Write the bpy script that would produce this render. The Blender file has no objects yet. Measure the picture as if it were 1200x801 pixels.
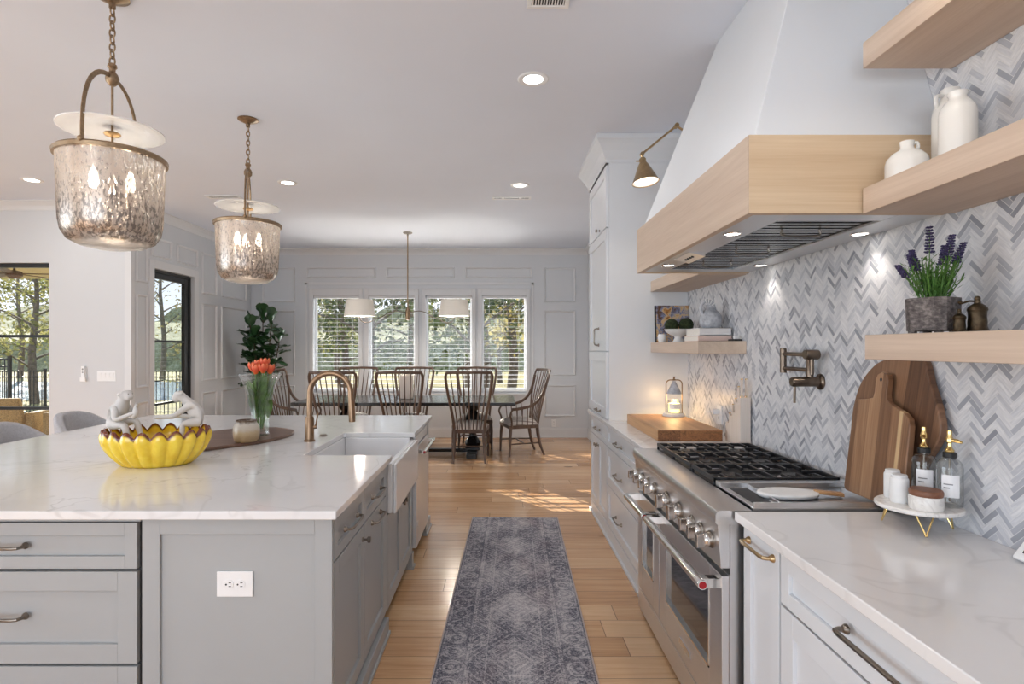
import bpy, bmesh, math, random
from mathutils import Vector, Matrix
random.seed(11)
PI = math.pi
C = bpy.context.scene.collection
SC = bpy.context.scene

# ------------------------------------------------------------------ camera, sky, sun, lamps, exposure
HC = 1.48
cam = bpy.data.cameras.new('camera')
cam.sensor_width = 36.0
cam.lens = 36.0 * 660.0 / 1200.0
cam.shift_x = 14.0 / 1200.0
cam.shift_y = 6.5 / 1200.0
cam.clip_start = 0.02
cam.clip_end = 300
camo = bpy.data.objects.new('camera', cam)
C.objects.link(camo)
camo.location = (0, 0, HC)
camo.rotation_euler = (PI / 2, 0, 0)
SC.camera = camo
SC.view_settings.view_transform = 'Standard'
SC.view_settings.look = 'None'
SC.view_settings.gamma = 1
SC.view_settings.use_curve_mapping = False
SC.view_settings.exposure = -0.06
SC.cycles.max_bounces = 10
SC.cycles.transparent_max_bounces = 24
SC.cycles.diffuse_bounces = 5
SC.cycles.sample_clamp_indirect = 4.0
SC.cycles.caustics_reflective = False
SC.cycles.caustics_refractive = False
SC.cycles.blur_glossy = 0.6

w = bpy.data.worlds.new('sky')
SC.world = w
w.use_nodes = True
wn = w.node_tree
wbg = wn.nodes['Background']
wtc = wn.nodes.new('ShaderNodeTexCoord')
wsep = wn.nodes.new('ShaderNodeSeparateXYZ')
wn.links.new(wtc.outputs['Generated'], wsep.inputs[0])
wr = wn.nodes.new('ShaderNodeValToRGB')
wr.color_ramp.elements[0].position = 0.0
wr.color_ramp.elements[0].color = (0.90, 0.94, 1.0, 1)
wr.color_ramp.elements[1].position = 0.7
wr.color_ramp.elements[1].color = (0.42, 0.62, 0.95, 1)
wn.links.new(wsep.outputs['Z'], wr.inputs[0])
wn.links.new(wr.outputs[0], wbg.inputs[0])
wbg.inputs[1].default_value = 1.5

SUN_DIR = Vector((0.82, -1.0, -0.53)).normalized()
sd = bpy.data.lights.new('sun', 'SUN')
sd.energy = 14.0
sd.angle = 0.002
sd.color = (1.0, 0.94, 0.84)
so = bpy.data.objects.new('sun', sd)
C.objects.link(so)
so.rotation_euler = SUN_DIR.to_track_quat('-Z', 'Y').to_euler()


def area(name, loc, target, sx, sy, power, col=(1, 1, 1), spread=PI):
    d = bpy.data.lights.new(name, 'AREA')
    d.shape = 'RECTANGLE'
    d.size, d.size_y = sx, sy
    d.energy = power
    d.color = col
    d.spread = spread
    o = bpy.data.objects.new(name, d)
    C.objects.link(o)
    o.location = loc
    o.rotation_euler = (Vector(target) - Vector(loc)).to_track_quat('-Z', 'Y').to_euler()
    return o


# added daylight fill lamps outside unseen living-room openings, behind and left of camera
area('rear_daylight_fill', (-2.6, -4.3, 1.5), (-2.6, 0, 1.9), 5.4, 2.3, 150, (0.80, 0.90, 1.0))
area('side_daylight_fill', (-8.0, 1.0, 1.4), (0, 1.0, 1.9), 5.0, 2.3, 185, (0.80, 0.90, 1.0))
# added unseen area lamp outside the dining windows, brightening the dining ceiling
area('dining_bounce_fill', (-1.33, 11.2, 0.0), (-1.33, 8.6, 2.6), 4.2, 1.6, 400, (0.95, 0.98, 1.0))
CAN_POWER = 4.5
CAN_COLOR = (1.0, 0.98, 0.96)


# ------------------------------------------------------------------ node helpers
class E:
    """a float socket with arithmetic"""
    def __init__(s, nt, x):
        s.nt, s.x = nt, x

    def m(s, op, *others, clamp=False):
        n = s.nt.nodes.new('ShaderNodeMath')
        n.operation = op
        n.use_clamp = clamp
        for i, v in enumerate((s,) + others):
            if isinstance(v, E):
                v = v.x
            if isinstance(v, (int, float)):
                n.inputs[i].default_value = v
            else:
                s.nt.links.new(v, n.inputs[i])
        return E(s.nt, n.outputs[0])

    def __add__(s, o): return s.m('ADD', o)
    def __sub__(s, o): return s.m('SUBTRACT', o)
    def __mul__(s, o): return s.m('MULTIPLY', o)
    def __truediv__(s, o): return s.m('DIVIDE', o)
    def __radd__(s, o): return s.m('ADD', o)
    def __rmul__(s, o): return s.m('MULTIPLY', o)
    def __rsub__(s, o): return E(s.nt, o).m('SUBTRACT', s)
    def floor(s): return s.m('FLOOR')
    def fract(s): return s.m('FRACT')
    def mod(s, k): return s.m('FLOORED_MODULO', k)
    def lt(s, o): return s.m('LESS_THAN', o)
    def gt(s, o): return s.m('GREATER_THAN', o)
    def abs(s): return s.m('ABSOLUTE')
    def min(s, o): return s.m('MINIMUM', o)
    def max(s, o): return s.m('MAXIMUM', o)
    def sin(s): return s.m('SINE')
    def step(s, a, b):
        n = s.nt.nodes.new('ShaderNodeMapRange')
        n.interpolation_type = 'SMOOTHSTEP'
        s.nt.links.new(s.x, n.inputs['Value'])
        n.inputs['From Min'].default_value = a
        n.inputs['From Max'].default_value = b
        return E(s.nt, n.outputs[0])
    def pick(s, a, b):
        """s*a + (1-s)*b"""
        return s * a + (s * -1.0 + 1.0) * b


class NT:
    def __init__(s, name):
        s.mat = bpy.data.materials.new(name)
        s.mat.use_nodes = True
        s.nt = s.mat.node_tree
        s.p = s.nt.nodes['Principled BSDF']
        s.out = s.nt.nodes['Material Output']
        s.tc = s.nt.nodes.new('ShaderNodeTexCoord')

    def link(s, a, b):
        s.nt.links.new(a.x if isinstance(a, E) else a, b)

    def xyz(s, out='Object'):
        n = s.nt.nodes.new('ShaderNodeSeparateXYZ')
        s.link(s.tc.outputs[out], n.inputs[0])
        return [E(s.nt, o) for o in n.outputs]

    def vec(s, x, y, z=0.0):
        n = s.nt.nodes.new('ShaderNodeCombineXYZ')
        for i, v in enumerate((x, y, z)):
            if isinstance(v, (int, float)):
                n.inputs[i].default_value = v
            else:
                s.link(v, n.inputs[i])
        return n.outputs[0]

    def noise(s, v, scale=1.0, detail=3.0, rough=0.55, dist=0.0):
        n = s.nt.nodes.new('ShaderNodeTexNoise')
        s.link(v, n.inputs['Vector'])
        n.inputs['Scale'].default_value = scale
        n.inputs['Detail'].default_value = detail
        n.inputs['Roughness'].default_value = rough
        n.inputs['Distortion'].default_value = dist
        return E(s.nt, n.outputs[0])

    def voro(s, v, scale=1.0, feature='F1'):
        n = s.nt.nodes.new('ShaderNodeTexVoronoi')
        n.feature = feature
        s.link(v, n.inputs['Vector'])
        n.inputs['Scale'].default_value = scale
        return E(s.nt, n.outputs['Distance'])

    def white(s, v):
        n = s.nt.nodes.new('ShaderNodeTexWhiteNoise')
        n.noise_dimensions = '3D'
        s.link(v, n.inputs['Vector'])
        return E(s.nt, n.outputs['Value'])

    def ramp(s, f, stops, const=False):
        n = s.nt.nodes.new('ShaderNodeValToRGB')
        cr = n.color_ramp
        if const:
            cr.interpolation = 'CONSTANT'
        while len(cr.elements) < len(stops):
            cr.elements.new(0.5)
        for e, (p, c) in zip(cr.elements, stops):
            e.position = p
            e.color = (*c, 1)
        s.link(f, n.inputs[0])
        return n.outputs[0]

    def mix(s, f, a, b, mode='MIX'):
        n = s.nt.nodes.new('ShaderNodeMix')
        n.data_type = 'RGBA'
        n.blend_type = mode
        for i, v in ((0, f), (6, a), (7, b)):
            if isinstance(v, (int, float)):
                n.inputs[i].default_value = v
            elif isinstance(v, tuple):
                n.inputs[i].default_value = (*v, 1)
            else:
                s.link(v, n.inputs[i])
        return n.outputs[2]

    def bump(s, h, strength=0.2, dist=0.01):
        n = s.nt.nodes.new('ShaderNodeBump')
        n.inputs['Strength'].default_value = strength
        n.inputs['Distance'].default_value = dist
        s.link(h, n.inputs['Height'])
        s.link(n.outputs[0], s.p.inputs['Normal'])

    def col(s, c): s.link(c, s.p.inputs['Base Color'])


def srgb(r, g, b):
    f = lambda c: (c / 255 / 12.92) if c / 255 <= 0.04045 else ((c / 255 + 0.055) / 1.055) ** 2.4
    return (f(r), f(g), f(b))


def plain(name, c, rough=0.5, metal=0.0, var=0.05, scale=12.0, bump=0.0, spec=0.5, coat=0.0):
    t = NT(name)
    n = t.noise(t.tc.outputs['Object'], scale, 3)
    k = tuple(min(1, v * (1 + var)) for v in c)
    d = tuple(v * (1 - var) for v in c)
    t.col(t.ramp(n, [(0.3, d), (0.7, k)]))
    t.p.inputs['Roughness'].default_value = rough
    t.p.inputs['Metallic'].default_value = metal
    t.p.inputs['Specular IOR Level'].default_value = spec
    t.p.inputs['Coat Weight'].default_value = coat
    if bump:
        t.bump(t.noise(t.tc.outputs['Object'], scale * 8, 4), bump, 0.004)
    return t.mat


def wood(name, dark, light, axis, rough=0.45, scale=1.0, contrast=1.0, streak=None):
    """grain stretched along axis 0/1/2"""
    t = NT(name)
    p = t.xyz()
    s = [18.0 * scale] * 3
    s[axis] = 0.9 * scale
    v = t.vec(p[0] * s[0], p[1] * s[1], p[2] * s[2])
    big = t.noise(v, 0.55, 3, 0.5, 1.2)
    s2 = [150.0 * scale] * 3
    s2[axis] = 4.0 * scale
    fine = t.noise(t.vec(p[0] * s2[0], p[1] * s2[1], p[2] * s2[2]), 1.0, 2)
    f = big * 0.75 + fine * 0.35
    lo = 0.53 - 0.22 * contrast
    stops = [(lo, dark), (0.53 + 0.22 * contrast, light)]
    c = t.ramp(f, stops)
    if streak:
        s3 = [9.0 * scale] * 3
        s3[axis] = 0.25
        g = t.noise(t.vec(p[0] * s3[0], p[1] * s3[1], p[2] * s3[2]), 1.0, 1)
        c = t.mix(g.step(0.6, 0.66), c, streak)
    t.col(c)
    t.p.inputs['Roughness'].default_value = rough
    t.bump(fine, 0.08, 0.002)
    return t.mat


def brushed(name, c, axis, rough=0.28, metal=1.0):
    t = NT(name)
    p = t.xyz()
    s = [220.0] * 3
    s[axis] = 2.0
    n = t.noise(t.vec(p[0] * s[0], p[1] * s[1], p[2] * s[2]), 1.0, 2)
    t.col(t.ramp(n, [(0.3, tuple(v * 0.97 for v in c)), (0.7, c)]))
    t.p.inputs['Roughness'].default_value = rough
    t.p.inputs['Metallic'].default_value = metal
    return t.mat


def emit(name, c, strength):
    t = NT(name)
    n = t.noise(t.tc.outputs['Object'], 6, 2)
    t.link(t.ramp(n, [(0.2, tuple(v * 0.97 for v in c)), (0.8, c)]), t.p.inputs['Emission Color'])
    t.p.inputs['Base Color'].default_value = (*c, 1)
    t.p.inputs['Emission Strength'].default_value = strength
    return t.mat


def pane_mat(name, tint=(1, 1, 1), refl=0.06):
    t = NT(name)
    tr = t.nt.nodes.new('ShaderNodeBsdfTransparent')
    tr.inputs[0].default_value = (*tint, 1)
    gl = t.nt.nodes.new('ShaderNodeBsdfGlossy')
    gl.inputs['Roughness'].default_value = 0.02
    lw = t.nt.nodes.new('ShaderNodeLayerWeight')
    lw.inputs[0].default_value = 0.5
    n = t.noise(t.tc.outputs['Object'], 2, 1)
    fa = E(t.nt, lw.outputs['Facing'])
    f = fa * fa * fa * (n * 0.1 + 0.35) + refl * 0.4
    mx = t.nt.nodes.new('ShaderNodeMixShader')
    t.link(f, mx.inputs[0])
    t.link(tr.outputs[0], mx.inputs[1])
    t.link(gl.outputs[0], mx.inputs[2])
    t.link(mx.outputs[0], t.out.inputs[0])
    return t.mat


def clear_glass(name, tint=(0.985, 0.995, 0.99)):
    """thin clear glass with strong edges"""
    t = NT(name)
    tr = t.nt.nodes.new('ShaderNodeBsdfTransparent')
    gl = t.nt.nodes.new('ShaderNodeBsdfGlossy')
    gl.inputs['Roughness'].default_value = 0.03
    lw = t.nt.nodes.new('ShaderNodeLayerWeight')
    lw.inputs[0].default_value = 0.35
    n = t.noise(t.tc.outputs['Object'], 25, 2)
    lf = t.nt.nodes.new('ShaderNodeLayerWeight')
    lf.inputs[0].default_value = 0.62
    fac = E(t.nt, lf.outputs['Facing'])
    t.link(t.ramp(fac, [(0.0, tint), (0.65, tuple(v * 0.98 for v in tint)), (0.92, (0.86, 0.89, 0.89)), (1.0, (0.62, 0.66, 0.66))]), tr.inputs[0])
    f = fac * fac * 0.62 + n * 0.05 + 0.035
    mx = t.nt.nodes.new('ShaderNodeMixShader')
    t.link(f, mx.inputs[0])
    t.link(tr.outputs[0], mx.inputs[1])
    t.link(gl.outputs[0], mx.inputs[2])
    t.link(mx.outputs[0], t.out.inputs[0])
    return t.mat


# ------------------------------------------------------------------ materials
M = {}
M['wall'] = plain('wall_paint', srgb(214, 216, 219), 0.55, var=0.008, scale=3)
M['ceiling'] = plain('ceiling_paint', srgb(229, 235, 246), 0.7, var=0.01, scale=2)
M['trim'] = plain('trim_paint', srgb(222, 222, 223), 0.4, var=0.006, scale=3)
M['hood_white'] = plain('hood_plaster', srgb(220, 223, 227), 0.45, var=0.01, scale=3)
M['cab_white'] = plain('white_cabinet_paint', srgb(217, 220, 224), 0.32, var=0.01, scale=6)
M['cab_grey'] = plain('grey_cabinet_paint', srgb(168, 170, 171), 0.36, var=0.012, scale=6)
M['gap'] = plain('painted_gap_shade', (0.03, 0.03, 0.032), 0.6)  # near-black colour standing in for shade in gaps, holes and behind cabinet fronts
M['steel'] = brushed('stainless_steel', (0.74, 0.74, 0.75), 1, 0.34)
M['steel_x'] = brushed('stainless_steel_across', (0.70, 0.70, 0.71), 0, 0.3)
M['steel_z'] = brushed('stainless_steel_upright', (0.68, 0.68, 0.69), 2, 0.34)
M['satin'] = plain('satin_nickel', (0.40, 0.36, 0.33), 0.22, 1.0, 0.05, 40)
M['chrome'] = plain('polished_metal', (0.78, 0.77, 0.75), 0.1, 1.0, 0.02)
M['nickel'] = plain('dark_nickel', (0.24, 0.21, 0.18), 0.3, 1.0, 0.08, 40)
M['brass'] = plain('aged_brass', (0.50, 0.36, 0.20), 0.3, 1.0, 0.12, 40)
M['antique'] = plain('antique_bronze', (0.30, 0.21, 0.13), 0.38, 1.0, 0.2, 60)
M['champagne'] = plain('champagne_bronze', (0.27, 0.175, 0.11), 0.32, 1.0, 0.06, 30)
M['bronze_dark'] = plain('pot_filler_bronze', (0.17, 0.13, 0.10), 0.3, 1.0, 0.1, 40)
M['gold'] = plain('polished_gold', (0.85, 0.62, 0.26), 0.16, 1.0, 0.05, 30)
M['black_metal'] = plain('black_metal', (0.012, 0.012, 0.013), 0.4, var=0.2)
M['iron'] = plain('cast_iron', (0.012, 0.012, 0.014), 0.42, var=0.25, scale=60, bump=0.25)
M['oven_glass'] = plain('dark_oven_glass', (0.02, 0.02, 0.023), 0.06, spec=0.9)
M['white_ceramic'] = plain('white_ceramic', srgb(224, 222, 218), 0.18, var=0.015, scale=9)
M['sink_white'] = plain('white_fireclay', srgb(232, 232, 233), 0.15, var=0.01)
M['matte_white'] = plain('matte_white_ceramic', srgb(226, 226, 226), 0.6, var=0.03, scale=30, bump=0.1)
M['plastic_white'] = plain('white_plastic', srgb(238, 238, 238), 0.3, var=0.01)
M['stool'] = plain('grey_upholstery', srgb(190, 189, 192), 0.9, var=0.1, scale=90, bump=0.3)
M['black_paint'] = plain('black_table_paint', (0.013, 0.012, 0.012), 0.2, var=0.2)
M['green'] = plain('fig_leaf', (0.03, 0.085, 0.028), 0.28, var=0.5, scale=5)
M['tulip_green'] = plain('tulip_leaf', (0.12, 0.24, 0.05), 0.5, var=0.4, scale=20)
M['lav_green'] = plain('lavender_leaf', (0.07, 0.17, 0.03), 0.6, var=0.5, scale=40)
M['lav_purple'] = plain('lavender_bloom', (0.045, 0.035, 0.10), 0.8, var=0.6, scale=90)
M['moss'] = plain('dark_moss', (0.022, 0.034, 0.010), 0.95, var=0.7, scale=70, bump=0.8)
M['bark'] = plain('tree_bark', (0.16, 0.13, 0.10), 0.9, var=0.4, scale=7, bump=0.5)
M['fig_bark'] = plain('brown_stem', (0.09, 0.06, 0.035), 0.8, var=0.3, scale=30)
M['paper_white'] = plain('book_white', srgb(228, 226, 226), 0.6, var=0.03)
M['paper_pink'] = plain('book_blush', srgb(226, 200, 190), 0.6, var=0.03)
M['pages'] = plain('book_pages', srgb(226, 222, 214), 0.8, var=0.08, scale=200)
M['grinder'] = plain('old_dark_brass', (0.075, 0.055, 0.035), 0.35, 1.0, 0.4, 60, bump=0.3)
M['wicker'] = plain('tan_wicker', (0.36, 0.26, 0.12), 0.8, var=0.4, scale=70, bump=0.6)
M['red'] = plain('red_badge', (0.35, 0.01, 0.015), 0.3)
M['concrete'] = plain('porch_concrete', (0.42, 0.38, 0.30), 0.85, var=0.1)
M['porch_ceiling'] = plain('porch_boards', (0.55, 0.45, 0.24), 0.7, var=0.08)
M['lamp_shade'] = plain('white_linen_shade', srgb(240, 238, 234), 0.9, var=0.03, scale=150)
_ls = M['lamp_shade'].node_tree
_tr = _ls.nodes.new('ShaderNodeBsdfTranslucent')
_tr.inputs[0].default_value = (0.9, 0.86, 0.8, 1)
_mx = _ls.nodes.new('ShaderNodeMixShader')
_mx.inputs[0].default_value = 0.4
_ls.links.new(_ls.nodes['Principled BSDF'].outputs[0], _mx.inputs[1])
_ls.links.new(_tr.outputs[0], _mx.inputs[2])
_ls.links.new(_mx.outputs[0], _ls.nodes['Material Output'].inputs[0])
M['bisque'] = plain('unglazed_white_porcelain', srgb(206, 203, 200), 0.55, var=0.04, scale=40, bump=0.15)
M['leather_pot'] = plain('grey_planter_glaze', srgb(120, 122, 128), 0.5, var=0.1)
M['screen'] = plain('dark_screen', (0.016, 0.018, 0.022), 0.15)
M['print_grey'] = plain('grey_print', (0.25, 0.25, 0.26), 0.6)
M['can_glow'] = emit('downlight_diffuser', (1.0, 0.96, 0.9), 9.0)
M['bulb_glow'] = emit('lit_bulb', (1.0, 0.87, 0.70), 22.0)
M['hood_glow'] = emit('hood_lamp', (1.0, 0.95, 0.88), 9.0)
M['pane'] = pane_mat('window_glass')
M['pane_tint'] = pane_mat('door_glass', (0.93, 0.95, 0.95))
M['glass'] = clear_glass('clear_glass')
M['oak_y'] = wood('pale_oak_along', srgb(188, 166, 147), srgb(211, 192, 174), 1, 0.5, 1.0, 0.9)
M['oak_x'] = wood('pale_oak_across', srgb(192, 165, 134), srgb(213, 191, 162), 0, 0.5, 1.0, 0.9)
M['chair_wood'] = wood('weathered_walnut', (0.048, 0.026, 0.017), (0.14, 0.082, 0.054), 2, 0.38)
M['walnut'] = wood('dark_walnut', (0.085, 0.042, 0.027), (0.24, 0.135, 0.09), 0, 0.32)
M['filter_steel'] = brushed('baffle_steel', (0.40, 0.40, 0.41), 0, 0.22)
def plank_wood(name, wd, tones, dark_join, ang=0.0, stripe=None):
    """glued-up board: upright staves of different tone, fine grain, optional pale sapwood stripe"""
    t = NT(name)
    x, y, z = t.xyz()
    ca, sa = math.cos(ang), math.sin(ang)
    u = y * ca + z * sa
    w_ = z * ca - y * sa
    cell = (u / wd).floor()
    r = t.white(t.vec(cell, 3.0, 5.0))
    g = t.noise(t.vec(u * 60.0 + r * 20.0, w_ * 2.2 + r * 9.0, r * 7.0), 1.0, 4, 0.6, 1.2)
    f2 = t.noise(t.vec(u * 420.0, w_ * 9.0, r), 1.0, 2)
    f = g * 0.6 + f2 * 0.22 + r * 0.34
    c = t.ramp(f, [(0.3, tones[0]), (0.55, tones[1]), (0.85, tones[2])])
    if stripe:
        wob = t.noise(t.vec(w_ * 3.0, 1.0, 2.0), 1.0, 2) * 0.012
        d_ = (u + wob - stripe[0]).abs()
        c = t.mix(d_.step(stripe[1], stripe[1] * 0.5) * 0.85, c, stripe[2])
    e = (u / wd).fract()
    c = t.mix(e.min(e * -1.0 + 1.0).lt(0.012) * dark_join, c, (0.03, 0.012, 0.006))
    t.col(c)
    t.p.inputs['Roughness'].default_value = 0.42
    return t.mat


M['acacia'] = plank_wood('acacia_staves', 0.062, ((0.11, 0.050, 0.024), (0.24, 0.125, 0.066), (0.40, 0.235, 0.13)), 0.3, 0.0, (1.912 - 2.02 + 0.006, 0.011, (0.62, 0.44, 0.24)))
M['acacia_big'] = plank_wood('acacia_round', 0.14, ((0.075, 0.034, 0.018), (0.165, 0.082, 0.045), (0.30, 0.165, 0.092)), 0.35, 0.12)
M['jar_wood'] = wood('brown_lid_wood', (0.13, 0.05, 0.025), (0.26, 0.11, 0.06), 1, 0.45)
M['pale_wood'] = wood('bleached_wood', srgb(200, 186, 172), srgb(226, 214, 204), 2, 0.55)
M['butcher_top'] = wood('butcher_block', srgb(150, 104, 66), srgb(208, 164, 116), 1, 0.45, 0.6)


def _endgrain():
    t = NT('butcher_end_grain')
    p = t.xyz()
    u = (p[0] / 0.065)
    cell = u.floor()
    r = t.white(t.vec(cell, 1.0, 2.0))
    rad = t.noise(t.vec(p[0] * 14.0 + r * 9.0, p[2] * 22.0, r * 5.0), 1.0, 3, 0.6, 2.0)
    f = (rad * 9.0).fract() * 0.35 + rad * 0.5 + r * 0.2
    t.col(t.ramp(f, [(0.3, srgb(78, 46, 26)), (0.75, srgb(160, 108, 66))]))
    t.p.inputs['Roughness'].default_value = 0.5
    return t.mat


M['butcher_end'] = _endgrain()


def _floor():
    t = NT('oak_floor')
    x, y, z = t.xyz()
    W = 0.18
    row = (y / W).floor()
    shift = t.white(t.vec(row, 3.0, 1.0)) * 2.0
    bu = (x + shift) / 1.9
    board = bu.floor()
    r = t.white(t.vec(row, board, 7.0))
    grain = t.noise(t.vec(x * 1.6 + r * 40.0, y * 26.0, r * 11.0), 1.0, 4, 0.6, 1.0)
    fine = t.noise(t.vec(x * 5.0 + r * 20.0, y * 170.0, r), 1.0, 2)
    f = grain * 0.55 + fine * 0.2 + r * 0.36
    c = t.ramp(f, [(0.25, srgb(164, 118, 80)), (0.5, srgb(204, 160, 118)), (0.8, srgb(228, 190, 150))])
    knot = t.noise(t.vec(x * 3.0, y * 9.0, r * 30.0), 1.0, 1)
    c = t.mix(knot.step(0.735, 0.80) * 0.7, c, srgb(84, 54, 36))
    fy = (y / W).fract()
    fx = bu.fract()
    gap = fy.min(fy * -1.0 + 1.0).lt(0.012).max(fx.min(fx * -1.0 + 1.0).lt(0.0012))
    c = t.mix(gap * 0.65, c, srgb(70, 46, 30))
    t.col(c)
    t.link(fine * 0.10 + 0.15, t.p.inputs['Roughness'])
    t.bump(grain * 0.4 + fine * 0.4 - gap * 0.6, 0.12, 0.003)
    return t.mat


M['floor'] = _floor()


def _tile():
    t = NT('herringbone_marble_tile')
    x, y, z = t.xyz()
    N = 4.0
    W = 0.0166
    k2 = 1.0 / (math.sqrt(2) * W)
    u = (z + y) * k2 + 800.0
    v = (z - y) * k2 + 800.0
    i, j = u.floor(), v.floor()
    k = (i - j).mod(2 * N)
    H = k.lt(N - 0.5)
    fu, fv = u.fract(), v.fract()
    # lengthwise (tile long axis) and crosswise local coordinates
    L = H.pick(fu + k, fv + (k * -1.0 + (2 * N - 1)))
    S = H.pick(fv, fu)
    ida = H.pick(i - k, i)
    idb = H.pick(j, j - (k * -1.0 + (2 * N - 1)))
    r = t.white(t.vec(ida, idb, H))
    r2 = t.white(t.vec(idb, ida, H * 3.0 + 5.0))
    edge = S.min(S * -1.0 + 1.0).min(L.min(L * -1.0 + N))
    grout = edge.lt(0.045)
    streak = t.noise(t.vec(L * 0.35 + r2 * 50.0, S * 2.6, r * 30.0), 1.0, 3)
    base = t.ramp(r, [(0.0, srgb(236, 236, 238)), (0.42, srgb(226, 227, 231)), (0.60, srgb(206, 208, 214)),
                      (0.74, srgb(186, 189, 197)), (0.87, srgb(162, 165, 174)), (0.95, srgb(138, 141, 151))], True)
    c = t.mix((streak - 0.5) * 1.0 + 0.28, base, srgb(160, 163, 172))
    c = t.mix(grout, c, srgb(222, 222, 222))
    t.col(c)
    t.link(grout * 0.4 + 0.36, t.p.inputs['Roughness'])
    t.bump(edge.step(0.0, 0.09), 0.25, 0.002)
    return t.mat


M['tile'] = _tile()


def _quartz(name='white_quartz'):
    t = NT(name)
    g = t.tc.outputs['Object']
    n1 = t.noise(g, 1.3, 4, 0.55, 1.3)
    n2 = t.noise(g, 0.8, 3, 0.5)
    vein = (n1 - 0.5).abs().step(0.012, 0.0) * n2.step(0.48, 0.60)
    n3 = t.noise(g, 2.3, 3, 0.5, 0.8)
    v2 = (n3 - 0.46).abs().step(0.02, 0.0) * n2.step(0.62, 0.5) * 0.35
    cloud = t.noise(g, 3, 3)
    c = t.ramp(cloud, [(0.3, srgb(226, 225, 226)), (0.7, srgb(233, 232, 232))])
    c = t.mix(vein.max(v2) * 0.4, c, srgb(158, 154, 152))
    t.col(c)
    t.p.inputs['Roughness'].default_value = 0.12
    t.p.inputs['Specular IOR Level'].default_value = 0.6
    return t.mat


M['quartz'] = _quartz()


def _marble():
    t = NT('white_marble')
    g = t.tc.outputs['Object']
    n1 = t.noise(g, 9, 4, 0.6, 1.5)
    t.col(t.ramp((n1 - 0.5).abs(), [(0.0, srgb(214, 210, 206)), (0.05, srgb(230, 227, 223)), (0.3, srgb(236, 233, 229))]))
    t.p.inputs['Roughness'].default_value = 0.25
    return t.mat


M['marble'] = _marble()


def _rug():
    t = NT('distressed_rug')
    x, y, z = t.xyz()
    ax = x.abs()
    warp = t.noise(t.tc.outputs['Object'], 14, 2)
    fine = t.noise(t.vec(x * 110.0, y * 110.0), 1.0, 3, 0.7)
    worn = t.noise(t.vec(x * 5.0, y * 2.2), 1.0, 4, 0.65)
    mid = t.noise(t.vec(x * 38.0, y * 38.0, 4.0), 1.0, 3, 0.6, 0.7)
    # field: stepped medallions every 0.5 m, mirrored across the centre
    fy = ((y / 0.52).fract() - 0.5).abs() * 0.52
    dia = ax * 1.15 + fy
    rings = ((dia * 24.0 + warp * 0.5).fract() - 0.5).abs().lt(0.12)
    core = (dia - 0.09).abs().lt(0.012).max((dia - 0.2).abs().lt(0.01))
    flor = t.voro(t.vec(ax * 26.0, ((y / 0.26).fract() - 0.5).abs() * 6.8, 1.0), 1.0)
    flor = flor.lt(0.24).max((flor - 0.42).abs().lt(0.06))
    # border: small repeated blossoms between guard lines
    by = (y / 0.13).fract() - 0.5
    bx = (ax - 0.295) / 0.13
    rad = (bx * bx + by * by).m('SQRT')
    bloss = (rad - 0.27).abs().lt(0.05).max(rad.lt(0.11)).max((rad + warp * 0.3 - 0.55).abs().lt(0.05))
    inb = ax.gt(0.225)
    field = rings.max(core).max(flor * 0.75)
    guard = (ax - 0.225).abs().lt(0.005).max((ax - 0.212).abs().lt(0.003)).max((ax - 0.352).abs().lt(0.004))
    motif = inb.pick(bloss, field).max(guard)
    L = motif * (mid.step(0.36, 0.56) * 0.7 + 0.12) + mid.step(0.5, 0.62) * 0.3
    patch = (dia + warp * 0.05).step(0.215, 0.17) * (inb * -1.0 + 1.0)
    cross = ((x + 0.0) .abs().lt(0.0028)).max((ax - 0.135).abs().lt(0.0028)).max(((y / 0.26).fract() - 0.5).abs().lt(0.012) * (inb * -1.0 + 1.0))
    speck = t.noise(t.vec(x * 210.0, y * 210.0, 3.0), 1.0, 2, 0.6)
    L = L * 0.40 + worn.step(0.40, 0.66) * 0.34 + (fine - 0.5) * 1.5 + (speck - 0.5) * 1.1 + patch * 0.16 + cross * 0.22 + 0.10 - inb * 0.04
    c = t.ramp(L, [(0.0, srgb(84, 84, 96)), (0.25, srgb(132, 131, 139)), (0.5, srgb(172, 168, 173)), (1.0, srgb(208, 203, 204))])
    tint = t.noise(t.vec(x * 3.0, y * 1.4, 9.0), 1.0, 2)
    c = t.mix(tint.step(0.5, 0.75) * 0.16, c, srgb(150, 112, 108))
    c = t.mix(ax.gt(0.364) * 0.9, c, srgb(196, 180, 172))
    t.col(c)
    t.p.inputs['Roughness'].default_value = 0.95
    t.p.inputs['Specular IOR Level'].default_value = 0.1
    t.bump(fine, 0.3, 0.003)
    return t.mat


M['rug'] = _rug()


def _banana():
    t = NT('yellow_banana_glaze')
    x, y, z = t.xyz()
    n = t.noise(t.tc.outputs['Object'], 22, 3)
    a = t.nt.nodes.new('ShaderNodeAttribute')
    a.attribute_name = 'tip'
    tip = E(t.nt, a.outputs['Fac']) + (n - 0.5) * 0.5
    c = t.ramp(n, [(0.3, srgb(226, 186, 40)), (0.7, srgb(243, 214, 70))])
    c = t.mix(tip.step(0.55, 0.85), c, srgb(104, 42, 20))
    t.col(c)
    t.p.inputs['Roughness'].default_value = 0.16
    t.p.inputs['Coat Weight'].default_value = 0.4
    return t.mat


M['banana'] = _banana()


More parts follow.
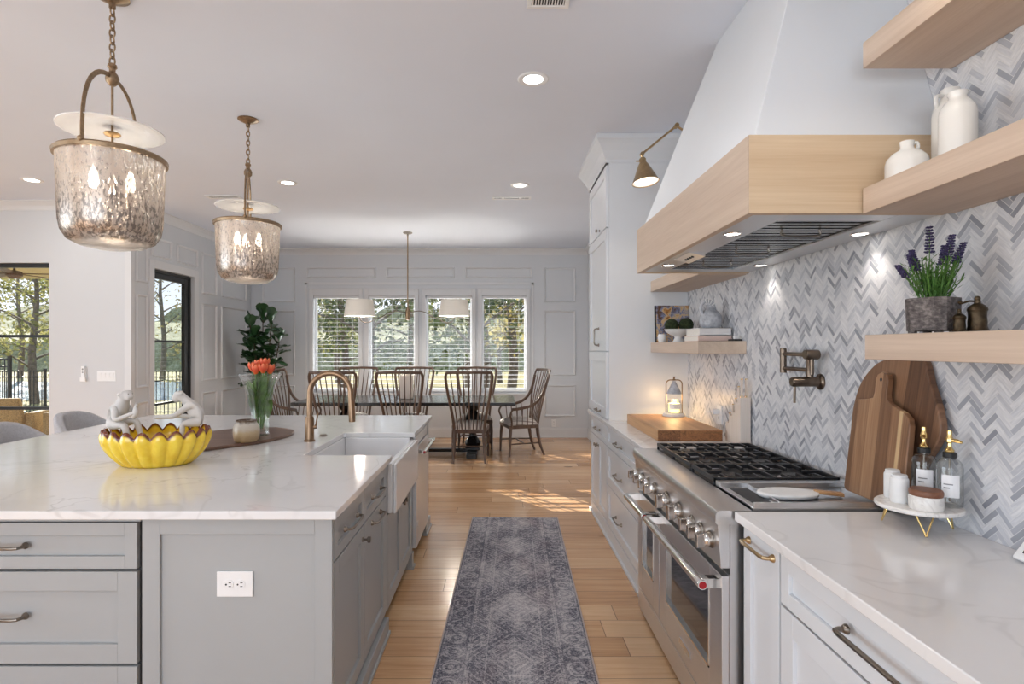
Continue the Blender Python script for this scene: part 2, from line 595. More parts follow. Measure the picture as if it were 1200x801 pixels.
def _mercury():
    t = NT('speckled_mercury_glass')
    x, y, z = t.xyz()
    v = t.vec(x * 105.0, y * 105.0, z * 48.0)
    n1 = t.noise(v, 1.0, 4, 0.65)
    n2 = t.noise(t.tc.outputs['Object'], 5, 2)
    hgt = z.step(0.02, -0.36)
    clear = (n1 + (n2 - 0.5) * 0.35 - hgt * 0.05).step(0.49, 0.57).max(z.step(-0.385, -0.405))
    sil = t.nt.nodes.new('ShaderNodeBsdfGlossy')
    sil.inputs[0].default_value = (0.56, 0.48, 0.42, 1)
    sil.inputs['Roughness'].default_value = 0.3
    trl = t.nt.nodes.new('ShaderNodeBsdfTranslucent')
    trl.inputs[0].default_value = (0.34, 0.285, 0.25, 1)
    a = t.nt.nodes.new('ShaderNodeMixShader')
    a.inputs[0].default_value = 0.3
    t.link(sil.outputs[0], a.inputs[1])
    t.link(trl.outputs[0], a.inputs[2])
    tr = t.nt.nodes.new('ShaderNodeBsdfTransparent')
    tr.inputs[0].default_value = (0.93, 0.91, 0.89, 1)
    g2 = t.nt.nodes.new('ShaderNodeBsdfGlossy')
    g2.inputs['Roughness'].default_value = 0.08
    b0 = t.nt.nodes.new('ShaderNodeMixShader')
    b0.inputs[0].default_value = 0.30
    t.link(tr.outputs[0], b0.inputs[1])
    trl2 = t.nt.nodes.new('ShaderNodeBsdfTranslucent')
    trl2.inputs[0].default_value = (0.95, 0.92, 0.88, 1)
    t.link(trl2.outputs[0], b0.inputs[2])
    b = t.nt.nodes.new('ShaderNodeMixShader')
    b.inputs[0].default_value = 0.1
    t.link(b0.outputs[0], b.inputs[1])
    t.link(g2.outputs[0], b.inputs[2])
    mx = t.nt.nodes.new('ShaderNodeMixShader')
    t.link(clear * 0.85 + 0.08, mx.inputs[0])
    t.link(a.outputs[0], mx.inputs[1])
    t.link(b.outputs[0], mx.inputs[2])
    n3 = t.noise(t.vec(x * 90.0 + 7.0, y * 90.0, z * 40.0), 1.0, 3, 0.6)
    dark = (n3 + hgt * 0.13 - 0.065).step(0.55, 0.61) * 0.8 * z.step(-0.405, -0.385)
    dk = t.nt.nodes.new('ShaderNodeBsdfGlossy')
    dk.inputs[0].default_value = (0.16, 0.14, 0.13, 1)
    dk.inputs['Roughness'].default_value = 0.3
    m2 = t.nt.nodes.new('ShaderNodeMixShader')
    t.link(dark, m2.inputs[0])
    t.link(mx.outputs[0], m2.inputs[1])
    t.link(dk.outputs[0], m2.inputs[2])
    t.link(m2.outputs[0], t.out.inputs[0])
    return t.mat


M['mercury'] = _mercury()


def _frost(name, c, amount):
    t = NT(name)
    n = t.noise(t.tc.outputs['Object'], 8, 2)
    tr = t.nt.nodes.new('ShaderNodeBsdfTransparent')
    mx = t.nt.nodes.new('ShaderNodeMixShader')
    t.col(t.ramp(n, [(0.3, tuple(v * 0.97 for v in c)), (0.7, c)]))
    t.p.inputs['Roughness'].default_value = 0.15
    mx.inputs[0].default_value = amount
    t.link(tr.outputs[0], mx.inputs[1])
    t.link(t.p.outputs[0], mx.inputs[2])
    t.link(mx.outputs[0], t.out.inputs[0])
    return t.mat


M['smoke_bell'] = _frost('milky_glass', (0.92, 0.92, 0.92), 0.5)
M['label_frost'] = _frost('bottle_label', (0.88, 0.88, 0.9), 0.95)


def _tulip():
    t = NT('tulip_petal')
    x, y, z = t.xyz()
    n = t.noise(t.tc.outputs['Object'], 30, 2)
    f = (z / 0.055) + (n - 0.5) * 0.8
    t.col(t.ramp(f, [(0.0, srgb(232, 120, 52)), (0.45, srgb(222, 78, 52)), (1.0, srgb(238, 132, 86))]))
    t.p.inputs['Roughness'].default_value = 0.45
    return t.mat


M['tulip'] = _tulip()


def _stripe():
    t = NT('striped_cushion_cloth')
    x, y, z = t.xyz()
    n = t.noise(t.tc.outputs['Object'], 160, 2)
    f = ((x * 28.0).fract() - 0.5).abs()
    c = t.ramp(f, [(0.14, srgb(150, 138, 132)), (0.22, srgb(226, 218, 210))])
    c = t.mix(n * 0.3, c, srgb(190, 182, 176))
    t.col(c)
    t.p.inputs['Roughness'].default_value = 0.9
    return t.mat


M['stripe'] = _stripe()


def _stone_pot():
    t = NT('rough_grey_stone')
    x, y, z = t.xyz()
    n = t.noise(t.vec(x * 70.0, y * 70.0, z * 110.0), 1.0, 4, 0.7)
    n2 = t.noise(t.tc.outputs['Object'], 18, 2)
    c = t.ramp(n * 0.7 + n2 * 0.3, [(0.35, srgb(62, 58, 58)), (0.5, srgb(100, 94, 93)), (0.66, srgb(146, 138, 136))])
    t.col(c)
    t.p.inputs['Roughness'].default_value = 0.85
    t.bump(n, 0.8, 0.006)
    return t.mat


M['stone'] = _stone_pot()


def _jar_glaze():
    t = NT('two_tone_jar_glaze')
    x, y, z = t.xyz()
    n = t.noise(t.tc.outputs['Object'], 40, 4, 0.7)
    f = z / 0.13 + (n - 0.5) * 0.28
    t.col(t.ramp(f, [(0.15, srgb(158, 132, 96)), (0.42, srgb(186, 164, 130)), (0.58, srgb(196, 186, 170)), (0.80, srgb(198, 191, 180)), (0.92, srgb(96, 76, 60))]))
    t.p.inputs['Roughness'].default_value = 0.3
    return t.mat


M['jar_glaze'] = _jar_glaze()


def _cover():
    t = NT('cookbook_cover')
    x, y, z = t.xyz()
    v = t.vec(x * 16.0, y * 16.0, z * 16.0)
    n = t.noise(v, 1.0, 3, 0.6, 1.0)
    n2 = t.voro(v, 0.7)
    c = t.ramp(n + (n2 - 0.4) * 0.3, [(0.3, srgb(62, 44, 32)), (0.42, srgb(170, 116, 60)), (0.5, srgb(206, 176, 128)),
                                      (0.6, srgb(120, 130, 160)), (0.7, srgb(92, 62, 40))])
    t.col(c)
    t.p.inputs['Roughness'].default_value = 0.35
    return t.mat


M['cover'] = _cover()


def _vase_grey():
    t = NT('mottled_grey_vase')
    n = t.noise(t.tc.outputs['Object'], 24, 4, 0.65)
    t.col(t.ramp(n, [(0.35, srgb(138, 142, 150)), (0.65, srgb(196, 198, 204))]))
    t.p.inputs['Roughness'].default_value = 0.5
    return t.mat


M['vase_grey'] = _vase_grey()


def _ground():
    t = NT('leaf_litter_ground')
    n = t.noise(t.tc.outputs['Object'], 0.6, 5, 0.7)
    n2 = t.noise(t.tc.outputs['Object'], 9, 3, 0.7)
    t.col(t.ramp(n * 0.6 + n2 * 0.4, [(0.35, (0.16, 0.13, 0.05)), (0.5, (0.30, 0.25, 0.10)), (0.65, (0.38, 0.36, 0.13))]))
    t.p.inputs['Roughness'].default_value = 0.95
    return t.mat


M['ground'] = _ground()


def _leaf(name, a, b):
    t = NT(name)
    i = t.nt.nodes.new('ShaderNodeNewGeometry')
    n = E(t.nt, i.outputs['Random Per Island'])
    c = t.ramp(n, [(0.0, a), (1.0, b)])
    t.col(c)
    t.p.inputs['Roughness'].default_value = 0.7
    trl = t.nt.nodes.new('ShaderNodeBsdfTranslucent')
    t.link(c, trl.inputs[0])
    mx = t.nt.nodes.new('ShaderNodeMixShader')
    mx.inputs[0].default_value = 0.45
    t.link(t.p.outputs[0], mx.inputs[1])
    t.link(trl.outputs[0], mx.inputs[2])
    t.link(mx.outputs[0], t.out.inputs[0])
    return t.mat


M['leaf_a'] = _leaf('autumn_leaf_green', (0.13, 0.15, 0.04), (0.34, 0.31, 0.12))
M['leaf_b'] = _leaf('autumn_leaf_gold', (0.22, 0.18, 0.06), (0.42, 0.37, 0.15))
M['leaf_c'] = _leaf('evergreen_leaf', (0.05, 0.08, 0.03), (0.17, 0.20, 0.07))


def _hill():
    t = NT('wooded_hill')
    x, y, z = t.xyz()
    n = t.noise(t.vec(x * 1.2, y * 1.2, z * 0.35), 1.0, 5, 0.75)
    n2 = t.noise(t.tc.outputs['Object'], 3.0, 4, 0.8)
    t.col(t.ramp(n * 0.55 + n2 * 0.45, [(0.36, (0.10, 0.10, 0.06)), (0.5, (0.26, 0.25, 0.12)), (0.62, (0.46, 0.44, 0.27))]))
    t.p.inputs['Roughness'].default_value = 1.0
    return t.mat


M['hill'] = _hill()


# ------------------------------------------------------------------ mesh builder
class MB:
    def __init__(s):
        s.bm = bmesh.new()

    def face(s, pts):
        vs = [s.bm.verts.new(p) for p in pts]
        return s.bm.faces.new(vs)

    def box(s, x0, x1, y0, y1, z0, z1, F=None):
        """axis box, or a box in the (u, w, n) space of a front mapping F"""
        f = F or (lambda a, b, c: (a, b, c))
        v = [s.bm.verts.new(f(a, b, c)) for a in (x0, x1) for b in (y0, y1) for c in (z0, z1)]
        for q in ((0, 1, 3, 2), (4, 6, 7, 5), (0, 4, 5, 1), (2, 3, 7, 6), (0, 2, 6, 4), (1, 5, 7, 3)):
            s.bm.faces.new([v[i] for i in q])
        return s

    def hexa(s, lo, hi):
        """four bottom points, four top points (same winding)"""
        a = [s.bm.verts.new(p) for p in lo]
        b = [s.bm.verts.new(p) for p in hi]
        n = len(a)
        s.bm.faces.new(a[::-1])
        s.bm.faces.new(b)
        for i in range(n):
            s.bm.faces.new((a[i], a[(i + 1) % n], b[(i + 1) % n], b[i]))
        return s

    def prism(s, poly, a, b, F=None):
        """polygon in the first two axes swept along the third from a to b"""
        f = F or (lambda x, y, z: (x, y, z))
        return s.hexa([f(p[0], p[1], a) for p in poly], [f(p[0], p[1], b) for p in poly])

    def tube(s, pts, r, seg=10, caps=True, flat=None, closed=False):
        pts = [Vector(p) for p in pts]
        n = len(pts)
        rs = r if isinstance(r, (list, tuple)) else [r] * n
        rings = []
        up = None
        for i, p in enumerate(pts):
            if closed:
                t = pts[(i + 1) % n] - pts[i - 1]
            else:
                t = pts[min(i + 1, n - 1)] - pts[max(i - 1, 0)]
            t.normalize()
            if up is None:
                ref = Vector((0, 0, 1)) if abs(t.z) < 0.9 else Vector((1, 0, 0))
                up = (ref - t * ref.dot(t)).normalized()
            else:
                up = up - t * up.dot(t)
                up = up.normalized() if up.length > 1e-6 else t.orthogonal().normalized()
            sd_ = t.cross(up)
            fl = flat or (1, 1)
            rings.append([s.bm.verts.new(p + (up * math.cos(2 * PI * k / seg) * fl[0] + sd_ * math.sin(2 * PI * k / seg) * fl[1]) * rs[i]) for k in range(seg)])
        m = n if closed else n - 1
        for i in range(m):
            a, b = rings[i], rings[(i + 1) % n]
            for k in range(seg):
                s.bm.faces.new((a[k], a[(k + 1) % seg], b[(k + 1) % seg], b[k]))
        if caps and not closed:
            s.bm.faces.new(rings[0][::-1])
            s.bm.faces.new(rings[-1])
        return s

    def lathe(s, prof, c=(0, 0, 0), seg=32, ax=None, closed=False, sx=1.0, sy=1.0):
        """profile of (radius, height) turned about an axis direction ax (default Z)"""
        c = Vector(c)
        q = Vector((0, 0, 1)).rotation_difference(Vector(ax).normalized()).to_matrix() if ax else Matrix.Identity(3)
        rings = []
        for r, h in prof:
            if r < 1e-6:
                rings.append([s.bm.verts.new(c + q @ Vector((0, 0, h)))])
            else:
                rings.append([s.bm.verts.new(c + q @ Vector((r * sx * math.cos(2 * PI * k / seg), r * sy * math.sin(2 * PI * k / seg), h))) for k in range(seg)])
        m = len(rings)
        for i in range(m if closed else m - 1):
            a, b = rings[i], rings[(i + 1) % m]
            if len(a) == 1 and len(b) == 1:
                continue
            for k in range(seg):
                k2 = (k + 1) % seg
                if len(a) == 1:
                    s.bm.faces.new((a[0], b[k2], b[k]))
                elif len(b) == 1:
                    s.bm.faces.new((a[k], a[k2], b[0]))
                else:
                    s.bm.faces.new((a[k], a[k2], b[k2], b[k]))
        return s

    def cyl(s, p, q, r, seg=20, r2=None):
        return s.tube([p, q], [r, r if r2 is None else r2], seg)

    def ball(s, c, r, seg=14, sz=None):
        prof = [(r * math.sin(PI * i / 8), -r * math.cos(PI * i / 8) * (sz or 1)) for i in range(9)]
        prof[0] = (0, prof[0][1])
        prof[-1] = (0, prof[-1][1])
        return s.lathe(prof, c, seg)

    def grid(s, rows, wrap=False):
        vs = [[s.bm.verts.new(p) for p in r] for r in rows]
        n = len(vs[0])
        for i in range(len(vs) - 1):
            for k in range(n if wrap else n - 1):
                s.bm.faces.new((vs[i][k], vs[i][(k + 1) % n], vs[i + 1][(k + 1) % n], vs[i + 1][k]))
        return vs


def link(name, mb, mat, parent=None, bevel=0.0, world=None, sharp=35, seg=2, recalc=True):
    """turn the builder into ONE mesh object; world=(x,y,z) is the origin the points are taken from"""
    bm = mb.bm
    if world is None and parent is not None and parent.get('_w'):
        world = parent['_w']
    if recalc:
        bmesh.ops.recalc_face_normals(bm, faces=bm.faces)
    if world is not None:
        bmesh.ops.translate(bm, verts=bm.verts, vec=-Vector(world))
    for f in bm.faces:
        f.smooth = True
    a = math.radians(sharp)
    for e in bm.edges:
        if len(e.link_faces) == 2 and e.calc_face_angle(0) > a:
            e.smooth = False
    me = bpy.data.meshes.new(name)
    bm.to_mesh(me)
    bm.free()
    me.materials.append(M[mat] if isinstance(mat, str) else mat)
    o = bpy.data.objects.new(name, me)
    C.objects.link(o)
    if parent is not None:
        o.parent = parent
    elif world is not None:
        o.location = world
    if bevel:
        b = o.modifiers.new('soft_edge', 'BEVEL')
        b.width = bevel
        b.segments = seg
        b.limit_method = 'ANGLE'
        b.angle_limit = math.radians(40)
        b.harden_normals = True
    return o


def tag(o, label, cat, group=None):
    o['label'] = label
    o['category'] = cat
    if group:
        o['group'] = group
    return o


def thing(name, label, cat, loc=(0, 0, 0), rotz=0.0, group=None, world=True):
    """an Empty at the thing's base that parents its parts; parts built in world points unless world=False"""
    o = bpy.data.objects.new(name, None)
    C.objects.link(o)
    o.empty_display_size = 0.1
    o.location = loc
    o.rotation_euler = (0, 0, rotz)
    tag(o, label, cat, group)
    if world:
        WORLD[o.name] = tuple(loc)
    return o


WORLD = {}


def part(name, mb, mat, parent, bevel=0.0, label=None, **k):
    root = parent
    while root.parent is not None:
        root = root.parent
    o = link(name, mb, mat, parent, bevel, WORLD.get(root.name), **k)
    if label:
        o['label'] = label
    return o


def struct(name, mb, mat, bevel=0.0, parent=None, **k):
    o = link(name, mb, mat, parent, bevel, **k)
    if parent is None:
        o['kind'] = 'structure'
    return o


def single(name, mb, mat, label, cat, base, group=None, bevel=0.0, **k):
    """a thing that is one mesh"""
    o = link(name, mb, mat, None, bevel, base, **k)
    return tag(o, label, cat, group)


def dup(root, loc=None, rotz=None, label=None, group=None):
    r = root.copy()
    C.objects.link(r)
    if loc is not None:
        r.location = loc
    if rotz is not None:
        r.rotation_euler = (0, 0, rotz)
    if label:
        r['label'] = label
    if group:
        r['group'] = group
    for ch in list(root.children):
        c = ch.copy()
        C.objects.link(c)
        c.parent = r
        for g in list(ch.children):
            d = g.copy()
            C.objects.link(d)
            d.parent = c
    return r


def bez(p0, p1, p2, p3, n=12):
    p0, p1, p2, p3 = map(Vector, (p0, p1, p2, p3))
    return [p0 * (1 - t) ** 3 + p1 * 3 * t * (1 - t) ** 2 + p2 * 3 * t * t * (1 - t) + p3 * t ** 3 for t in [i / n for i in range(n + 1)]]


def smooth_path(pts, n=6):
    """Catmull-Rom through points"""
    p = [Vector(q) for q in pts]
    p = [p[0] * 2 - p[1]] + p + [p[-1] * 2 - p[-2]]
    out = []
    for i in range(1, len(p) - 2):
        for j in range(n):
            t = j / n
            a, b, c, d = p[i - 1], p[i], p[i + 1], p[i + 2]
            out.append(0.5 * ((2 * b) + (c - a) * t + (2 * a - 5 * b + 4 * c - d) * t * t + (3 * b - a - 3 * c + d) * t ** 3))
    out.append(p[-2])
    return out


def Fnx(X): return lambda u, w_, n: (X - n, u, w_)      # front facing -X
def Fpx(X): return lambda u, w_, n: (X + n, u, w_)      # front facing +X
def Fny(Y): return lambda u, w_, n: (u, Y - n, w_)      # front facing -Y


def shaker(F, u0, u1, w0, w1, fw=0.058, t=0.02, rec=0.0115):
    m = MB()
    m.box(u0, u0 + fw, w0, w1, 0, t, F)
    m.box(u1 - fw, u1, w0, w1, 0, t, F)
    m.box(u0 + fw, u1 - fw, w0, w0 + fw, 0, t, F)
    m.box(u0 + fw, u1 - fw, w1 - fw, w1, 0, t, F)
    m.box(u0 + fw, u1 - fw, w0 + fw, w1 - fw, 0, t - rec, F)
    return m


def slab(F, u0, u1, w0, w1, t=0.02):
    return MB().box(u0, u1, w0, w1, 0, t, F)


def pull(F, u0, u1, w_, n0, r=0.0052, out=0.032):
    """bar pull with a turned rose at each end"""
    m = MB()
    s_ = 1 if u1 > u0 else -1
    pts = [F(u0, w_, n0), F(u0, w_, n0 + out * 0.55), F(u0 + s_ * 0.006, w_, n0 + out * 0.9), F(u0 + s_ * 0.02, w_, n0 + out)]
    pts += [F(u0 + (u1 - u0) * k / 6, w_, n0 + out) for k in (2, 3, 4)]
    pts += [F(u1 - s_ * 0.02, w_, n0 + out), F(u1 - s_ * 0.006, w_, n0 + out * 0.9), F(u1, w_, n0 + out * 0.55), F(u1, w_, n0)]
    m.tube(pts, r, 10)
    for u in (u0, u1):
        a, b, c = F(u, w_, n0), F(u, w_, n0 + 0.005), F(u, w_, n0 + 0.012)
        m.tube([a, b, c], [0.0125, 0.012, 0.0075], 14)
    return m


def knob_t(F, u, w_, n0, s=0.011):
    m = MB()
    m.tube([F(u, w_, n0), F(u, w_, n0 + 0.005)], [0.011, 0.010], 14)
    m.tube([F(u, w_, n0), F(u, w_, n0 + 0.024)], 0.005, 10)
    m.tube([F(u, w_, n0 + 0.022), F(u, w_, n0 + 0.025), F(u, w_, n0 + 0.034), F(u, w_, n0 + 0.036)], [s, s * 1.25, s * 1.25, s], 14)
    return m


# ------------------------------------------------------------------ structure: the room
CEIL = 3.10
XW = 1.445        # tiled face of the right-hand wall
YB = 9.28         # dining end wall
XL = -4.10        # dining left wall
YL = 6.25         # wall facing the camera on the left


def openwall(F, u0, u1, w0, w1, t, holes):
    """wall slab, front face at n=0, running back to n=-t, with rectangular openings"""
    us = sorted({u0, u1, *[h[0] for h in holes], *[h[1] for h in holes]})
    m = MB()
    for a, b in zip(us, us[1:]):
        ws = [w0]
        cut = sorted([h for h in holes if h[0] < (a + b) / 2 < h[1]], key=lambda h: h[2])
        z = w0
        for h in cut:
            if h[2] > z:
                m.box(a, b, z, h[2], -t, 0, F)
            z = h[3]
        if z < w1:
            m.box(a, b, z, w1, -t, 0, F)
    return m


struct('floor', MB().box(-7.2, 1.6, -3.7, 9.43, -0.12, 0), 'floor')
struct('ceiling', MB().box(-7.2, 1.6, -3.7, 9.43, CEIL, CEIL + 0.12), 'ceiling')
struct('wall_right', MB().box(XW + 0.009, XW + 0.15, -3.7, YB, 0, CEIL), 'wall')
struct('wall_right_backsplash', MB().box(XW, XW + 0.009, -1.2, 4.345, 0.88, CEIL), 'tile')
FB = Fny(YB)
WINS = [(-3.075, -2.325), (-2.165, -1.405), (-1.225, -0.465), (-0.300, 0.430)]
WZ0, WZ1 = 0.74, 2.335
struct('wall_back', openwall(FB, XL - 0.15, XW + 0.15, 0, CEIL, 0.15, [(a, b, WZ0, WZ1) for a, b in WINS]), 'wall')
FL = Fpx(XL)
DY0, DY1, DZ = 6.66, 7.54, 2.42
struct('wall_left', openwall(FL, YL, YB, 0, CEIL, 0.15, [(DY0, DY1, 0, DZ)]), 'wall')
FLF = Fny(YL)
struct('wall_left_front', openwall(FLF, -7.2, XL - 0.15, 0, CEIL, 0.15, [(-6.9, -5.005, 0.0, 2.42)]), 'wall')
# living room behind and beside the camera
struct('wall_far_left', openwall(Fpx(-7.05), -3.7, YL, 0, CEIL, 0.15, [(-2.2, 3.6, 0.3, 2.7)]), 'wall')
struct('wall_rear', openwall(lambda u, w_, n: (u, -3.55 + n, w_), -7.2, 1.6, 0, CEIL, 0.15, [(-5.4, 0.3, 0.4, 2.7)]), 'wall')


def mould(F, u0, u1, w0, w1, wd=0.03, t=0.022):
    """picture-frame panel moulding"""
    m = MB()
    prof = [(0, 0), (wd * 0.25, t), (wd * 0.6, t * 0.75), (wd, 0.002)]
    for (a, b, c, d) in ((u0, u1, w0, 1), (u0, u1, w1, -1)):
        for (p, q) in zip(prof, prof[1:]):
            m.face([F(a + p[0], c + d * p[0], p[1]), F(b - p[0], c + d * p[0], p[1]), F(b - q[0], c + d * q[0], q[1]), F(a + q[0], c + d * q[0], q[1])])
    for (a, d) in ((u0, 1), (u1, -1)):
        for (p, q) in zip(prof, prof[1:]):
            m.face([F(a + d * p[0], w0 + p[0], p[1]), F(a + d * p[0], w1 - p[0], p[1]), F(a + d * q[0], w1 - q[0], q[1]), F(a + d * q[0], w0 + q[0], q[1])])
    return m


ROWS = [(2.225, 2.795), (1.02, 2.09), (0.345, 0.86)]
tn = 1
for a, b in ((-3.92, -3.375), (0.73, 1.245)):
    for r in ROWS:
        struct('trim_%d' % tn, mould(FB, a, b, *r), 'trim', sharp=20)
        tn += 1
for a, b in ((-3.185, -2.045), (-1.88, -0.745), (-0.575, 0.53)):
    struct('trim_%d' % tn, mould(FB, a, b, 2.625, 2.80), 'trim', sharp=20)
    tn += 1
for a, b in ((7.74, 8.13), (8.27, 9.08), (6.33, 6.545)):
    for r in ROWS:
        struct('trim_%d' % tn, mould(FL, a, b, *r), 'trim', sharp=20)
        tn += 1
for a, b in ((6.62, 7.02), (7.14, 7.62)):
    struct('trim_%d' % tn, mould(FL, a, b, 2.56, 2.795), 'trim', sharp=20)
    tn += 1


def crown(F, u0, u1, h=0.10, d=0.075):
    m = MB()
    prof = [(CEIL, d), (CEIL - h * 0.14, d), (CEIL - h * 0.28, d * 0.72), (CEIL - h * 0.55, d * 0.35), (CEIL - h * 0.85, d * 0.18), (CEIL - h, d * 0.15), (CEIL - h, 0.0)]
    for p, q in zip(prof, prof[1:]):
        m.face([F(u0, p[0], p[1]), F(u1, p[0], p[1]), F(u1, q[0], q[1]), F(u0, q[0], q[1])])
    return m


struct('trim_%d' % tn, crown(FB, XL, XW), 'trim', sharp=60); tn += 1
struct('trim_%d' % tn, crown(FL, YL, YB), 'trim', sharp=60); tn += 1
struct('trim_%d' % tn, crown(FLF, -7.05, XL), 'trim', sharp=60); tn += 1
struct('trim_%d' % tn, crown(Fnx(XW + 0.009), 5.2, YB), 'trim', sharp=60); tn += 1
# outer casing line round the group of four windows
m = MB()
for a, b, c, d in ((-3.215, -3.175, 0.60, 2.55), (0.515, 0.555, 0.60, 2.55), (-3.215, 0.555, 2.515, 2.555)):
    m.box(a, b, c, d, 0, 0.014, FB)
struct('trim_%d' % tn, m, 'trim', 0.003); tn += 1
# corner board where the two left-hand walls meet, door casing
struct('trim_%d' % tn, MB().box(XL - 0.06, XL + 0.016, YL - 0.014, YL + 0.045, 0, CEIL - 0.1), 'trim', 0.003); tn += 1
m = MB()
m.box(DY0 - 0.095, DY0, 0, DZ + 0.095, 0, 0.018, FL).box(DY1, DY1 + 0.095, 0, DZ + 0.095, 0, 0.018, FL).box(DY0, DY1, DZ, DZ + 0.095, 0, 0.018, FL)
struct('trim_%d' % tn, m, 'trim', 0.004); tn += 1


def skirt(F, u0, u1):
    m = MB()
    m.box(u0, u1, 0, 0.135, 0, 0.016, F).box(u0, u1, 0.135, 0.16, 0, 0.010, F).box(u0, u1, 0, 0.02, 0, 0.028, F)
    return m


struct('baseboard_back', skirt(FB, XL, XW), 'trim', 0.003)
struct('baseboard_left', skirt(FL, DY1 + 0.095, YB), 'trim', 0.003)
struct('baseboard_left_front', skirt(FLF, -4.98, XL), 'trim', 0.003)
struct('baseboard_right', skirt(Fnx(XW + 0.009), 5.22, YB), 'trim', 0.003)

# the four dining windows, each with frame, sash, sill and pane
for i, (a, b) in enumerate(WINS):
    m = MB()
    cw = 0.062
    m.box(a - cw, a, WZ0 - 0.03, WZ1 + 0.10, 0, 0.022, FB).box(b, b + cw, WZ0 - 0.03, WZ1 + 0.10, 0, 0.022, FB)
    m.box(a, b, WZ1, WZ1 + 0.10, 0, 0.022, FB).box(a - cw, b + cw, WZ1 + 0.10, WZ1 + 0.118, 0, 0.034, FB)
    wroot = struct('window_%d' % (i + 1), m, 'trim', 0.004)
    m = MB()
    for (p, q, r_, s_) in ((a, a + 0.03, WZ0, WZ1), (b - 0.03, b, WZ0, WZ1), (a + 0.03, b - 0.03, WZ0, WZ0 + 0.05), (a + 0.03, b - 0.03, WZ1 - 0.03, WZ1)):
        m.box(p, q, r_, s_, -0.125, -0.085, FB)
    link('window_sash', m, 'trim', wroot, 0.003)
    link('window_sill', MB().box(a - cw - 0.02, b + cw + 0.02, WZ0 - 0.045, WZ0 - 0.015, -0.08, 0.055, FB).box(a - cw, b + cw, WZ0 - 0.125, WZ0 - 0.045, 0, 0.016, FB), 'trim', wroot, 0.004)
    link('window_pane', MB().box(a + 0.02, b - 0.02, WZ0 + 0.02, WZ1 - 0.01, -0.107, -0.103, FB), 'pane', wroot)

# black-framed glass door in the left dining wall
m = MB()
Fd = Fpx(XL - 0.05)
m.box(DY0, DY0 + 0.028, 0, DZ, -0.05, 0.012, Fd).box(DY1 - 0.03, DY1, 0, DZ, -0.05, 0.012, Fd).box(DY0 + 0.03, DY1 - 0.03, DZ - 0.035, DZ, -0.05, 0.012, Fd)
droot = struct('door_1', m, 'black_metal', 0.002)
m = MB()
p, q = DY0 + 0.032, DY1 - 0.034
m.box(p, p + 0.05, 0.01, DZ - 0.037, -0.045, 0, Fd).box(q - 0.095, q, 0.01, DZ - 0.037, -0.045, 0, Fd)
m.box(p + 0.05, q - 0.095, 0.01, 0.16, -0.045, 0, Fd).box(p + 0.05, q - 0.095, DZ - 0.105, DZ - 0.037, -0.045, 0, Fd)
for zz in (0.79, 1.555):
    m.box(p + 0.05, q - 0.095, zz - 0.014, zz + 0.014, -0.04, -0.005, Fd)
link('door_leaf', m, 'black_metal', droot, 0.002)
link('door_pane', MB().box(p + 0.045, q - 0.09, 0.15, DZ - 0.1, -0.026, -0.020, Fd), 'pane_tint', droot)
for zz in (0.35, 1.30, 2.17):
    link('door_hinge', MB().cyl((XL - 0.04, DY1 - 0.028, zz - 0.06), (XL - 0.04, DY1 - 0.028, zz + 0.06), 0.014, 12), 'black_metal', droot)
m = MB()
m.box(p + 0.006, p + 0.042, 0.98, 1.18, 0, 0.006, Fd).tube([Fd(p + 0.024, 1.08, 0.006), Fd(p + 0.024, 1.08, 0.05), Fd(p + 0.03, 1.08, 0.055), Fd(p + 0.15, 1.08, 0.055)], 0.008, 8)
link('door_handle', m, 'black_metal', droot)

# black-framed glazed wall on the left
m = MB()
FW = Fny(YL + 0.05)
a, b, zt = -6.9, -5.005, 2.42
m.box(b - 0.012, b, 0, zt, -0.05, 0.012, FW).box(a, a + 0.05, 0, zt, -0.05, 0.012, FW).box(a + 0.05, b - 0.012, zt - 0.045, zt, -0.05, 0.012, FW).box(a + 0.05, b - 0.012, 0, 0.06, -0.05, 0.012, FW)
m.box(a + 0.92, a + 0.97, 0.06, zt - 0.045, -0.05, 0.012, FW)
w5 = struct('window_5', m, 'black_metal', 0.002)
for (p, q) in ((a + 0.05, a + 0.92), (a + 0.97, b - 0.012)):
    m = MB()
    for zz in (0.80, 1.607):
        m.box(p, q, zz - 0.016, zz + 0.016, -0.04, 0.004, FW)
    link('window_bar', m, 'black_metal', w5)
    link('window_pane', MB().box(p - 0.005, q + 0.005, 0.055, zt - 0.04, -0.02, -0.014, FW), 'pane', w5)

# ------------------------------------------------------------------ ground outside, hill
struct('ground', MB().box(-60, 40, 9.45, 90, -0.5, -0.35).box(-60, -7.3, -20, 9.45, -0.5, -0.35).box(-7.3, XL - 0.16, YL + 0.16, 9.45, -0.5, -0.35), 'ground')
m = MB()
rows = []
for j in range(13):
    t = j / 12
    rows.append([(-70 + 110 * i / 60, 44 + 26 * t, -0.4 + (2.0 + 3.6 * t + 1.3 * math.sin(i * 0.45 + j) * t + 0.8 * math.sin(i * 1.31 + 2 * j) * t) * (t > 0)) for i in range(61)])
m.grid(rows)
struct('hill', m, 'hill')
struct('porch_floor', MB().box(-9.5, XL - 0.16, YL + 0.16, 10.2, -0.34, -0.04), 'concrete')
struct('porch_roof', MB().box(-11.0, XL - 0.16, YL + 0.16, 10.0, 2.70, 2.86), 'porch_ceiling')

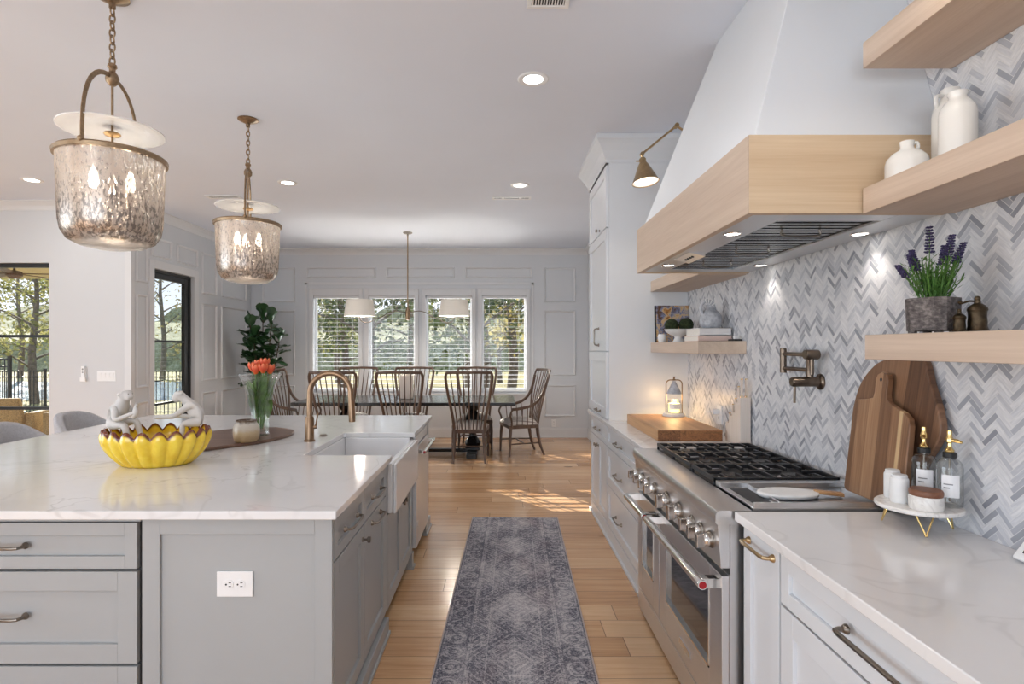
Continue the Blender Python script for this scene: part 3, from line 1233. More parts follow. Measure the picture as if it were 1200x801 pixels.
# ------------------------------------------------------------------ kitchen island
IX0, IX1, IY0, IY1 = -2.93, -0.567, 1.946, 4.71
CT0, CT1 = 0.884, 0.915
SX0, SY0, SY1 = -1.035, 2.955, 3.74
poly = [(IX0, IY0), (IX1, IY0), (IX1, SY0), (SX0 + 0.012, SY0), (SX0, SY0 + 0.012), (SX0, SY1 - 0.012), (SX0 + 0.012, SY1), (IX1, SY1), (IX1, IY1), (IX0, IY1)]
single('island_countertop', MB().prism(poly, CT0, CT1), 'quartz', 'large white quartz worktop of the grey island, cut out around the sink', 'countertop', (-1.75, 3.3, CT0), bevel=0.004, seg=3)

# drawer unit facing the camera
FI = Fny(2.005)
u0, u1 = -2.30, -1.272
t = thing('island_drawer_cabinet', 'grey three-drawer cabinet at the near left end of the island', 'cabinet', (-1.78, 2.4, 0))
part('cabinet_body', MB().box(u0, u1, 2.006, 2.62, 0.10, CT0 - 0.001).box(u0, u1, 2.07, 2.60, 0.0, 0.10), 'gap', t)
for (za, zb, hz) in ((0.700, 0.862, 0.783), (0.366, 0.690, 0.535), (0.11, 0.356, 0.24)):
    d = part('drawer', shaker(FI, u0 + 0.006, u1 - 0.008, za, zb, 0.068 if zb - za > 0.2 else 0.044), 'cab_grey', t, 0.0015)
    part('handle', pull(FI, -1.895, -1.672, hz, 0.02, 0.0058, 0.034), 'nickel', d)
part('cabinet_rail', MB().box(u0, u1, 0.865, CT0 - 0.001, -0.001, 0.012, FI), 'cab_grey', t)

# door and drawer unit facing the aisle, with the panelled end towards the camera
FX = Fpx(-0.612)
t = thing('island_door_cabinet', 'grey island cabinet with panelled end, two top drawers and two doors', 'cabinet', (-0.9, 2.45, 0))
part('cabinet_body', MB().box(-1.262, -0.6125, 2.006, 2.918, 0.02, CT0 - 0.001), 'gap', t)
m = shaker(FI, -1.262, -0.592, 0.0, CT0 - 0.001, 0.062, 0.02, 0.010)
part('end_panel', m, 'cab_grey', t, 0.0015)
part('face_frame', MB().box(1.986, 2.012, 0.0, CT0 - 0.001, -0.01, 0.018, FX).box(2.012, 2.918, 0.866, CT0 - 0.001, 0, 0.018, FX), 'cab_grey', t)
for k, (a, b) in enumerate(((2.014, 2.452), (2.460, 2.914))):
    d = part('drawer', shaker(FX, a, b, 0.716, 0.862, 0.042), 'cab_grey', t, 0.0015)
    c_ = (a + b) / 2
    part('handle', pull(FX, c_ - 0.09, c_ + 0.09, 0.79, 0.02), 'nickel', d)
    d = part('door', shaker(FX, a, b, 0.105, 0.708, 0.058), 'cab_grey', t, 0.0015)
    if k == 0:
        part('knob', knob_t(FX, b - 0.03, 0.655, 0.02), 'nickel', d)
    else:
        part('handle', pull(FX, c_ - 0.09, c_ + 0.09, 0.672, 0.02), 'nickel', d)
part('plinth', MB().box(-1.25, -0.575, 1.978, 2.918, 0.0, 0.085).box(-1.25, -0.566, 1.97, 2.918, 0.0, 0.018), 'cab_grey', t, 0.003)

# sink base
t = thing('sink_base_cabinet', 'grey two-door island cabinet beneath the white farmhouse sink', 'cabinet', (-0.9, 3.36, 0))
part('cabinet_body', MB().box(-1.20, -0.6125, 2.922, 3.818, 0.105, 0.595).box(-1.19, -0.68, 2.925, 3.815, 0, 0.105).box(-1.2, -1.06, 2.922, 3.818, 0.595, CT0 - 0.001), 'gap', t)
part('face_frame', MB().box(2.922, 2.965, 0.105, CT0 - 0.001, -0.01, 0.018, FX).box(3.772, 3.818, 0.105, CT0 - 0.001, -0.01, 0.018, FX).box(2.964, 3.773, 0.095, 0.112, -0.01, 0.018, FX), 'cab_grey', t)
for k, (a, b) in enumerate(((2.968, 3.366), (3.372, 3.770))):
    d = part('door', shaker(FX, a, b, 0.115, 0.596, 0.058), 'cab_grey', t, 0.0015)
    part('knob', knob_t(FX, (b - 0.03) if k == 0 else (a + 0.03), 0.562, 0.02), 'nickel', d)
part('foot', MB().box(-0.64, -0.585, 3.762, 3.818, 0, 0.105).box(-0.65, -0.575, 3.752, 3.822, 0, 0.02), 'cab_grey', t, 0.003)

# farmhouse sink: an open basin with an apron front
ax0, ax1, zb = -1.06, -0.548, 0.602
m = MB()
ya, yb_ = 2.972, 3.765
ya2, yb2, xa2, xb2 = ya + 0.03, yb_ - 0.03, ax0 + 0.03, ax1 - 0.05
zr = CT0 - 0.012
zr = 0.868
zk = CT0 - 0.0006
m.box(ax0, xa2, ya, yb_, zb, zk).box(IX1 + 0.001, ax1, ya, yb_, zb, zr).box(xb2, IX1 - 0.0, ya, yb_, zb, zr).box(xa2, xb2, ya, ya2, zb, zk).box(xa2, xb2, yb2, yb_, zb, zk).box(xa2, xb2, ya2, yb2, zb, zb + 0.03)
t = thing('farmhouse_sink', 'white apron-front farmhouse sink set into the island', 'sink', (-0.8, 3.36, zb))
part('basin', m, 'sink_white', t, 0.010, seg=3)
part('drain', MB().lathe([(0, 0.036), (0.03, 0.036), (0.045, 0.033), (0.045, 0.030)], (-0.83, 3.36, zb), 20), 'nickel', t)

# dishwasher
t = thing('dishwasher', 'stainless steel dishwasher at the far end of the island', 'dishwasher', (-0.9, 4.12, 0))
part('cabinet_body', MB().box(-1.18, -0.60, 3.825, 4.425, 0.10, CT0 - 0.002).box(-1.16, -0.70, 3.83, 4.42, 0, 0.10), 'gap', t)
d = part('door', MB().box(3.828, 4.422, 0.115, 0.80, 0.013, 0.044, FX), 'steel_z', t, 0.004)
part('control_panel', MB().box(3.828, 4.422, 0.806, 0.872, 0.013, 0.036, FX), 'steel', t, 0.003)
m = MB()
m.tube([FX(3.85, 0.765, 0.095), FX(4.40, 0.765, 0.095)], 0.0125, 14)
for u in (3.885, 4.365):
    m.box(u - 0.014, u + 0.014, 0.752, 0.778, 0.044, 0.097, FX)
hd = part('handle', m, 'chrome', d)
part('badge', MB().tube([FX(3.846, 0.765, 0.095), FX(3.852, 0.765, 0.095)], 0.009, 14), 'red', hd)
part('vent', MB().box(3.86, 3.90, 0.25, 0.285, 0.044, 0.048, FX), 'steel', d)
t = thing('island_end_post', 'grey end panel of the island beside the dishwasher', 'panel', (-0.8, 4.55, 0))
part('end_board', MB().box(-1.2, -0.598, 4.43, 4.68, 0, CT0 - 0.001), 'cab_grey', t, 0.002)
part('side_frame', shaker(FX, 4.432, 4.68, 0.09, 0.87, 0.05, 0.018), 'cab_grey', t, 0.0015)
part('plinth', MB().box(4.43, 4.69, 0, 0.085, 0.014, 0.032, FX).box(4.425, 4.695, 0, 0.018, 0.014, 0.042, FX), 'cab_grey', t, 0.002)
# back half of the island under the stools
t = thing('island_back_cabinet', 'grey panelled back of the island behind the stools', 'cabinet', (-2.0, 3.6, 0))
part('cabinet_body', MB().box(-2.28, -1.275, 2.64, 4.68, 0, CT0 - 0.001), 'cab_grey', t)
for k in range(3):
    part('back_panel', shaker(lambda u, w_, n: (-2.281 - n, u, w_), 2.65 + k * 0.68, 3.31 + k * 0.68, 0.08, 0.87), 'cab_grey', t, 0.0015)
# slim electrical plate on the island end
FO = Fny(1.994)
def outlet_plate(name, label, F, u, w_, horiz, group=None, screws=True):
    o0 = F(u, w_, 0)
    t = thing(name, label, 'outlet', o0, group=group)
    a, b = (0.064, 0.045) if horiz else (0.038, 0.062)
    part('cover_plate', MB().box(u - a, u + a, w_ - b, w_ + b, 0, 0.006, F), 'plastic_white', t, 0.0025)
    for s in (-1, 1):
        cu, cw_ = (u + s * 0.0205, w_) if horiz else (u, w_ + s * 0.0205)
        r = part('receptacle', MB().tube([F(cu, cw_, 0.004), F(cu, cw_, 0.0085)], 0.0165, 24), 'plastic_white', t)
        m = MB()
        for q in (-1, 1):
            if horiz:
                m.box(cu + 0.0005, cu + 0.009, cw_ + q * 0.0065 - 0.0013, cw_ + q * 0.0065 + 0.0013, 0.008, 0.0092, F)
            else:
                m.box(cu + q * 0.0065 - 0.0013, cu + q * 0.0065 + 0.0013, cw_ - 0.0005, cw_ + 0.008, 0.008, 0.0092, F)
        if horiz:
            m.tube([F(cu - 0.0085, cw_, 0.008), F(cu - 0.0085, cw_, 0.0092)], 0.0032, 10)
        else:
            m.tube([F(cu, cw_ - 0.0085, 0.008), F(cu, cw_ - 0.0085, 0.0092)], 0.0032, 10)
        part('slot', m, 'gap', r)
    return t
outlet_plate('outlet', 'white double outlet on the grey end panel of the island', FO, -0.937, 0.645, True)

# faucet and air switch
fx, fy = -1.15, 3.40
t = thing('kitchen_faucet', 'bronze gooseneck faucet standing behind the sink', 'faucet', (fx, fy, CT1))
part('faucet_base', MB().lathe([(0, 0), (0.033, 0), (0.033, 0.008), (0.027, 0.011), (0.027, 0.135), (0.0235, 0.142), (0.0235, 0.15), (0, 0.15)], (fx, fy, CT1), 28), 'champagne', t)
pts = [(fx, fy, CT1 + 0.145), (fx, fy, CT1 + 0.22), (fx + 0.002, fy, CT1 + 0.29)]
cx, cz, rr = fx + 0.128, CT1 + 0.285, 0.126
for k in range(0, 15):
    a = PI - PI * 1.03 * k / 14
    pts.append((cx + rr * math.cos(a), fy - 0.02 * k / 14, cz + rr * math.sin(a)))
pts.append((cx + rr + 0.004, fy - 0.022, cz - 0.06))
part('spout', MB().tube(smooth_path(pts, 3), 0.0172, 16), 'champagne', t)
part('spray_head', MB().tube([(cx + rr + 0.002, fy - 0.021, cz - 0.03), (cx + rr + 0.008, fy - 0.023, cz - 0.12), (cx + rr + 0.009, fy - 0.023, cz - 0.165)], [0.0178, 0.0205, 0.019], 16), 'champagne', t)
m = MB().tube([(fx + 0.02, fy, CT1 + 0.085), (fx + 0.042, fy + 0.004, CT1 + 0.087)], 0.012, 12).tube([(fx + 0.036, fy, CT1 + 0.087), (fx + 0.043, fy + 0.004, CT1 + 0.13), (fx + 0.047, fy + 0.01, CT1 + 0.17)], [0.0055, 0.005, 0.006], 8)
part('lever', m, 'champagne', t)
single('air_switch', MB().lathe([(0, 0.012), (0.018, 0.012), (0.02, 0.008), (0.026, 0.004), (0.027, 0.0), (0, 0)], (-1.13, 3.60, CT1), 20), 'nickel', 'small round metal button in the worktop beside the faucet', 'switch', (-1.13, 3.60, CT1))

# ------------------------------------------------------------------ right-hand run
RXF = 0.855      # carcass front
FR = Fnx(RXF)
single('near_countertop', MB().box(0.808, XW - 0.001, -0.6, 1.942, CT0, CT1), 'quartz', 'white quartz worktop in the right foreground, by the range', 'countertop', (1.1, 1.0, CT0), bevel=0.004, seg=3)
single('far_countertop', MB().box(0.806, XW - 0.001, 3.172, 5.19, CT0, CT1), 'quartz', 'white quartz worktop beyond the range under the butcher block', 'countertop', (1.1, 4.0, CT0), bevel=0.004, seg=3)

t = thing('pullout_cabinet', 'narrow white pull-out cabinet directly beside the near end of the range', 'cabinet', (1.1, 1.81, 0))
part('cabinet_body', MB().box(RXF + 0.001, XW, 1.680, 1.935, 0.0, CT0 - 0.001), 'gap', t)
d = part('door', shaker(FR, 1.688, 1.930, 0.11, 0.868, 0.05), 'cab_white', t, 0.0015)
part('handle', pull(FR, 1.72, 1.885, 0.836, 0.02, 0.0062, 0.034), 'brass', d, label='aged brass bar handle')
part('plinth', MB().box(1.68, 1.935, 0, 0.10, 0, 0.012, FR), 'cab_white', t)
t = thing('near_drawer_cabinet', 'white cabinet in the right foreground with a wide top drawer', 'cabinet', (1.1, 1.2, 0))
part('cabinet_body', MB().box(RXF + 0.001, XW, 0.702, 1.678, 0.0, CT0 - 0.001), 'gap', t)
for (za, zb, hz) in ((0.723, 0.868, 0.803), (0.42, 0.715, 0.60), (0.11, 0.412, 0.28)):
    d = part('drawer', shaker(FR, 0.71, 1.676, za, zb, 0.044 if zb > 0.8 else 0.068), 'cab_white', t, 0.0015)
    part('handle', pull(FR, 1.03, 1.355, hz, 0.02, 0.0065, 0.036), 'nickel', d)
part('plinth', MB().box(0.702, 1.678, 0, 0.10, 0, 0.012, FR), 'cab_white', t)
t = thing('corner_base_cabinet', 'white cabinet at the very end of the right foreground worktop', 'cabinet', (1.1, 0.0, 0))
part('cabinet_body', MB().box(RXF + 0.001, XW, -0.58, 0.70, 0.0, CT0 - 0.001), 'cab_white', t)
part('door', shaker(FR, -0.57, 0.06, 0.11, 0.868), 'cab_white', t, 0.0015)
part('door', shaker(FR, 0.07, 0.695, 0.11, 0.868), 'cab_white', t, 0.0015)

t = thing('far_drawer_cabinet', 'white three-drawer cabinet beyond the range', 'cabinet', (1.1, 3.8, 0))
part('cabinet_body', MB().box(RXF + 0.001, XW, 3.175, 4.40, 0.0, CT0 - 0.001), 'gap', t)
for (za, zb, hz) in ((0.716, 0.868, 0.792), (0.425, 0.708, 0.566), (0.115, 0.417, 0.262)):
    d = part('drawer', shaker(FR, 3.182, 4.392, za, zb, 0.044 if zb > 0.8 else 0.06), 'cab_white', t, 0.0015)
    part('handle', pull(FR, 3.86, 4.04, hz, 0.02), 'nickel', d)
part('plinth', MB().box(3.175, 4.40, 0, 0.105, -0.001, 0.022, FR).box(3.175, 4.40, 0, 0.02, 0, 0.035, FR), 'cab_white', t, 0.002)
t = thing('far_door_cabinet', 'white base cabinet with two doors, below the tall pantry cabinet', 'cabinet', (1.1, 4.8, 0))
part('cabinet_body', MB().box(RXF + 0.001, XW, 4.405, 5.18, 0.0, CT0 - 0.001), 'gap', t)
d = part('drawer', shaker(FR, 4.412, 5.172, 0.716, 0.868, 0.044), 'cab_white', t, 0.0015)
part('handle', pull(FR, 4.70, 4.88, 0.792, 0.02), 'nickel', d)
for k, (a, b) in enumerate(((4.412, 4.788), (4.795, 5.172))):
    d = part('door', shaker(FR, a, b, 0.115, 0.708, 0.055), 'cab_white', t, 0.0015)
    part('knob', knob_t(FR, (b - 0.03) if k == 0 else a + 0.03, 0.655, 0.02), 'nickel', d)
part('plinth', MB().box(4.405, 5.18, 0, 0.105, -0.001, 0.022, FR).box(4.405, 5.19, 0, 0.02, 0, 0.035, FR), 'cab_white', t, 0.002)

# tall pantry cabinet standing on the worktop
TY0, TY1 = 4.335, 5.165
FT = Fnx(0.838)
t = thing('tall_pantry_cabinet', 'tall white pantry cabinet with crown reaching the ceiling', 'cabinet', (1.1, 4.75, CT1))
part('cabinet_body', MB().box(0.8385, XW, TY0, TY1, CT1 + 0.001, 3.0), 'cab_white', t, 0.002)
for k, (za, zb) in enumerate(((2.41, 2.885), (1.455, 2.40), (0.935, 1.445))):
    d = part('door', shaker(FT, TY0 + 0.012, TY1 - 0.012, za, zb, 0.075, 0.021), 'cab_white', t, 0.0015)
    if k == 0:
        part('knob', knob_t(FT, TY0 + 0.28, 2.435, 0.021), 'nickel', d)
    elif k == 1:
        F2 = lambda u, w_, n: FT(w_, u, n)
        part('handle', pull(F2, 1.50, 1.635, TY0 + 0.31, 0.021, 0.007, 0.04), 'nickel', d)
    else:
        part('handle', pull(FT, TY0 + 0.24, TY0 + 0.40, 0.965, 0.021), 'nickel', d)
prof = [(0.0, 2.90), (0.006, 2.90), (0.006, 2.925), (0.016, 2.945), (0.034, 2.985), (0.062, 3.03), (0.082, 3.055), (0.088, 3.06), (0.088, CEIL - 0.002), (0.0, CEIL - 0.002)]
m = MB()
x0 = 0.838 - 0.021
for (p, q) in zip(prof, prof[1:]):
    A = lambda o_, z_: (x0 - o_, TY0 - o_, z_)
    B = lambda o_, z_: (x0 - o_, TY1 + o_, z_)
    D = lambda o_, z_: (XW, TY0 - o_, z_)
    G = lambda o_, z_: (XW, TY1 + o_, z_)
    m.face([A(*p), B(*p), B(*q), A(*q)])
    m.face([A(*p), D(*p), D(*q), A(*q)])
    m.face([B(*p), G(*p), G(*q), B(*q)])
part('crown', m, 'cab_white', t, sharp=50)

# ------------------------------------------------------------------ range
ZR = 0.914
RY0, RY1 = 1.958, 3.168
t = thing('gas_range', 'wide stainless steel gas range with double ovens and griddle', 'range', (1.1, 2.56, 0))
part('range_body', MB().box(0.80, 1.43, RY0, RY1, 0.035, 0.895), 'steel_z', t)
# rounded front rail and control panel
m = MB()
prof = [(0.752, 0.866), (0.748, 0.874), (0.748, 0.900), (0.754, 0.911), (0.764, ZR), (0.875, ZR), (0.875, 0.866)]
m.hexa([(x, RY0 - 0.004, z) for x, z in prof], [(x, RY1 + 0.002, z) for x, z in prof])
part('front_rail', m, 'steel', t, sharp=30)
m = MB()
prof = [(0.757, 0.866), (0.768, 0.712), (0.7995, 0.712), (0.7995, 0.866)]
m.hexa([(x, RY0, z) for x, z in prof], [(x, RY1, z) for x, z in prof])
part('control_panel', m, 'steel', t, 0.002)
part('seam', MB().box(0.795, 0.83, RY0 + 0.003, RY1 - 0.003, 0.69, 0.712), 'gap', t)
slope = (0.768 - 0.757) / (0.866 - 0.712)
def knob_range(y, r, z=0.789):
    xf = 0.757 + (0.866 - z) * slope
    m = MB().lathe([(0, 0), (r * 1.22, 0), (r * 1.22, 0.004), (r * 1.12, 0.006), (r * 1.05, 0.012), (0, 0.012)], (xf, y, z), 28, (-1, 0, -0.1))
    k = part('knob', m, 'nickel', t)
    FK = lambda u, w_, n: (xf - n, y + u, z + w_ - n * 0.1)
    part('knob_ring', MB().lathe([(0, 0.011), (r * 0.92, 0.011), (r * 0.92, 0.026), (r * 0.84, 0.029), (0, 0.029)], (xf, y, z), 28, (-1, 0, -0.1)), 'chrome', k)
    part('knob_grip', MB().box(-r * 0.52, r * 0.52, -r * 0.96, r * 0.96, 0.024, 0.056, FK), 'satin', k, 0.004)
for y in (3.10, 2.99, 2.88, 2.77):
    knob_range(y, 0.0235)
for y in (2.56, 2.385):
    knob_range(y, 0.032)
for y in (2.225, 2.13, 2.035):
    knob_range(y, 0.0255)
# oven doors
FD = Fnx(0.80)
def oven_door(a, b, wa, wb, name_badge):
    m = MB()
    z0, z1, w0, w1 = 0.155, 0.682, 0.295, 0.60
    m.box(a, wa, z0, z1, 0, 0.026, FD).box(wb, b, z0, z1, 0, 0.026, FD).box(wa, wb, z0, w0, 0, 0.026, FD).box(wa, wb, w1, z1, 0, 0.026, FD)
    d = part('oven_door', m, 'steel', t, 0.0025)
    part('window', MB().box(wa, wb, w0, w1, 0.004, 0.016, FD), 'oven_glass', d)
    m = MB()
    m.box(wa, wb, w0, w0 + 0.008, 0.016, 0.028, FD).box(wa, wb, w1 - 0.008, w1, 0.016, 0.028, FD).box(wa, wa + 0.008, w0, w1, 0.016, 0.028, FD).box(wb - 0.008, wb, w0, w1, 0.016, 0.028, FD)
    part('window_bezel', m, 'chrome', d)
    m = MB()
    m.tube([FD(a + 0.008, 0.650, 0.092), FD(b - 0.008, 0.650, 0.092)], 0.0175, 18)
    for u in (a + 0.026, b - 0.026):
        m.box(u - 0.018, u + 0.018, 0.636, 0.670, 0.024, 0.092, FD)
    h = part('handle', m, 'chrome', d, 0.002)
    part('badge', MB().tube([FD(a + 0.002, 0.650, 0.092), FD(a + 0.0085, 0.650, 0.092)], 0.0135, 20), 'red', h, label='round red medallion on the handle end')
    part('badge_ring', MB().lathe([(0.0135, 0), (0.0165, 0), (0.0165, 0.005), (0.0135, 0.005)], FD(a + 0.001, 0.650, 0.092), 20, (0, 1, 0), closed=True), 'chrome', h)
    if name_badge:
        part('name_plate', MB().box(2.285, 2.425, 0.213, 0.240, 0.026, 0.030, FD), 'chrome', d, 0.001)
oven_door(1.966, 2.735, 2.085, 2.625, True)
oven_door(2.747, 3.160, 2.845, 3.065, False)
part('kick_drawer', MB().box(RY0 + 0.008, RY1 - 0.008, 0.035, 0.147, 0, 0.024, FD), 'steel', t, 0.0025)
part('foot', MB().cyl((0.86, 2.05, 0), (0.86, 2.05, 0.036), 0.02), 'black_metal', t)
part('foot', MB().cyl((0.86, 3.08, 0), (0.86, 3.08, 0.036), 0.02), 'black_metal', t)
part('foot', MB().cyl((1.38, 2.05, 0), (1.38, 2.05, 0.036), 0.02), 'black_metal', t)
part('foot', MB().cyl((1.38, 3.08, 0), (1.38, 3.08, 0.036), 0.02), 'black_metal', t)
# cooktop well
part('cooktop', MB().box(0.874, 1.432, 2.318, RY1, 0.895, 0.903), 'iron', t)
part('back_trim', MB().box(1.405, 1.438, RY0, RY1, 0.895, 0.93), 'steel', t, 0.003)
# three grates with two burners each
for k in range(3):
    y0, y1 = 2.322 + k * 0.2825, 2.322 + (k + 1) * 0.2825 - 0.004
    x0, x1 = 0.882, 1.402
    zt, zb2 = 0.944, 0.926
    bw = 0.011
    m = MB()
    m.box(x0, x1, y0, y0 + bw, zb2, zt).box(x0, x1, y1 - bw, y1, zb2, zt).box(x0, x0 + bw, y0, y1, zb2, zt).box(x1 - bw, x1, y0, y1, zb2, zt)
    xm = (x0 + x1) / 2
    m.box(xm - bw / 2, xm + bw / 2, y0, y1, zb2, zt)
    for cxx in ((x0 + xm) / 2, (xm + x1) / 2):
        yc = (y0 + y1) / 2
        rg = 0.045
        m.box(cxx - bw / 2, cxx + bw / 2, y0, yc - rg, zb2 + 0.003, zt).box(cxx - bw / 2, cxx + bw / 2, yc + rg, y1, zb2 + 0.003, zt)
        m.box(cxx - (xm - x0) / 2, cxx - rg, yc - bw / 2, yc + bw / 2, zb2 + 0.003, zt).box(cxx + rg, cxx + (xm - x0) / 2, yc - bw / 2, yc + bw / 2, zb2 + 0.003, zt)
        for sx in (-1, 1):
            for sy in (-1, 1):
                m.box(cxx + sx * 0.07 - bw / 2, cxx + sx * 0.07 + bw / 2, (y0 if sy < 0 else yc + 0.055), (yc - 0.055 if sy < 0 else y1), zb2 + 0.003, zt)
    for xx in (x0, x1 - bw):
        for yy in (y0, y1 - bw):
            m.box(xx, xx + bw, yy, yy + bw, 0.903, zb2)
    part('grate', m, 'iron', t, 0.002)
    for cxx in ((x0 + xm) / 2, (xm + x1) / 2):
        b = part('burner', MB().lathe([(0, 0.903), (0.06, 0.903), (0.055, 0.912), (0.042, 0.914), (0.042, 0.920), (0, 0.920)], (cxx, yc, 0), 24), 'steel', t)
        part('burner_cap', MB().lathe([(0, 0.919), (0.038, 0.919), (0.04, 0.924), (0.036, 0.929), (0, 0.930)], (cxx, yc, 0), 24), 'iron', b)
# griddle with raised rim
gx0, gx1, gy0, gy1 = 0.885, 1.405, 1.972, 2.314
m = MB()
m.box(gx0, gx1, gy0, gy1, 0.905, 0.918)
m.box(gx0, gx1, gy1 - 0.05, gy1, 0.918, 0.936)
m.hexa([(gx0, gy0, 0.905), (gx1, gy0, 0.905), (gx1, gy0 + 0.022, 0.905), (gx0, gy0 + 0.022, 0.905)], [(gx0 + 0.012, gy0 + 0.012, 0.934), (gx1, gy0 + 0.012, 0.934), (gx1, gy0 + 0.022, 0.934), (gx0 + 0.012, gy0 + 0.022, 0.934)])
m.box(gx1 - 0.02, gx1, gy0 + 0.02, gy1 - 0.05, 0.918, 0.936)
m.box(gx0, gx0 + 0.016, gy0 + 0.02, gy1, 0.905, 0.922)
m.box(gx0 + 0.11, gx0 + 0.118, gy0 + 0.022, gy1 - 0.05, 0.918, 0.930)
part('griddle', m, 'steel_x', t, 0.002)
part('drip_slot', MB().box(gx0 + 0.03, gx0 + 0.10, gy0 + 0.04, gy1 - 0.07, 0.9175, 0.9195), 'gap', t)

# ------------------------------------------------------------------ hood
HY0, HY1, HXF = 1.812, 3.295, 0.800
HZ0, HZ1 = 1.912, 2.165
t = thing('range_hood', 'tapered white range hood with pale oak band', 'range hood', (1.12, 2.555, HZ0))
m = MB()
lo = [(HXF + 0.022, HY0 + 0.018, HZ1 - 0.02), (XW, HY0 + 0.018, HZ1 - 0.02), (XW, HY1 - 0.018, HZ1 - 0.02), (HXF + 0.022, HY1 - 0.018, HZ1 - 0.02)]
hi = [(1.155, 2.115, CEIL), (XW, 2.115, CEIL), (XW, 2.995, CEIL), (1.155, 2.995, CEIL)]
m.hexa(lo, hi)
part('hood_body', m, 'hood_white', t, 0.003)
m = MB().prism([(HXF, HY0), (HXF, HY1), (HXF + 0.028, HY1 - 0.028), (HXF + 0.028, HY0 + 0.028)], HZ0, HZ1)
part('front_band', m, 'oak_y', t, 0.002)
part('side_band', MB().prism([(HXF + 0.0006, HY0), (XW, HY0), (XW, HY0 + 0.028), (HXF + 0.0286, HY0 + 0.028)], HZ0, HZ1), 'oak_x', t, 0.002)
part('side_band', MB().prism([(HXF + 0.0006, HY1), (XW, HY1), (XW, HY1 - 0.028), (HXF + 0.0286, HY1 - 0.028)], HZ0, HZ1), 'oak_x', t, 0.002)
LX0, LX1, LY0, LY1, LZ = HXF + 0.03, XW - 0.001, HY0 + 0.03, HY1 - 0.03, HZ0 + 0.004
m = MB()
fx0, fx1, fy0, fy1 = LX0 + 0.125, LX1 - 0.13, LY0 + 0.10, LY1 - 0.10
m.box(LX0, fx0, LY0, LY1, LZ, LZ + 0.02).box(fx1, LX1, LY0, LY1, LZ, LZ + 0.02).box(fx0, fx1, LY0, fy0, LZ, LZ + 0.02).box(fx0, fx1, fy1, LY1, LZ, LZ + 0.02)
part('liner', m, 'steel_x', t, 0.002)
part('cavity_shade_plate', MB().box(fx0 - 0.002, fx1 + 0.002, fy0 - 0.002, fy1 + 0.002, LZ + 0.045, LZ + 0.05), 'gap', t)  # dark plate painted in for the shade between the baffles
for k in range(3):
    a = fy0 + (fy1 - fy0) * k / 3 + 0.002
    b = fy0 + (fy1 - fy0) * (k + 1) / 3 - 0.002
    m = MB()
    m.box(fx0, fx1, a, a + 0.012, LZ + 0.004, LZ + 0.03).box(fx0, fx1, b - 0.012, b, LZ + 0.004, LZ + 0.03).box(fx0, fx0 + 0.012, a, b, LZ + 0.004, LZ + 0.03).box(fx1 - 0.012, fx1, a, b, LZ + 0.004, LZ + 0.03)
    nb = 8
    for j in range(nb):
        yy = a + 0.012 + (b - a - 0.024) * (j + 0.5) / nb
        hw = (b - a) / nb * 0.26
        m.hexa([(fx0, yy - hw, LZ + 0.008), (fx1, yy - hw, LZ + 0.008), (fx1, yy + hw, LZ + 0.008), (fx0, yy + hw, LZ + 0.008)],
               [(fx0, yy - hw * 0.6, LZ + 0.028), (fx1, yy - hw * 0.6, LZ + 0.028), (fx1, yy + hw * 0.6, LZ + 0.028), (fx0, yy + hw * 0.6, LZ + 0.028)])
    f = part('baffle_filter', m, 'filter_steel', t)
    yc = (a + b) / 2
    xm = (fx0 + fx1) / 2
    part('filter_handle', MB().tube(smooth_path([(xm - 0.07, yc - 0.02, LZ + 0.008), (xm - 0.07, yc - 0.02, LZ - 0.012), (xm + 0.0, yc - 0.02, LZ - 0.016), (xm + 0.07, yc - 0.02, LZ - 0.012), (xm + 0.07, yc - 0.02, LZ + 0.008)], 4), 0.004, 8), 'nickel', f)
HLAMPS = [(LX0 + 0.062, LY0 + 0.32), (LX0 + 0.062, LY1 - 0.28), (LX1 - 0.062, LY0 + 0.32), (LX1 - 0.062, LY1 - 0.28)]
for (xx, yy) in HLAMPS:
    l = part('hood_light', MB().lathe([(0.026, 0.001), (0.033, -0.004), (0.036, 0.0), (0.026, 0.001)], (xx, yy, LZ), 24), 'chrome', t)
    part('lens', MB().lathe([(0, -0.0015), (0.027, -0.0015), (0.027, 0.001), (0, 0.001)], (xx, yy, LZ), 24), 'hood_glow', l)
    d = bpy.data.lights.new('hood_spot', 'SPOT')
    d.energy = 2.6
    d.color = (1.0, 0.93, 0.84)
    d.spot_size = math.radians(95)
    d.spot_blend = 0.6
    d.shadow_soft_size = 0.02
    o = bpy.data.objects.new('hood_spot', d)
    C.objects.link(o)
    o.location = (xx, yy, LZ - 0.01)
yc = (LY0 + LY1) / 2 + 0.12
k = part('control_panel', MB().hexa([(LX0 + 0.03, yc - 0.11, LZ - 0.004), (LX0 + 0.105, yc - 0.11, LZ - 0.022), (LX0 + 0.105, yc + 0.11, LZ - 0.022), (LX0 + 0.03, yc + 0.11, LZ - 0.004)], [(LX0 + 0.03, yc - 0.11, LZ + 0.001), (LX0 + 0.105, yc - 0.11, LZ + 0.001), (LX0 + 0.105, yc + 0.11, LZ + 0.001), (LX0 + 0.03, yc + 0.11, LZ + 0.001)]), 'steel', t, 0.002)
m = MB()
for j in range(4):
    m.lathe([(0, -0.018), (0.006, -0.018), (0.007, -0.010), (0, -0.010)], (LX0 + 0.065, yc - 0.055 + j * 0.03, LZ), 12)
part('button', m, 'black_metal', k)

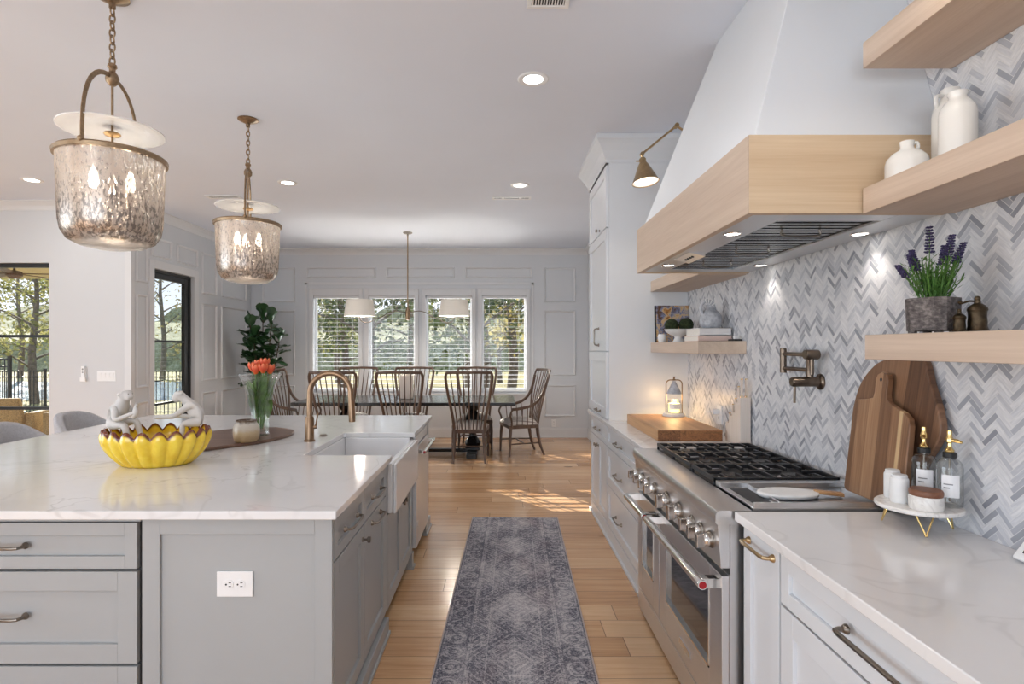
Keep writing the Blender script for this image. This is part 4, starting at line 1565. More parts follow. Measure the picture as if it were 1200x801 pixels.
# ------------------------------------------------------------------ floating shelves
def shelf(name_label, y0, y1, z0, z1, grp='pale oak floating shelves'):
    return single('floating_shelf', MB().box(1.159, XW - 0.001, y0, y1, z0, z1), 'oak_y', name_label, 'shelf', (1.3, (y0 + y1) / 2, z0), grp, 0.002)
shelf('pale oak floating shelf holding the lavender planter', 0.25, 1.79, 1.443, 1.52)
shelf('pale oak floating shelf holding the white jugs', 0.25, 1.80, 1.907, 1.988)
shelf('uppermost pale oak floating shelf at the top right, nothing on it visible', 0.25, 1.80, 2.370, 2.452)
shelf('pale oak floating shelf beyond the range holding books and bowl', 3.30, 4.333, 1.444, 1.518)
shelf('pale oak floating shelf half hidden behind the oak band of the hood', 3.30, 4.333, 1.907, 1.988)

# ------------------------------------------------------------------ pendants over the island
def pendant(loc, label, bail_dir):
    x, y = loc
    zr = 2.352
    t = thing('glass_pendant', label, 'pendant lamp', (x, y, zr), group='pendants above the island', world=False)
    r0 = 0.213
    prof = [(r0, 0.0), (r0 - 0.002, -0.08), (r0 - 0.006, -0.20), (r0 - 0.010, -0.30), (r0 - 0.018, -0.345), (r0 - 0.040, -0.382), (r0 - 0.080, -0.404), (0.07, -0.418), (0.0, -0.42)]
    inner = [(max(r - 0.006, 0) if r > 0.01 else 0, z + (0.006 if z < -0.34 else 0)) for r, z in prof[::-1]]
    part('glass_shade', MB().lathe(prof, seg=56), 'mercury', t, sharp=60)
    part('rim', MB().lathe([(0.205, -0.012), (0.224, -0.012), (0.226, 0.004), (0.218, 0.012), (0.204, 0.010)], seg=56, closed=True), 'antique', t)
    d = Vector((*bail_dir, 0)).normalized()
    zt = 0.375
    pts = []
    for k in range(25):
        a = PI * k / 24
        c_, s_ = math.cos(a), math.sin(a)
        pts.append(d * (0.212 * (1 if c_ > 0 else -1) * abs(c_) ** 0.85) + Vector((0, 0, 0.01 + (zt - 0.01) * (s_ ** 0.72))))
    part('bail', MB().tube(pts, 0.0085, 10, flat=(0.75, 1.25)), 'antique', t)
    m = MB()
    for s_ in (-1, 1):
        m.ball(d * (0.222 * s_) + Vector((0, 0, 0.012)), 0.013, 12)
    part('finial', m, 'antique', t)
    m = MB().lathe([(0, 0.335), (0.014, 0.337), (0.026, 0.352), (0.028, 0.37), (0.022, 0.388), (0.013, 0.398), (0.013, 0.412), (0.02, 0.42), (0.018, 0.432), (0.006, 0.44), (0, 0.44)], seg=20)
    part('ball_joint', m, 'antique', t)
    # milky smoke bell held on the centre rod
    m = MB().lathe([(0.012, 0.150), (0.06, 0.142), (0.13, 0.128), (0.19, 0.118), (0.212, 0.122), (0.214, 0.127), (0.19, 0.124), (0.13, 0.135), (0.06, 0.149), (0.012, 0.157)], seg=56, closed=True)
    part('smoke_bell', m, 'smoke_bell', t)
    part('centre_rod', MB().cyl((0, 0, -0.10), (0, 0, 0.345), 0.0055, 12), 'antique', t)
    part('rod_cap', MB().lathe([(0, 0.118), (0.03, 0.118), (0.036, 0.112), (0.03, 0.104), (0.008, 0.098), (0, 0.098)], seg=24), 'brass', t)
    # candle sockets and bulbs
    rdir = Vector((0.824, 0.567, 0))
    for k in range(3):
        v_ = (rdir * -0.07, rdir * 0.07, Vector((-rdir.y, rdir.x, 0)) * 0.08)[k]
        px_, py_ = v_.x, v_.y
        s_ = part('socket', MB().tube(smooth_path([(0, 0, -0.09), (px_ * 0.6, py_ * 0.6, -0.215), (px_, py_, -0.225), (px_, py_, -0.20)], 4), 0.005, 8).cyl((px_, py_, -0.215), (px_, py_, -0.150), 0.012, 12), 'antique', t)
        part('bulb', MB().lathe([(0, -0.152), (0.013, -0.146), (0.021, -0.12), (0.019, -0.09), (0.008, -0.055), (0, -0.045)], (px_, py_, 0), 16), 'bulb_glow', s_)
    # chain and canopy
    m = MB()
    z0, z1 = 0.432, CEIL - zr - 0.055
    n = 8
    for k in range(n):
        zc = z0 + (z1 - z0) * (k + 0.5) / n
        hl, hw = (z1 - z0) / n * 0.66, 0.0125
        ring = [(hw * math.cos(2 * PI * q / 16), 0, hl * math.sin(2 * PI * q / 16)) for q in range(16)]
        if k % 2:
            ring = [(0, p[0], p[2]) for p in ring]
        m.tube([(p[0], p[1], zc + p[2]) for p in ring], 0.0036, 8, closed=True)
    part('chain', m, 'antique', t)
    zc = CEIL - zr
    part('ceiling_canopy', MB().lathe([(0, zc), (0.068, zc), (0.070, zc - 0.006), (0.055, zc - 0.014), (0.034, zc - 0.024), (0.014, zc - 0.034), (0.014, zc - 0.055), (0, zc - 0.055)], seg=32), 'antique', t)
    d_ = bpy.data.lights.new('pendant_glow', 'POINT')
    d_.energy = 2.2
    d_.color = (1.0, 0.88, 0.74)
    d_.shadow_soft_size = 0.06
    o = bpy.data.objects.new('pendant_glow', d_)
    C.objects.link(o)
    o.location = (x, y, zr - 0.13)


pendant((-1.79, 2.60), 'nearer of the two mercury-glass bowl pendants above the island', (0.078, -0.997))
pendant((-1.79, 4.00), 'mercury-glass bowl pendant above the far half of the island', (0.33, -0.944))

# ------------------------------------------------------------------ recessed downlights, vents, detector
def downlight(x, y, label, light=True, energy=None):
    t = thing('recessed_light', label, 'ceiling light', (x, y, CEIL), group='recessed ceiling lights', world=False)
    part('trim_ring', MB().lathe([(0.058, 0.0), (0.060, -0.004), (0.088, -0.006), (0.094, -0.002), (0.094, 0.0)], seg=40), 'plastic_white', t)
    part('lens', MB().lathe([(0, -0.003), (0.061, -0.003), (0.061, 0.0), (0, 0.0)], seg=32), 'can_glow', t)
    d = bpy.data.lights.new('downlight', 'AREA')
    d.shape = 'DISK'
    d.size = 0.12
    d.energy = energy or CAN_POWER
    d.color = CAN_COLOR
    o = bpy.data.objects.new('downlight', d)
    C.objects.link(o)
    o.location = (x, y, CEIL - 0.008)
    return t
downlight(0.20, 3.40, 'round recessed ceiling light above the aisle, nearest and brightest')
downlight(0.196, 5.62, 'round recessed ceiling light beside the long slot vent')
downlight(-2.09, 5.54, 'round recessed ceiling light just beyond the far pendant')
downlight(-4.53, 5.45, 'round recessed ceiling light at the far left of the ceiling')
for x, y in ((0.20, 1.2), (-2.1, 1.0), (-4.5, 3.2), (-4.5, 1.0), (0.2, -1.2), (-2.1, -1.2)):
    downlight(x, y, 'round recessed ceiling light overhead, out of the picture')


def vent(x, y, sx, sy, label, n, axis='y', third=False):
    t = thing('ceiling_vent', label, 'vent', (x, y, CEIL), group='ceiling vents', world=False)
    m = MB()
    b = 0.022
    m.box(-sx / 2, sx / 2, -sy / 2, -sy / 2 + b, -0.008, 0).box(-sx / 2, sx / 2, sy / 2 - b, sy / 2, -0.008, 0).box(-sx / 2, -sx / 2 + b, -sy / 2 + b, sy / 2 - b, -0.008, 0).box(sx / 2 - b, sx / 2, -sy / 2 + b, sy / 2 - b, -0.008, 0)
    if third:
        for q in (-sx * 0.22, sx * 0.22):
            m.box(q - 0.012, q + 0.012, -sy / 2 + b, sy / 2 - b, -0.008, 0)
    part('grille_frame', m, 'plastic_white', t, 0.002)
    m = MB()
    L, W = sx - 2 * b, sy - 2 * b
    for k in range(n):
        if axis == 'x':
            q = -L / 2 + L * (k + 0.5) / n
            m.box(q - L / n * 0.22, q + L / n * 0.22, -W / 2, W / 2, -0.005, -0.003)
        else:
            q = -W / 2 + W * (k + 0.5) / n
            m.box(-L / 2, L / 2, q - W / n * 0.22, q + W / n * 0.22, -0.005, -0.003)
    part('louver', m, 'plastic_white', t)
    part('duct_shadow', MB().box(-L / 2, L / 2, -W / 2, W / 2, -0.0015, -0.0005), 'gap', t)
vent(0.226, 2.585, 0.20, 0.20, 'square white ceiling vent cut by the top edge of the picture', 12, 'x')
vent(0.125, 6.10, 0.42, 0.105, 'long white slot vent in the ceiling, ahead of the pantry', 26, 'x', True)
vent(-2.97, 6.05, 0.36, 0.12, 'white ceiling vent half hidden behind the far pendant', 18, 'x')
single('ceiling_sensor', MB().lathe([(0, -0.012), (0.03, -0.012), (0.042, -0.007), (0.045, 0), (0, 0)], seg=24), 'plastic_white', 'small flat white disc on the dining ceiling left of the chandelier', 'sensor', (-2.23, 7.85, CEIL)).location = (-2.23, 7.85, CEIL)

# ------------------------------------------------------------------ swing-arm sconces above the shelves
def sconce(y, label):
    x0, z0 = XW - 0.001, 2.83
    t = thing('swing_arm_sconce', label, 'wall lamp', (x0, y, z0), group='brass swing-arm sconces')
    part('backplate', MB().lathe([(0, 0), (0.055, 0), (0.055, 0.008), (0.045, 0.016), (0.018, 0.02), (0.018, 0.04), (0, 0.04)], (x0, y, z0), 28, (-1, 0, 0)), 'brass', t)
    el, sh = Vector((1.19, y, 2.975)), Vector((0.958, y, 2.785))
    a = part('arm', MB().cyl((x0 - 0.03, y, z0), el, 0.0075, 12), 'brass', t)
    part('arm', MB().cyl(el, sh, 0.0075, 12), 'brass', t)
    m = MB()
    m.lathe([(0, -0.018), (0.015, -0.018), (0.015, 0.018), (0, 0.018)], el, 16, (0, 1, 0)).lathe([(0, -0.016), (0.013, -0.016), (0.013, 0.016), (0, 0.016)], sh, 16, (0, 1, 0))
    part('swivel_joint', m, 'brass', t)
    ax = Vector((0.10, -0.12, -1)).normalized()
    o_ = sh + Vector((0, 0, -0.01))
    prof = [(0.0, 0.0), (0.010, 0.0), (0.010, 0.018), (0.019, 0.020), (0.023, 0.026), (0.023, 0.052), (0.034, 0.066), (0.088, 0.188), (0.091, 0.190), (0.088, 0.192), (0.032, 0.068), (0.0, 0.062)]
    part('lamp_shade', MB().lathe(prof, o_, 40, ax), 'brass', t)
    part('shade_lining', MB().lathe([(0.0845, 0.186), (0.031, 0.069), (0.0, 0.064)], o_, 32, ax), 'matte_white', t)
    part('switch_knob', MB().cyl(o_ + ax * 0.04 + Vector((-0.02, 0, 0)), o_ + ax * 0.04 + Vector((-0.045, 0, 0)), 0.005, 10), 'brass', t)
    b = part('bulb', MB().ball(o_ + ax * 0.125, 0.03, 16), 'bulb_glow', t)
    d = bpy.data.lights.new('sconce_light', 'SPOT')
    d.energy = 3.2
    d.color = (1.0, 0.9, 0.76)
    d.spot_size = math.radians(150)
    d.spot_blend = 0.5
    d.shadow_soft_size = 0.03
    o = bpy.data.objects.new('sconce_light', d)
    C.objects.link(o)
    o.location = o_ + ax * 0.172
    o.rotation_euler = ax.to_track_quat('-Z', 'Y').to_euler()
sconce(3.80, 'brass swing-arm wall lamp with cone shade beyond the hood')
sconce(1.31, 'brass swing-arm wall lamp above the near shelves, out of the picture')

# ------------------------------------------------------------------ switches and outlets
def switches(x, z, n, label):
    F = Fny(YL)
    t = thing('light_switch_plate', label, 'light switch', (x, YL, z))
    hw = 0.023 * n + 0.012
    part('cover_plate', MB().box(x - hw, x + hw, z - 0.058, z + 0.058, 0, 0.006, F), 'plastic_white', t, 0.0025)
    for k in range(n):
        cx_ = x + (k - (n - 1) / 2) * 0.046
        part('rocker', MB().hexa([F(cx_ - 0.016, z - 0.033, 0.005), F(cx_ + 0.016, z - 0.033, 0.005), F(cx_ + 0.016, z + 0.033, 0.005), F(cx_ - 0.016, z + 0.033, 0.005)],
                                 [F(cx_ - 0.016, z - 0.033, 0.007), F(cx_ + 0.016, z - 0.033, 0.007), F(cx_ + 0.016, z + 0.033, 0.011), F(cx_ - 0.016, z + 0.033, 0.011)]), 'plastic_white', t)
switches(-4.365, 1.165, 4, 'wide white four-gang switch plate on the left wall')
FLW = Fny(YL)
t = thing('remote_holder', 'slim white remote in its wall cradle, left of the switch plate', 'remote', (-4.61, YL, 1.18))
part('cradle', MB().box(-4.635, -4.585, 1.11, 1.26, 0, 0.012, FLW).box(-4.64, -4.58, 1.105, 1.155, 0, 0.034, FLW), 'plastic_white', t, 0.003)
part('remote_body', MB().box(-4.63, -4.59, 1.125, 1.275, 0.013, 0.030, FLW), 'plastic_white', t, 0.004)
part('button', MB().tube([FLW(-4.61, 1.24, 0.029), FLW(-4.61, 1.24, 0.032)], 0.010, 16).tube([FLW(-4.61, 1.205, 0.029), FLW(-4.61, 1.205, 0.032)], 0.008, 16), 'print_grey', t)
outlet_plate('outlet', 'white outlet low on the dining end wall by the right corner', FB, 0.885, 0.115 + 0.12, False)
FT_ = Fnx(XW)
to = outlet_plate('outlet', 'white outlet on the herringbone tile behind the butcher block', FT_, 3.70, 1.04, False)
t = thing('power_plug', 'white plug and cord in the tiled wall outlet', 'plug', (XW - 0.01, 3.70, 1.035))
part('plug_body', MB().box(3.684, 3.716, 1.043, 1.075, 0.0095, 0.05, FT_), 'plastic_white', t, 0.005)
part('cord', MB().tube(smooth_path([(XW - 0.048, 3.70, 1.058), (XW - 0.085, 3.72, 1.05), (XW - 0.092, 3.76, 1.01), (XW - 0.085, 3.82, 0.992), (XW - 0.10, 3.92, 0.987), (1.37, 4.03, 0.987), (1.345, 4.075, 0.992)], 5), 0.003, 8), 'plastic_white', t)

# ------------------------------------------------------------------ things on the far worktop
bx0, bx1, by0, by1 = 0.95, 1.340, 3.39, 4.21
t = thing('butcher_block', 'thick end-grain wooden butcher block on the far worktop', 'cutting board', (1.15, 3.8, CT1))
part('block', MB().box(bx0, bx1, by0 + 0.003, by1, CT1 + 0.0005, 0.983), 'butcher_top', t, 0.003)
part('end_grain', MB().box(bx0 + 0.001, bx1 - 0.001, by0, by0 + 0.003, CT1 + 0.003, 0.980), 'butcher_end', t)
lx, ly, lz = 1.262, 4.085, 0.983
t = thing('candle_warmer_lamp', 'small lit candle warmer lamp with grey cone shade on the butcher block', 'lamp', (lx, ly, lz))
part('lamp_base', MB().lathe([(0, 0.0005), (0.078, 0.0005), (0.08, 0.006), (0.078, 0.018), (0.072, 0.022), (0, 0.022)], (lx, ly, lz), 40), 'matte_white', t)
hw, hh = 0.058, 0.262
pts = [(lx - hw, ly, lz + 0.02), (lx - hw, ly, lz + hh - 0.03)] + [(lx - hw + 0.03 - 0.03 * math.cos(a), ly, lz + hh - 0.03 + 0.03 * math.sin(a)) for a in [PI / 2 * k / 5 for k in range(1, 6)]]
pts += [(lx + hw - 0.03 + 0.03 * math.sin(a), ly, lz + hh - 0.03 + 0.03 * math.cos(a)) for a in [PI / 2 * k / 5 for k in range(0, 6)]] + [(lx + hw, ly, lz + 0.02)]
part('frame', MB().tube(pts, 0.0042, 10), 'antique', t)
part('lamp_shade', MB().lathe([(0.010, 0.255), (0.012, 0.245), (0.018, 0.238), (0.052, 0.165), (0.054, 0.163), (0.050, 0.163), (0.016, 0.235), (0.010, 0.24)], (lx, ly, lz), 36, closed=True), 'vase_grey', t)
part('knob', MB().lathe([(0, 0.258), (0.012, 0.258), (0.016, 0.264), (0.006, 0.27), (0.006, 0.278), (0.01, 0.284), (0, 0.288)], (lx, ly, lz), 16), 'antique', t)
part('bulb', MB().ball((lx, ly, lz + 0.195), 0.016, 12), 'bulb_glow', t)
t2 = thing('candle_jar', 'glowing jar candle standing inside the candle warmer lamp', 'candle', (lx, ly, lz + 0.0225))
zb_ = lz + 0.0228
cj = part('jar', MB().lathe([(0, 0.0), (0.042, 0.0), (0.045, 0.004), (0.045, 0.094), (0.043, 0.096), (0.042, 0.094), (0.042, 0.006), (0, 0.006)], (lx, ly, zb_), 36), 'glass', t2)
M['wax'] = emit('self_lit_wax', (1.0, 0.80, 0.40), 2.0)  # emission puts the warmer bulb's light into the wax itself
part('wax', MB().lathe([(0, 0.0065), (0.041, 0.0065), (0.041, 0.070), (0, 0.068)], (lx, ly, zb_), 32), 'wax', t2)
m = MB().lathe([(0.0455, 0.03), (0.0457, 0.03), (0.0457, 0.072), (0.0455, 0.072)], (lx, ly, zb_), 36)
bmesh.ops.delete(m.bm, geom=[f for f in m.bm.faces if f.calc_center_median().y > ly - 0.025], context='FACES')
part('jar_label', m, M['label_frost'], t2)
part('print', MB().box(lx - 0.022, lx + 0.022, ly - 0.0468, ly - 0.0462, zb_ + 0.055, zb_ + 0.059).box(lx - 0.014, lx + 0.014, ly - 0.0468, ly - 0.0462, zb_ + 0.044, zb_ + 0.047), 'print_grey', t2)
d = bpy.data.lights.new('warmer_light', 'SPOT')
d.energy = 3.0
d.color = (1.0, 0.66, 0.30)
d.spot_size = math.radians(140)
d.spot_blend = 0.4
d.shadow_soft_size = 0.02
o = bpy.data.objects.new('warmer_light', d)
C.objects.link(o)
o.location = (lx, ly, lz + 0.172)
d = bpy.data.lights.new('warmer_glow', 'POINT')
d.energy = 1.7
d.color = (1.0, 0.62, 0.28)
d.shadow_soft_size = 0.04
o = bpy.data.objects.new('warmer_glow', d)
C.objects.link(o)
o.location = (lx - 0.012, ly - 0.01, lz + 0.128)

# knife block with gold-handled knives
t = thing('knife_block', 'bleached-wood stepped knife block between range and butcher block', 'knife block', (1.405, 3.33, CT1))
kx0, kx1 = 1.374, 1.434
steps = [(3.222, 3.262, 1.192), (3.262, 3.302, 1.16), (3.302, 3.342, 1.10), (3.342, 3.382, 1.075), (3.382, 3.432, 1.03)]
pl = [(steps[0][0], CT1 + 0.0005)]
for a, b, z in steps:
    pl += [(a, z), (b, z)]
pl += [(steps[-1][1], CT1 + 0.0005)]
pl = [q for i, q in enumerate(pl)]
part('block', MB().prism(pl, kx0, kx1, lambda a, b, c: (c, a, b)), 'pale_wood', t, 0.0015)
for i, (a, b, z) in enumerate(steps):
    yy = (a + b) / 2
    for j, xx in enumerate((kx0 + 0.017, kx0 + 0.043)):
        if i in (1, 3) and j == 1:
            continue
        h = 0.105 - 0.013 * i
        where = ['highest step', 'second step', 'middle step', 'fourth step', 'lowest step'][i]
        side = 'wall side' if j else 'aisle side'
        k = thing('kitchen_knife', 'gold-handled knife in the %s of the knife block, %s' % (where, side), 'knife', (xx, yy, z), group='knives in the knife block')
        part('handle', MB().tube([(xx, yy, z + 0.0006), (xx, yy, z + h * 0.5), (xx, yy, z + h - 0.012), (xx, yy, z + h)], [0.0088, 0.0074, 0.0095, 0.0068], 10, flat=(0.75, 1.2)), 'pale_wood', k)
        part('bolster', MB().box(xx - 0.0055, xx + 0.0055, yy - 0.009, yy + 0.009, z + 0.0003, z + 0.012), 'gold', k)
        part('pommel', MB().tube([(xx, yy, z + h - 0.004), (xx, yy, z + h + 0.004)], 0.0066, 10), 'gold', k)

# pot filler on the tile
py_, pz_ = 2.535, 1.326
t = thing('pot_filler', 'folded dark bronze pot filler tap on the tile above the range', 'faucet', (XW, py_, pz_))
part('flange', MB().lathe([(0, 0), (0.036, 0), (0.036, 0.006), (0.03, 0.012), (0.022, 0.014), (0, 0.014)], (XW - 0.001, py_, pz_), 28, (-1, 0, 0)), 'bronze_dark', t)
part('valve_body', MB().lathe([(0, 0.012), (0.022, 0.012), (0.022, 0.128), (0.019, 0.134), (0, 0.134)], (XW, py_, pz_), 24, (-1, 0, 0)), 'bronze_dark', t)
part('lever', MB().cyl((XW - 0.118, py_, pz_ - 0.018), (XW - 0.122, py_ - 0.004, pz_ - 0.095), 0.0055, 10), 'bronze_dark', t)
part('post', MB().lathe([(0, 0.0), (0.015, 0.0), (0.015, 0.085), (0.012, 0.09), (0, 0.09)], (XW - 0.048, py_ + 0.005, pz_ + 0.015), 20), 'bronze_dark', t)
xa = XW - 0.048
part('arm', MB().cyl((xa, py_ + 0.01, pz_ + 0.052), (xa, 2.775, pz_ + 0.052), 0.0095, 14), 'bronze_dark', t)
part('elbow', MB().lathe([(0, 0.0), (0.0155, 0.0), (0.0155, 0.118), (0.012, 0.122), (0, 0.122)], (xa, 2.778, pz_ + 0.030), 20), 'bronze_dark', t)
part('arm', MB().cyl((xa, 2.775, pz_ + 0.123), (xa - 0.02, 2.50, pz_ + 0.123), 0.0095, 14), 'bronze_dark', t)
m = MB().lathe([(0, -0.03), (0.020, -0.03), (0.022, -0.026), (0.022, 0.026), (0.02, 0.03), (0, 0.03)], (xa - 0.02, 2.49, pz_ + 0.123), 24, (-1, 0, 0))
m.tube([(xa - 0.018, 2.56, pz_ + 0.123), (xa - 0.02, 2.50, pz_ + 0.123)], 0.013, 14)
part('shut_off', m, 'bronze_dark', t)
part('spout', MB().cyl((xa - 0.02, 2.487, pz_ + 0.11), (xa - 0.02, 2.487, pz_ + 0.035), 0.0085, 12), 'bronze_dark', t)

# ------------------------------------------------------------------ far shelf objects
SZ = 1.5185
t = thing('cookbook', 'upright cookbook with a colourful food cover behind the moss balls', 'book', (1.315, 4.30, SZ))
Q = Matrix.Rotation(math.radians(-6), 3, 'X')
def lean(m, piv, ang, axis='X'):
    q = Matrix.Rotation(math.radians(ang), 3, axis)
    bmesh.ops.rotate(m.bm, cent=piv, matrix=q, verts=m.bm.verts)
    return m
pv = (1.31, 4.285, SZ)
part('pages', lean(MB().box(1.194, 1.434, 4.285, 4.305, SZ + 0.003, SZ + 0.279), pv, -4), 'pages', t)
part('front_cover', lean(MB().box(1.19, 1.438, 4.281, 4.285, SZ + 0.0015, SZ + 0.282), pv, -4), 'cover', t)
part('spine', lean(MB().box(1.183, 1.191, 4.281, 4.309, SZ + 0.0015, SZ + 0.282), pv, -4), 'screen', t)
t = thing('pedestal_bowl', 'small white footed bowl holding two moss balls', 'bowl', (1.272, 4.02, SZ))
part('bowl', MB().lathe([(0, 0), (0.036, 0), (0.040, 0.004), (0.034, 0.012), (0.026, 0.03), (0.03, 0.042), (0.06, 0.055), (0.088, 0.075), (0.098, 0.092), (0.094, 0.092), (0.084, 0.078), (0.05, 0.062), (0, 0.056)], (1.272, 4.02, SZ), 36), 'matte_white', t)
part('handle', MB().tube(smooth_path([(1.33, 4.0, SZ + 0.068), (1.355, 3.985, SZ + 0.05), (1.345, 3.985, SZ + 0.025), (1.305, 4.0, SZ + 0.018)], 5), 0.006, 10), 'matte_white', t)
for x, y, r, lb in ((1.228, 4.03, 0.049, 'dark green moss ball on the left in the footed bowl'), (1.328, 4.02, 0.052, 'dark green moss ball on the right in the footed bowl')):
    single('moss_ball', MB().ball((x, y, SZ + 0.119 + (r - 0.049)), r, 24), 'moss', lb, 'moss ball', (x, y, SZ + 0.075), 'moss balls in the footed bowl')
t = thing('small_cup', 'tiny pale pinch cup beside the footed bowl', 'cup', (1.205, 4.19, SZ))
part('cup_body', MB().lathe([(0, 0), (0.022, 0), (0.030, 0.02), (0.031, 0.04), (0.026, 0.06), (0.023, 0.06), (0.027, 0.04), (0.02, 0.01), (0, 0.008)], (1.205, 4.19, SZ), 24), 'matte_white', t)
bk = [('blush pink book at the bottom of the shelf stack', 'paper_pink', 0.0, 0.036, 0.0), ('white book lying on top of the blush pink book', 'paper_white', 0.0362, 0.047, 0.012)]
for lb, mt, z0, h, off in bk:
    z0 += SZ
    t = thing('book', lb, 'book', (1.33, 3.62, z0), group='books on the far shelf')
    x0, x1, y0, y1 = 1.222 + off, 1.430, 3.475 + off * 0.6, 3.745
    part('pages', MB().box(x0 + 0.004, x1 - 0.004, y0 + 0.004, y1 - 0.004, z0 + 0.004, z0 + h - 0.004), 'pages', t)
    part('cover', MB().box(x0, x1, y0, y1, z0, z0 + 0.004).box(x0, x1, y0, y1, z0 + h - 0.004, z0 + h).box(x0, x1, y0, y0 + 0.004, z0, z0 + h), mt, t, 0.001)
vz = SZ + 0.0834
t = thing('sculptural_vase', 'mottled grey vase with a ring handle on the two books', 'vase', (1.345, 3.60, vz))
part('vase_body', MB().lathe([(0, 0), (0.05, 0), (0.066, 0.02), (0.071, 0.05), (0.066, 0.08), (0.05, 0.105), (0.034, 0.12), (0.026, 0.135), (0.028, 0.15), (0.022, 0.15), (0.02, 0.135), (0, 0.13)], (1.345, 3.60, vz), 36), 'vase_grey', t)
ring = [(1.318 + 0.042 * math.cos(a), 3.585, vz + 0.125 + 0.05 * math.sin(a)) for a in [2 * PI * k / 24 for k in range(24)]]
part('ring_handle', MB().tube(ring, 0.012, 12, closed=True), 'vase_grey', t)
m = MB()
for k in range(4):
    a = 0.6 + k * 0.42
    m.tube([(1.318 + 0.03 * math.cos(a), 3.572, vz + 0.125 + 0.036 * math.sin(a)), (1.318 + 0.056 * math.cos(a), 3.572, vz + 0.125 + 0.066 * math.sin(a))], 0.0035, 8)
part('ridge', m, 'matte_white', t)
t = thing('shelf_trinket', 'tiny black and white ornament at the near end of the far shelf', 'ornament', (1.415, 3.39, SZ))
part('tray', MB().box(1.392, 1.438, 3.345, 3.44, SZ, SZ + 0.012), 'black_metal', t, 0.002)
part('white_block', MB().box(1.400, 1.425, 3.36, 3.39, SZ + 0.0122, SZ + 0.034), 'matte_white', t, 0.003)
part('finial', MB().ball((1.418, 3.42, SZ + 0.024), 0.012, 12), 'black_metal', t)

# ------------------------------------------------------------------ near lower shelf: planter and mills
t = thing('lavender_planter', 'rough grey stone planter of lavender on the near shelf', 'potted plant', (1.272, 1.655, 1.5205), rotz=math.radians(27), world=False)
m = MB()
a, b, h, th = 0.062, 0.055, 0.104, 0.009
cut = 0.022
def oct_(a, b, c): return [(-a + c, -b), (a - c, -b), (a, -b + c), (a, b - c), (a - c, b), (-a + c, b), (-a, b - c), (-a, -b + c)]
ra = [(x, y, 0.008) for x, y in oct_(a * 0.96, b * 0.96, cut)]
rb = [(x, y, h) for x, y in oct_(a, b, cut)]
rc = [(x, y, h) for x, y in oct_(a - th, b - th, cut * 0.8)]
rd = [(x, y, h - 0.02) for x, y in oct_(a - th, b - th, cut * 0.8)]
vs = m.grid([ra, rb, rc, rd], wrap=True)
m.bm.faces.new(vs[0][::-1])
m.bm.faces.new(vs[-1])
for sx in (-1, 1):
    for sy in (-1, 1):
        m.box(sx * 0.04 - 0.009, sx * 0.04 + 0.009, sy * 0.034 - 0.009, sy * 0.034 + 0.009, 0, 0.009)
part('stone_pot', m, 'stone', t, 0.002)
rnd = random.Random(4)
m = MB()
tips = []
for k in range(84):
    a0 = rnd.uniform(0, 2 * PI)
    r0 = rnd.uniform(0, 0.035)
    lean_ = rnd.uniform(0.1, 0.9)
    L = rnd.uniform(0.07, 0.135)
    base = Vector((r0 * math.cos(a0), r0 * math.sin(a0), h - 0.02))
    top = base + Vector((math.cos(a0) * lean_ * L * 0.6, math.sin(a0) * lean_ * L * 0.6, L))
    st = bez(base, base + Vector((0, 0, L * 0.4)), top - Vector((0, 0, L * 0.2)), top, 5)
    m.tube(st, [0.0016] * 5 + [0.0008], 4)
    for q in range(7):
        p = base.lerp(top, 0.25 + 0.75 * q / 6)
        b0 = rnd.uniform(0, 2 * PI)
        dv = Vector((math.cos(b0), math.sin(b0), 0.7)) * rnd.uniform(0.014, 0.026)
        sv = Vector((-math.sin(b0), math.cos(b0), 0)) * 0.0028
        m.face([p - sv * 0.4, p + dv * 0.5 - sv, p + dv, p + dv * 0.5 + sv])
part('foliage', m, 'lav_green', t)
for k, (dx, dy, L, tilt) in enumerate(((0.004, 0.01, 0.205, 0.0), (0.02, -0.012, 0.185, 0.25), (0.035, -0.01, 0.17, 0.5), (0.008, -0.015, 0.15, 0.12), (-0.03, 0.01, 0.14, -0.45), (-0.042, 0.012, 0.12, -0.85), (-0.02, 0.02, 0.15, -0.3))):
    base = Vector((dx * 0.5, dy, h))
    side = Vector((0.35, -0.94, 0)).normalized()
    side = Vector((math.cos(-0.62 - 0.47), math.sin(-0.62 - 0.47), 0))
    top = base + side * (L * tilt * 0.62) + Vector((0, 0, L * (1 - 0.22 * abs(tilt))))
    m = MB().tube([base - Vector((0, 0, 0.02)), base.lerp(top, 0.5), top], 0.0014, 5)
    s_ = part('flower_stem', m, 'lav_green', t)
    m = MB()
    up = (top - base).normalized()
    for q in range(9):
        p = base.lerp(top, 0.66 + 0.36 * q / 8)
        rr = 0.0085 * (1 - 0.55 * q / 8)
        for w_ in range(6):
            an = 2 * PI * w_ / 6 + q * 0.5
            o_ = Vector((math.cos(an), math.sin(an), 0.25))
            m.lathe([(0, -0.004), (0.0034, -0.001), (0.0028, 0.004), (0, 0.006)], p + o_ * rr, 5, o_)
    part('bloom', m, 'lav_purple', s_)

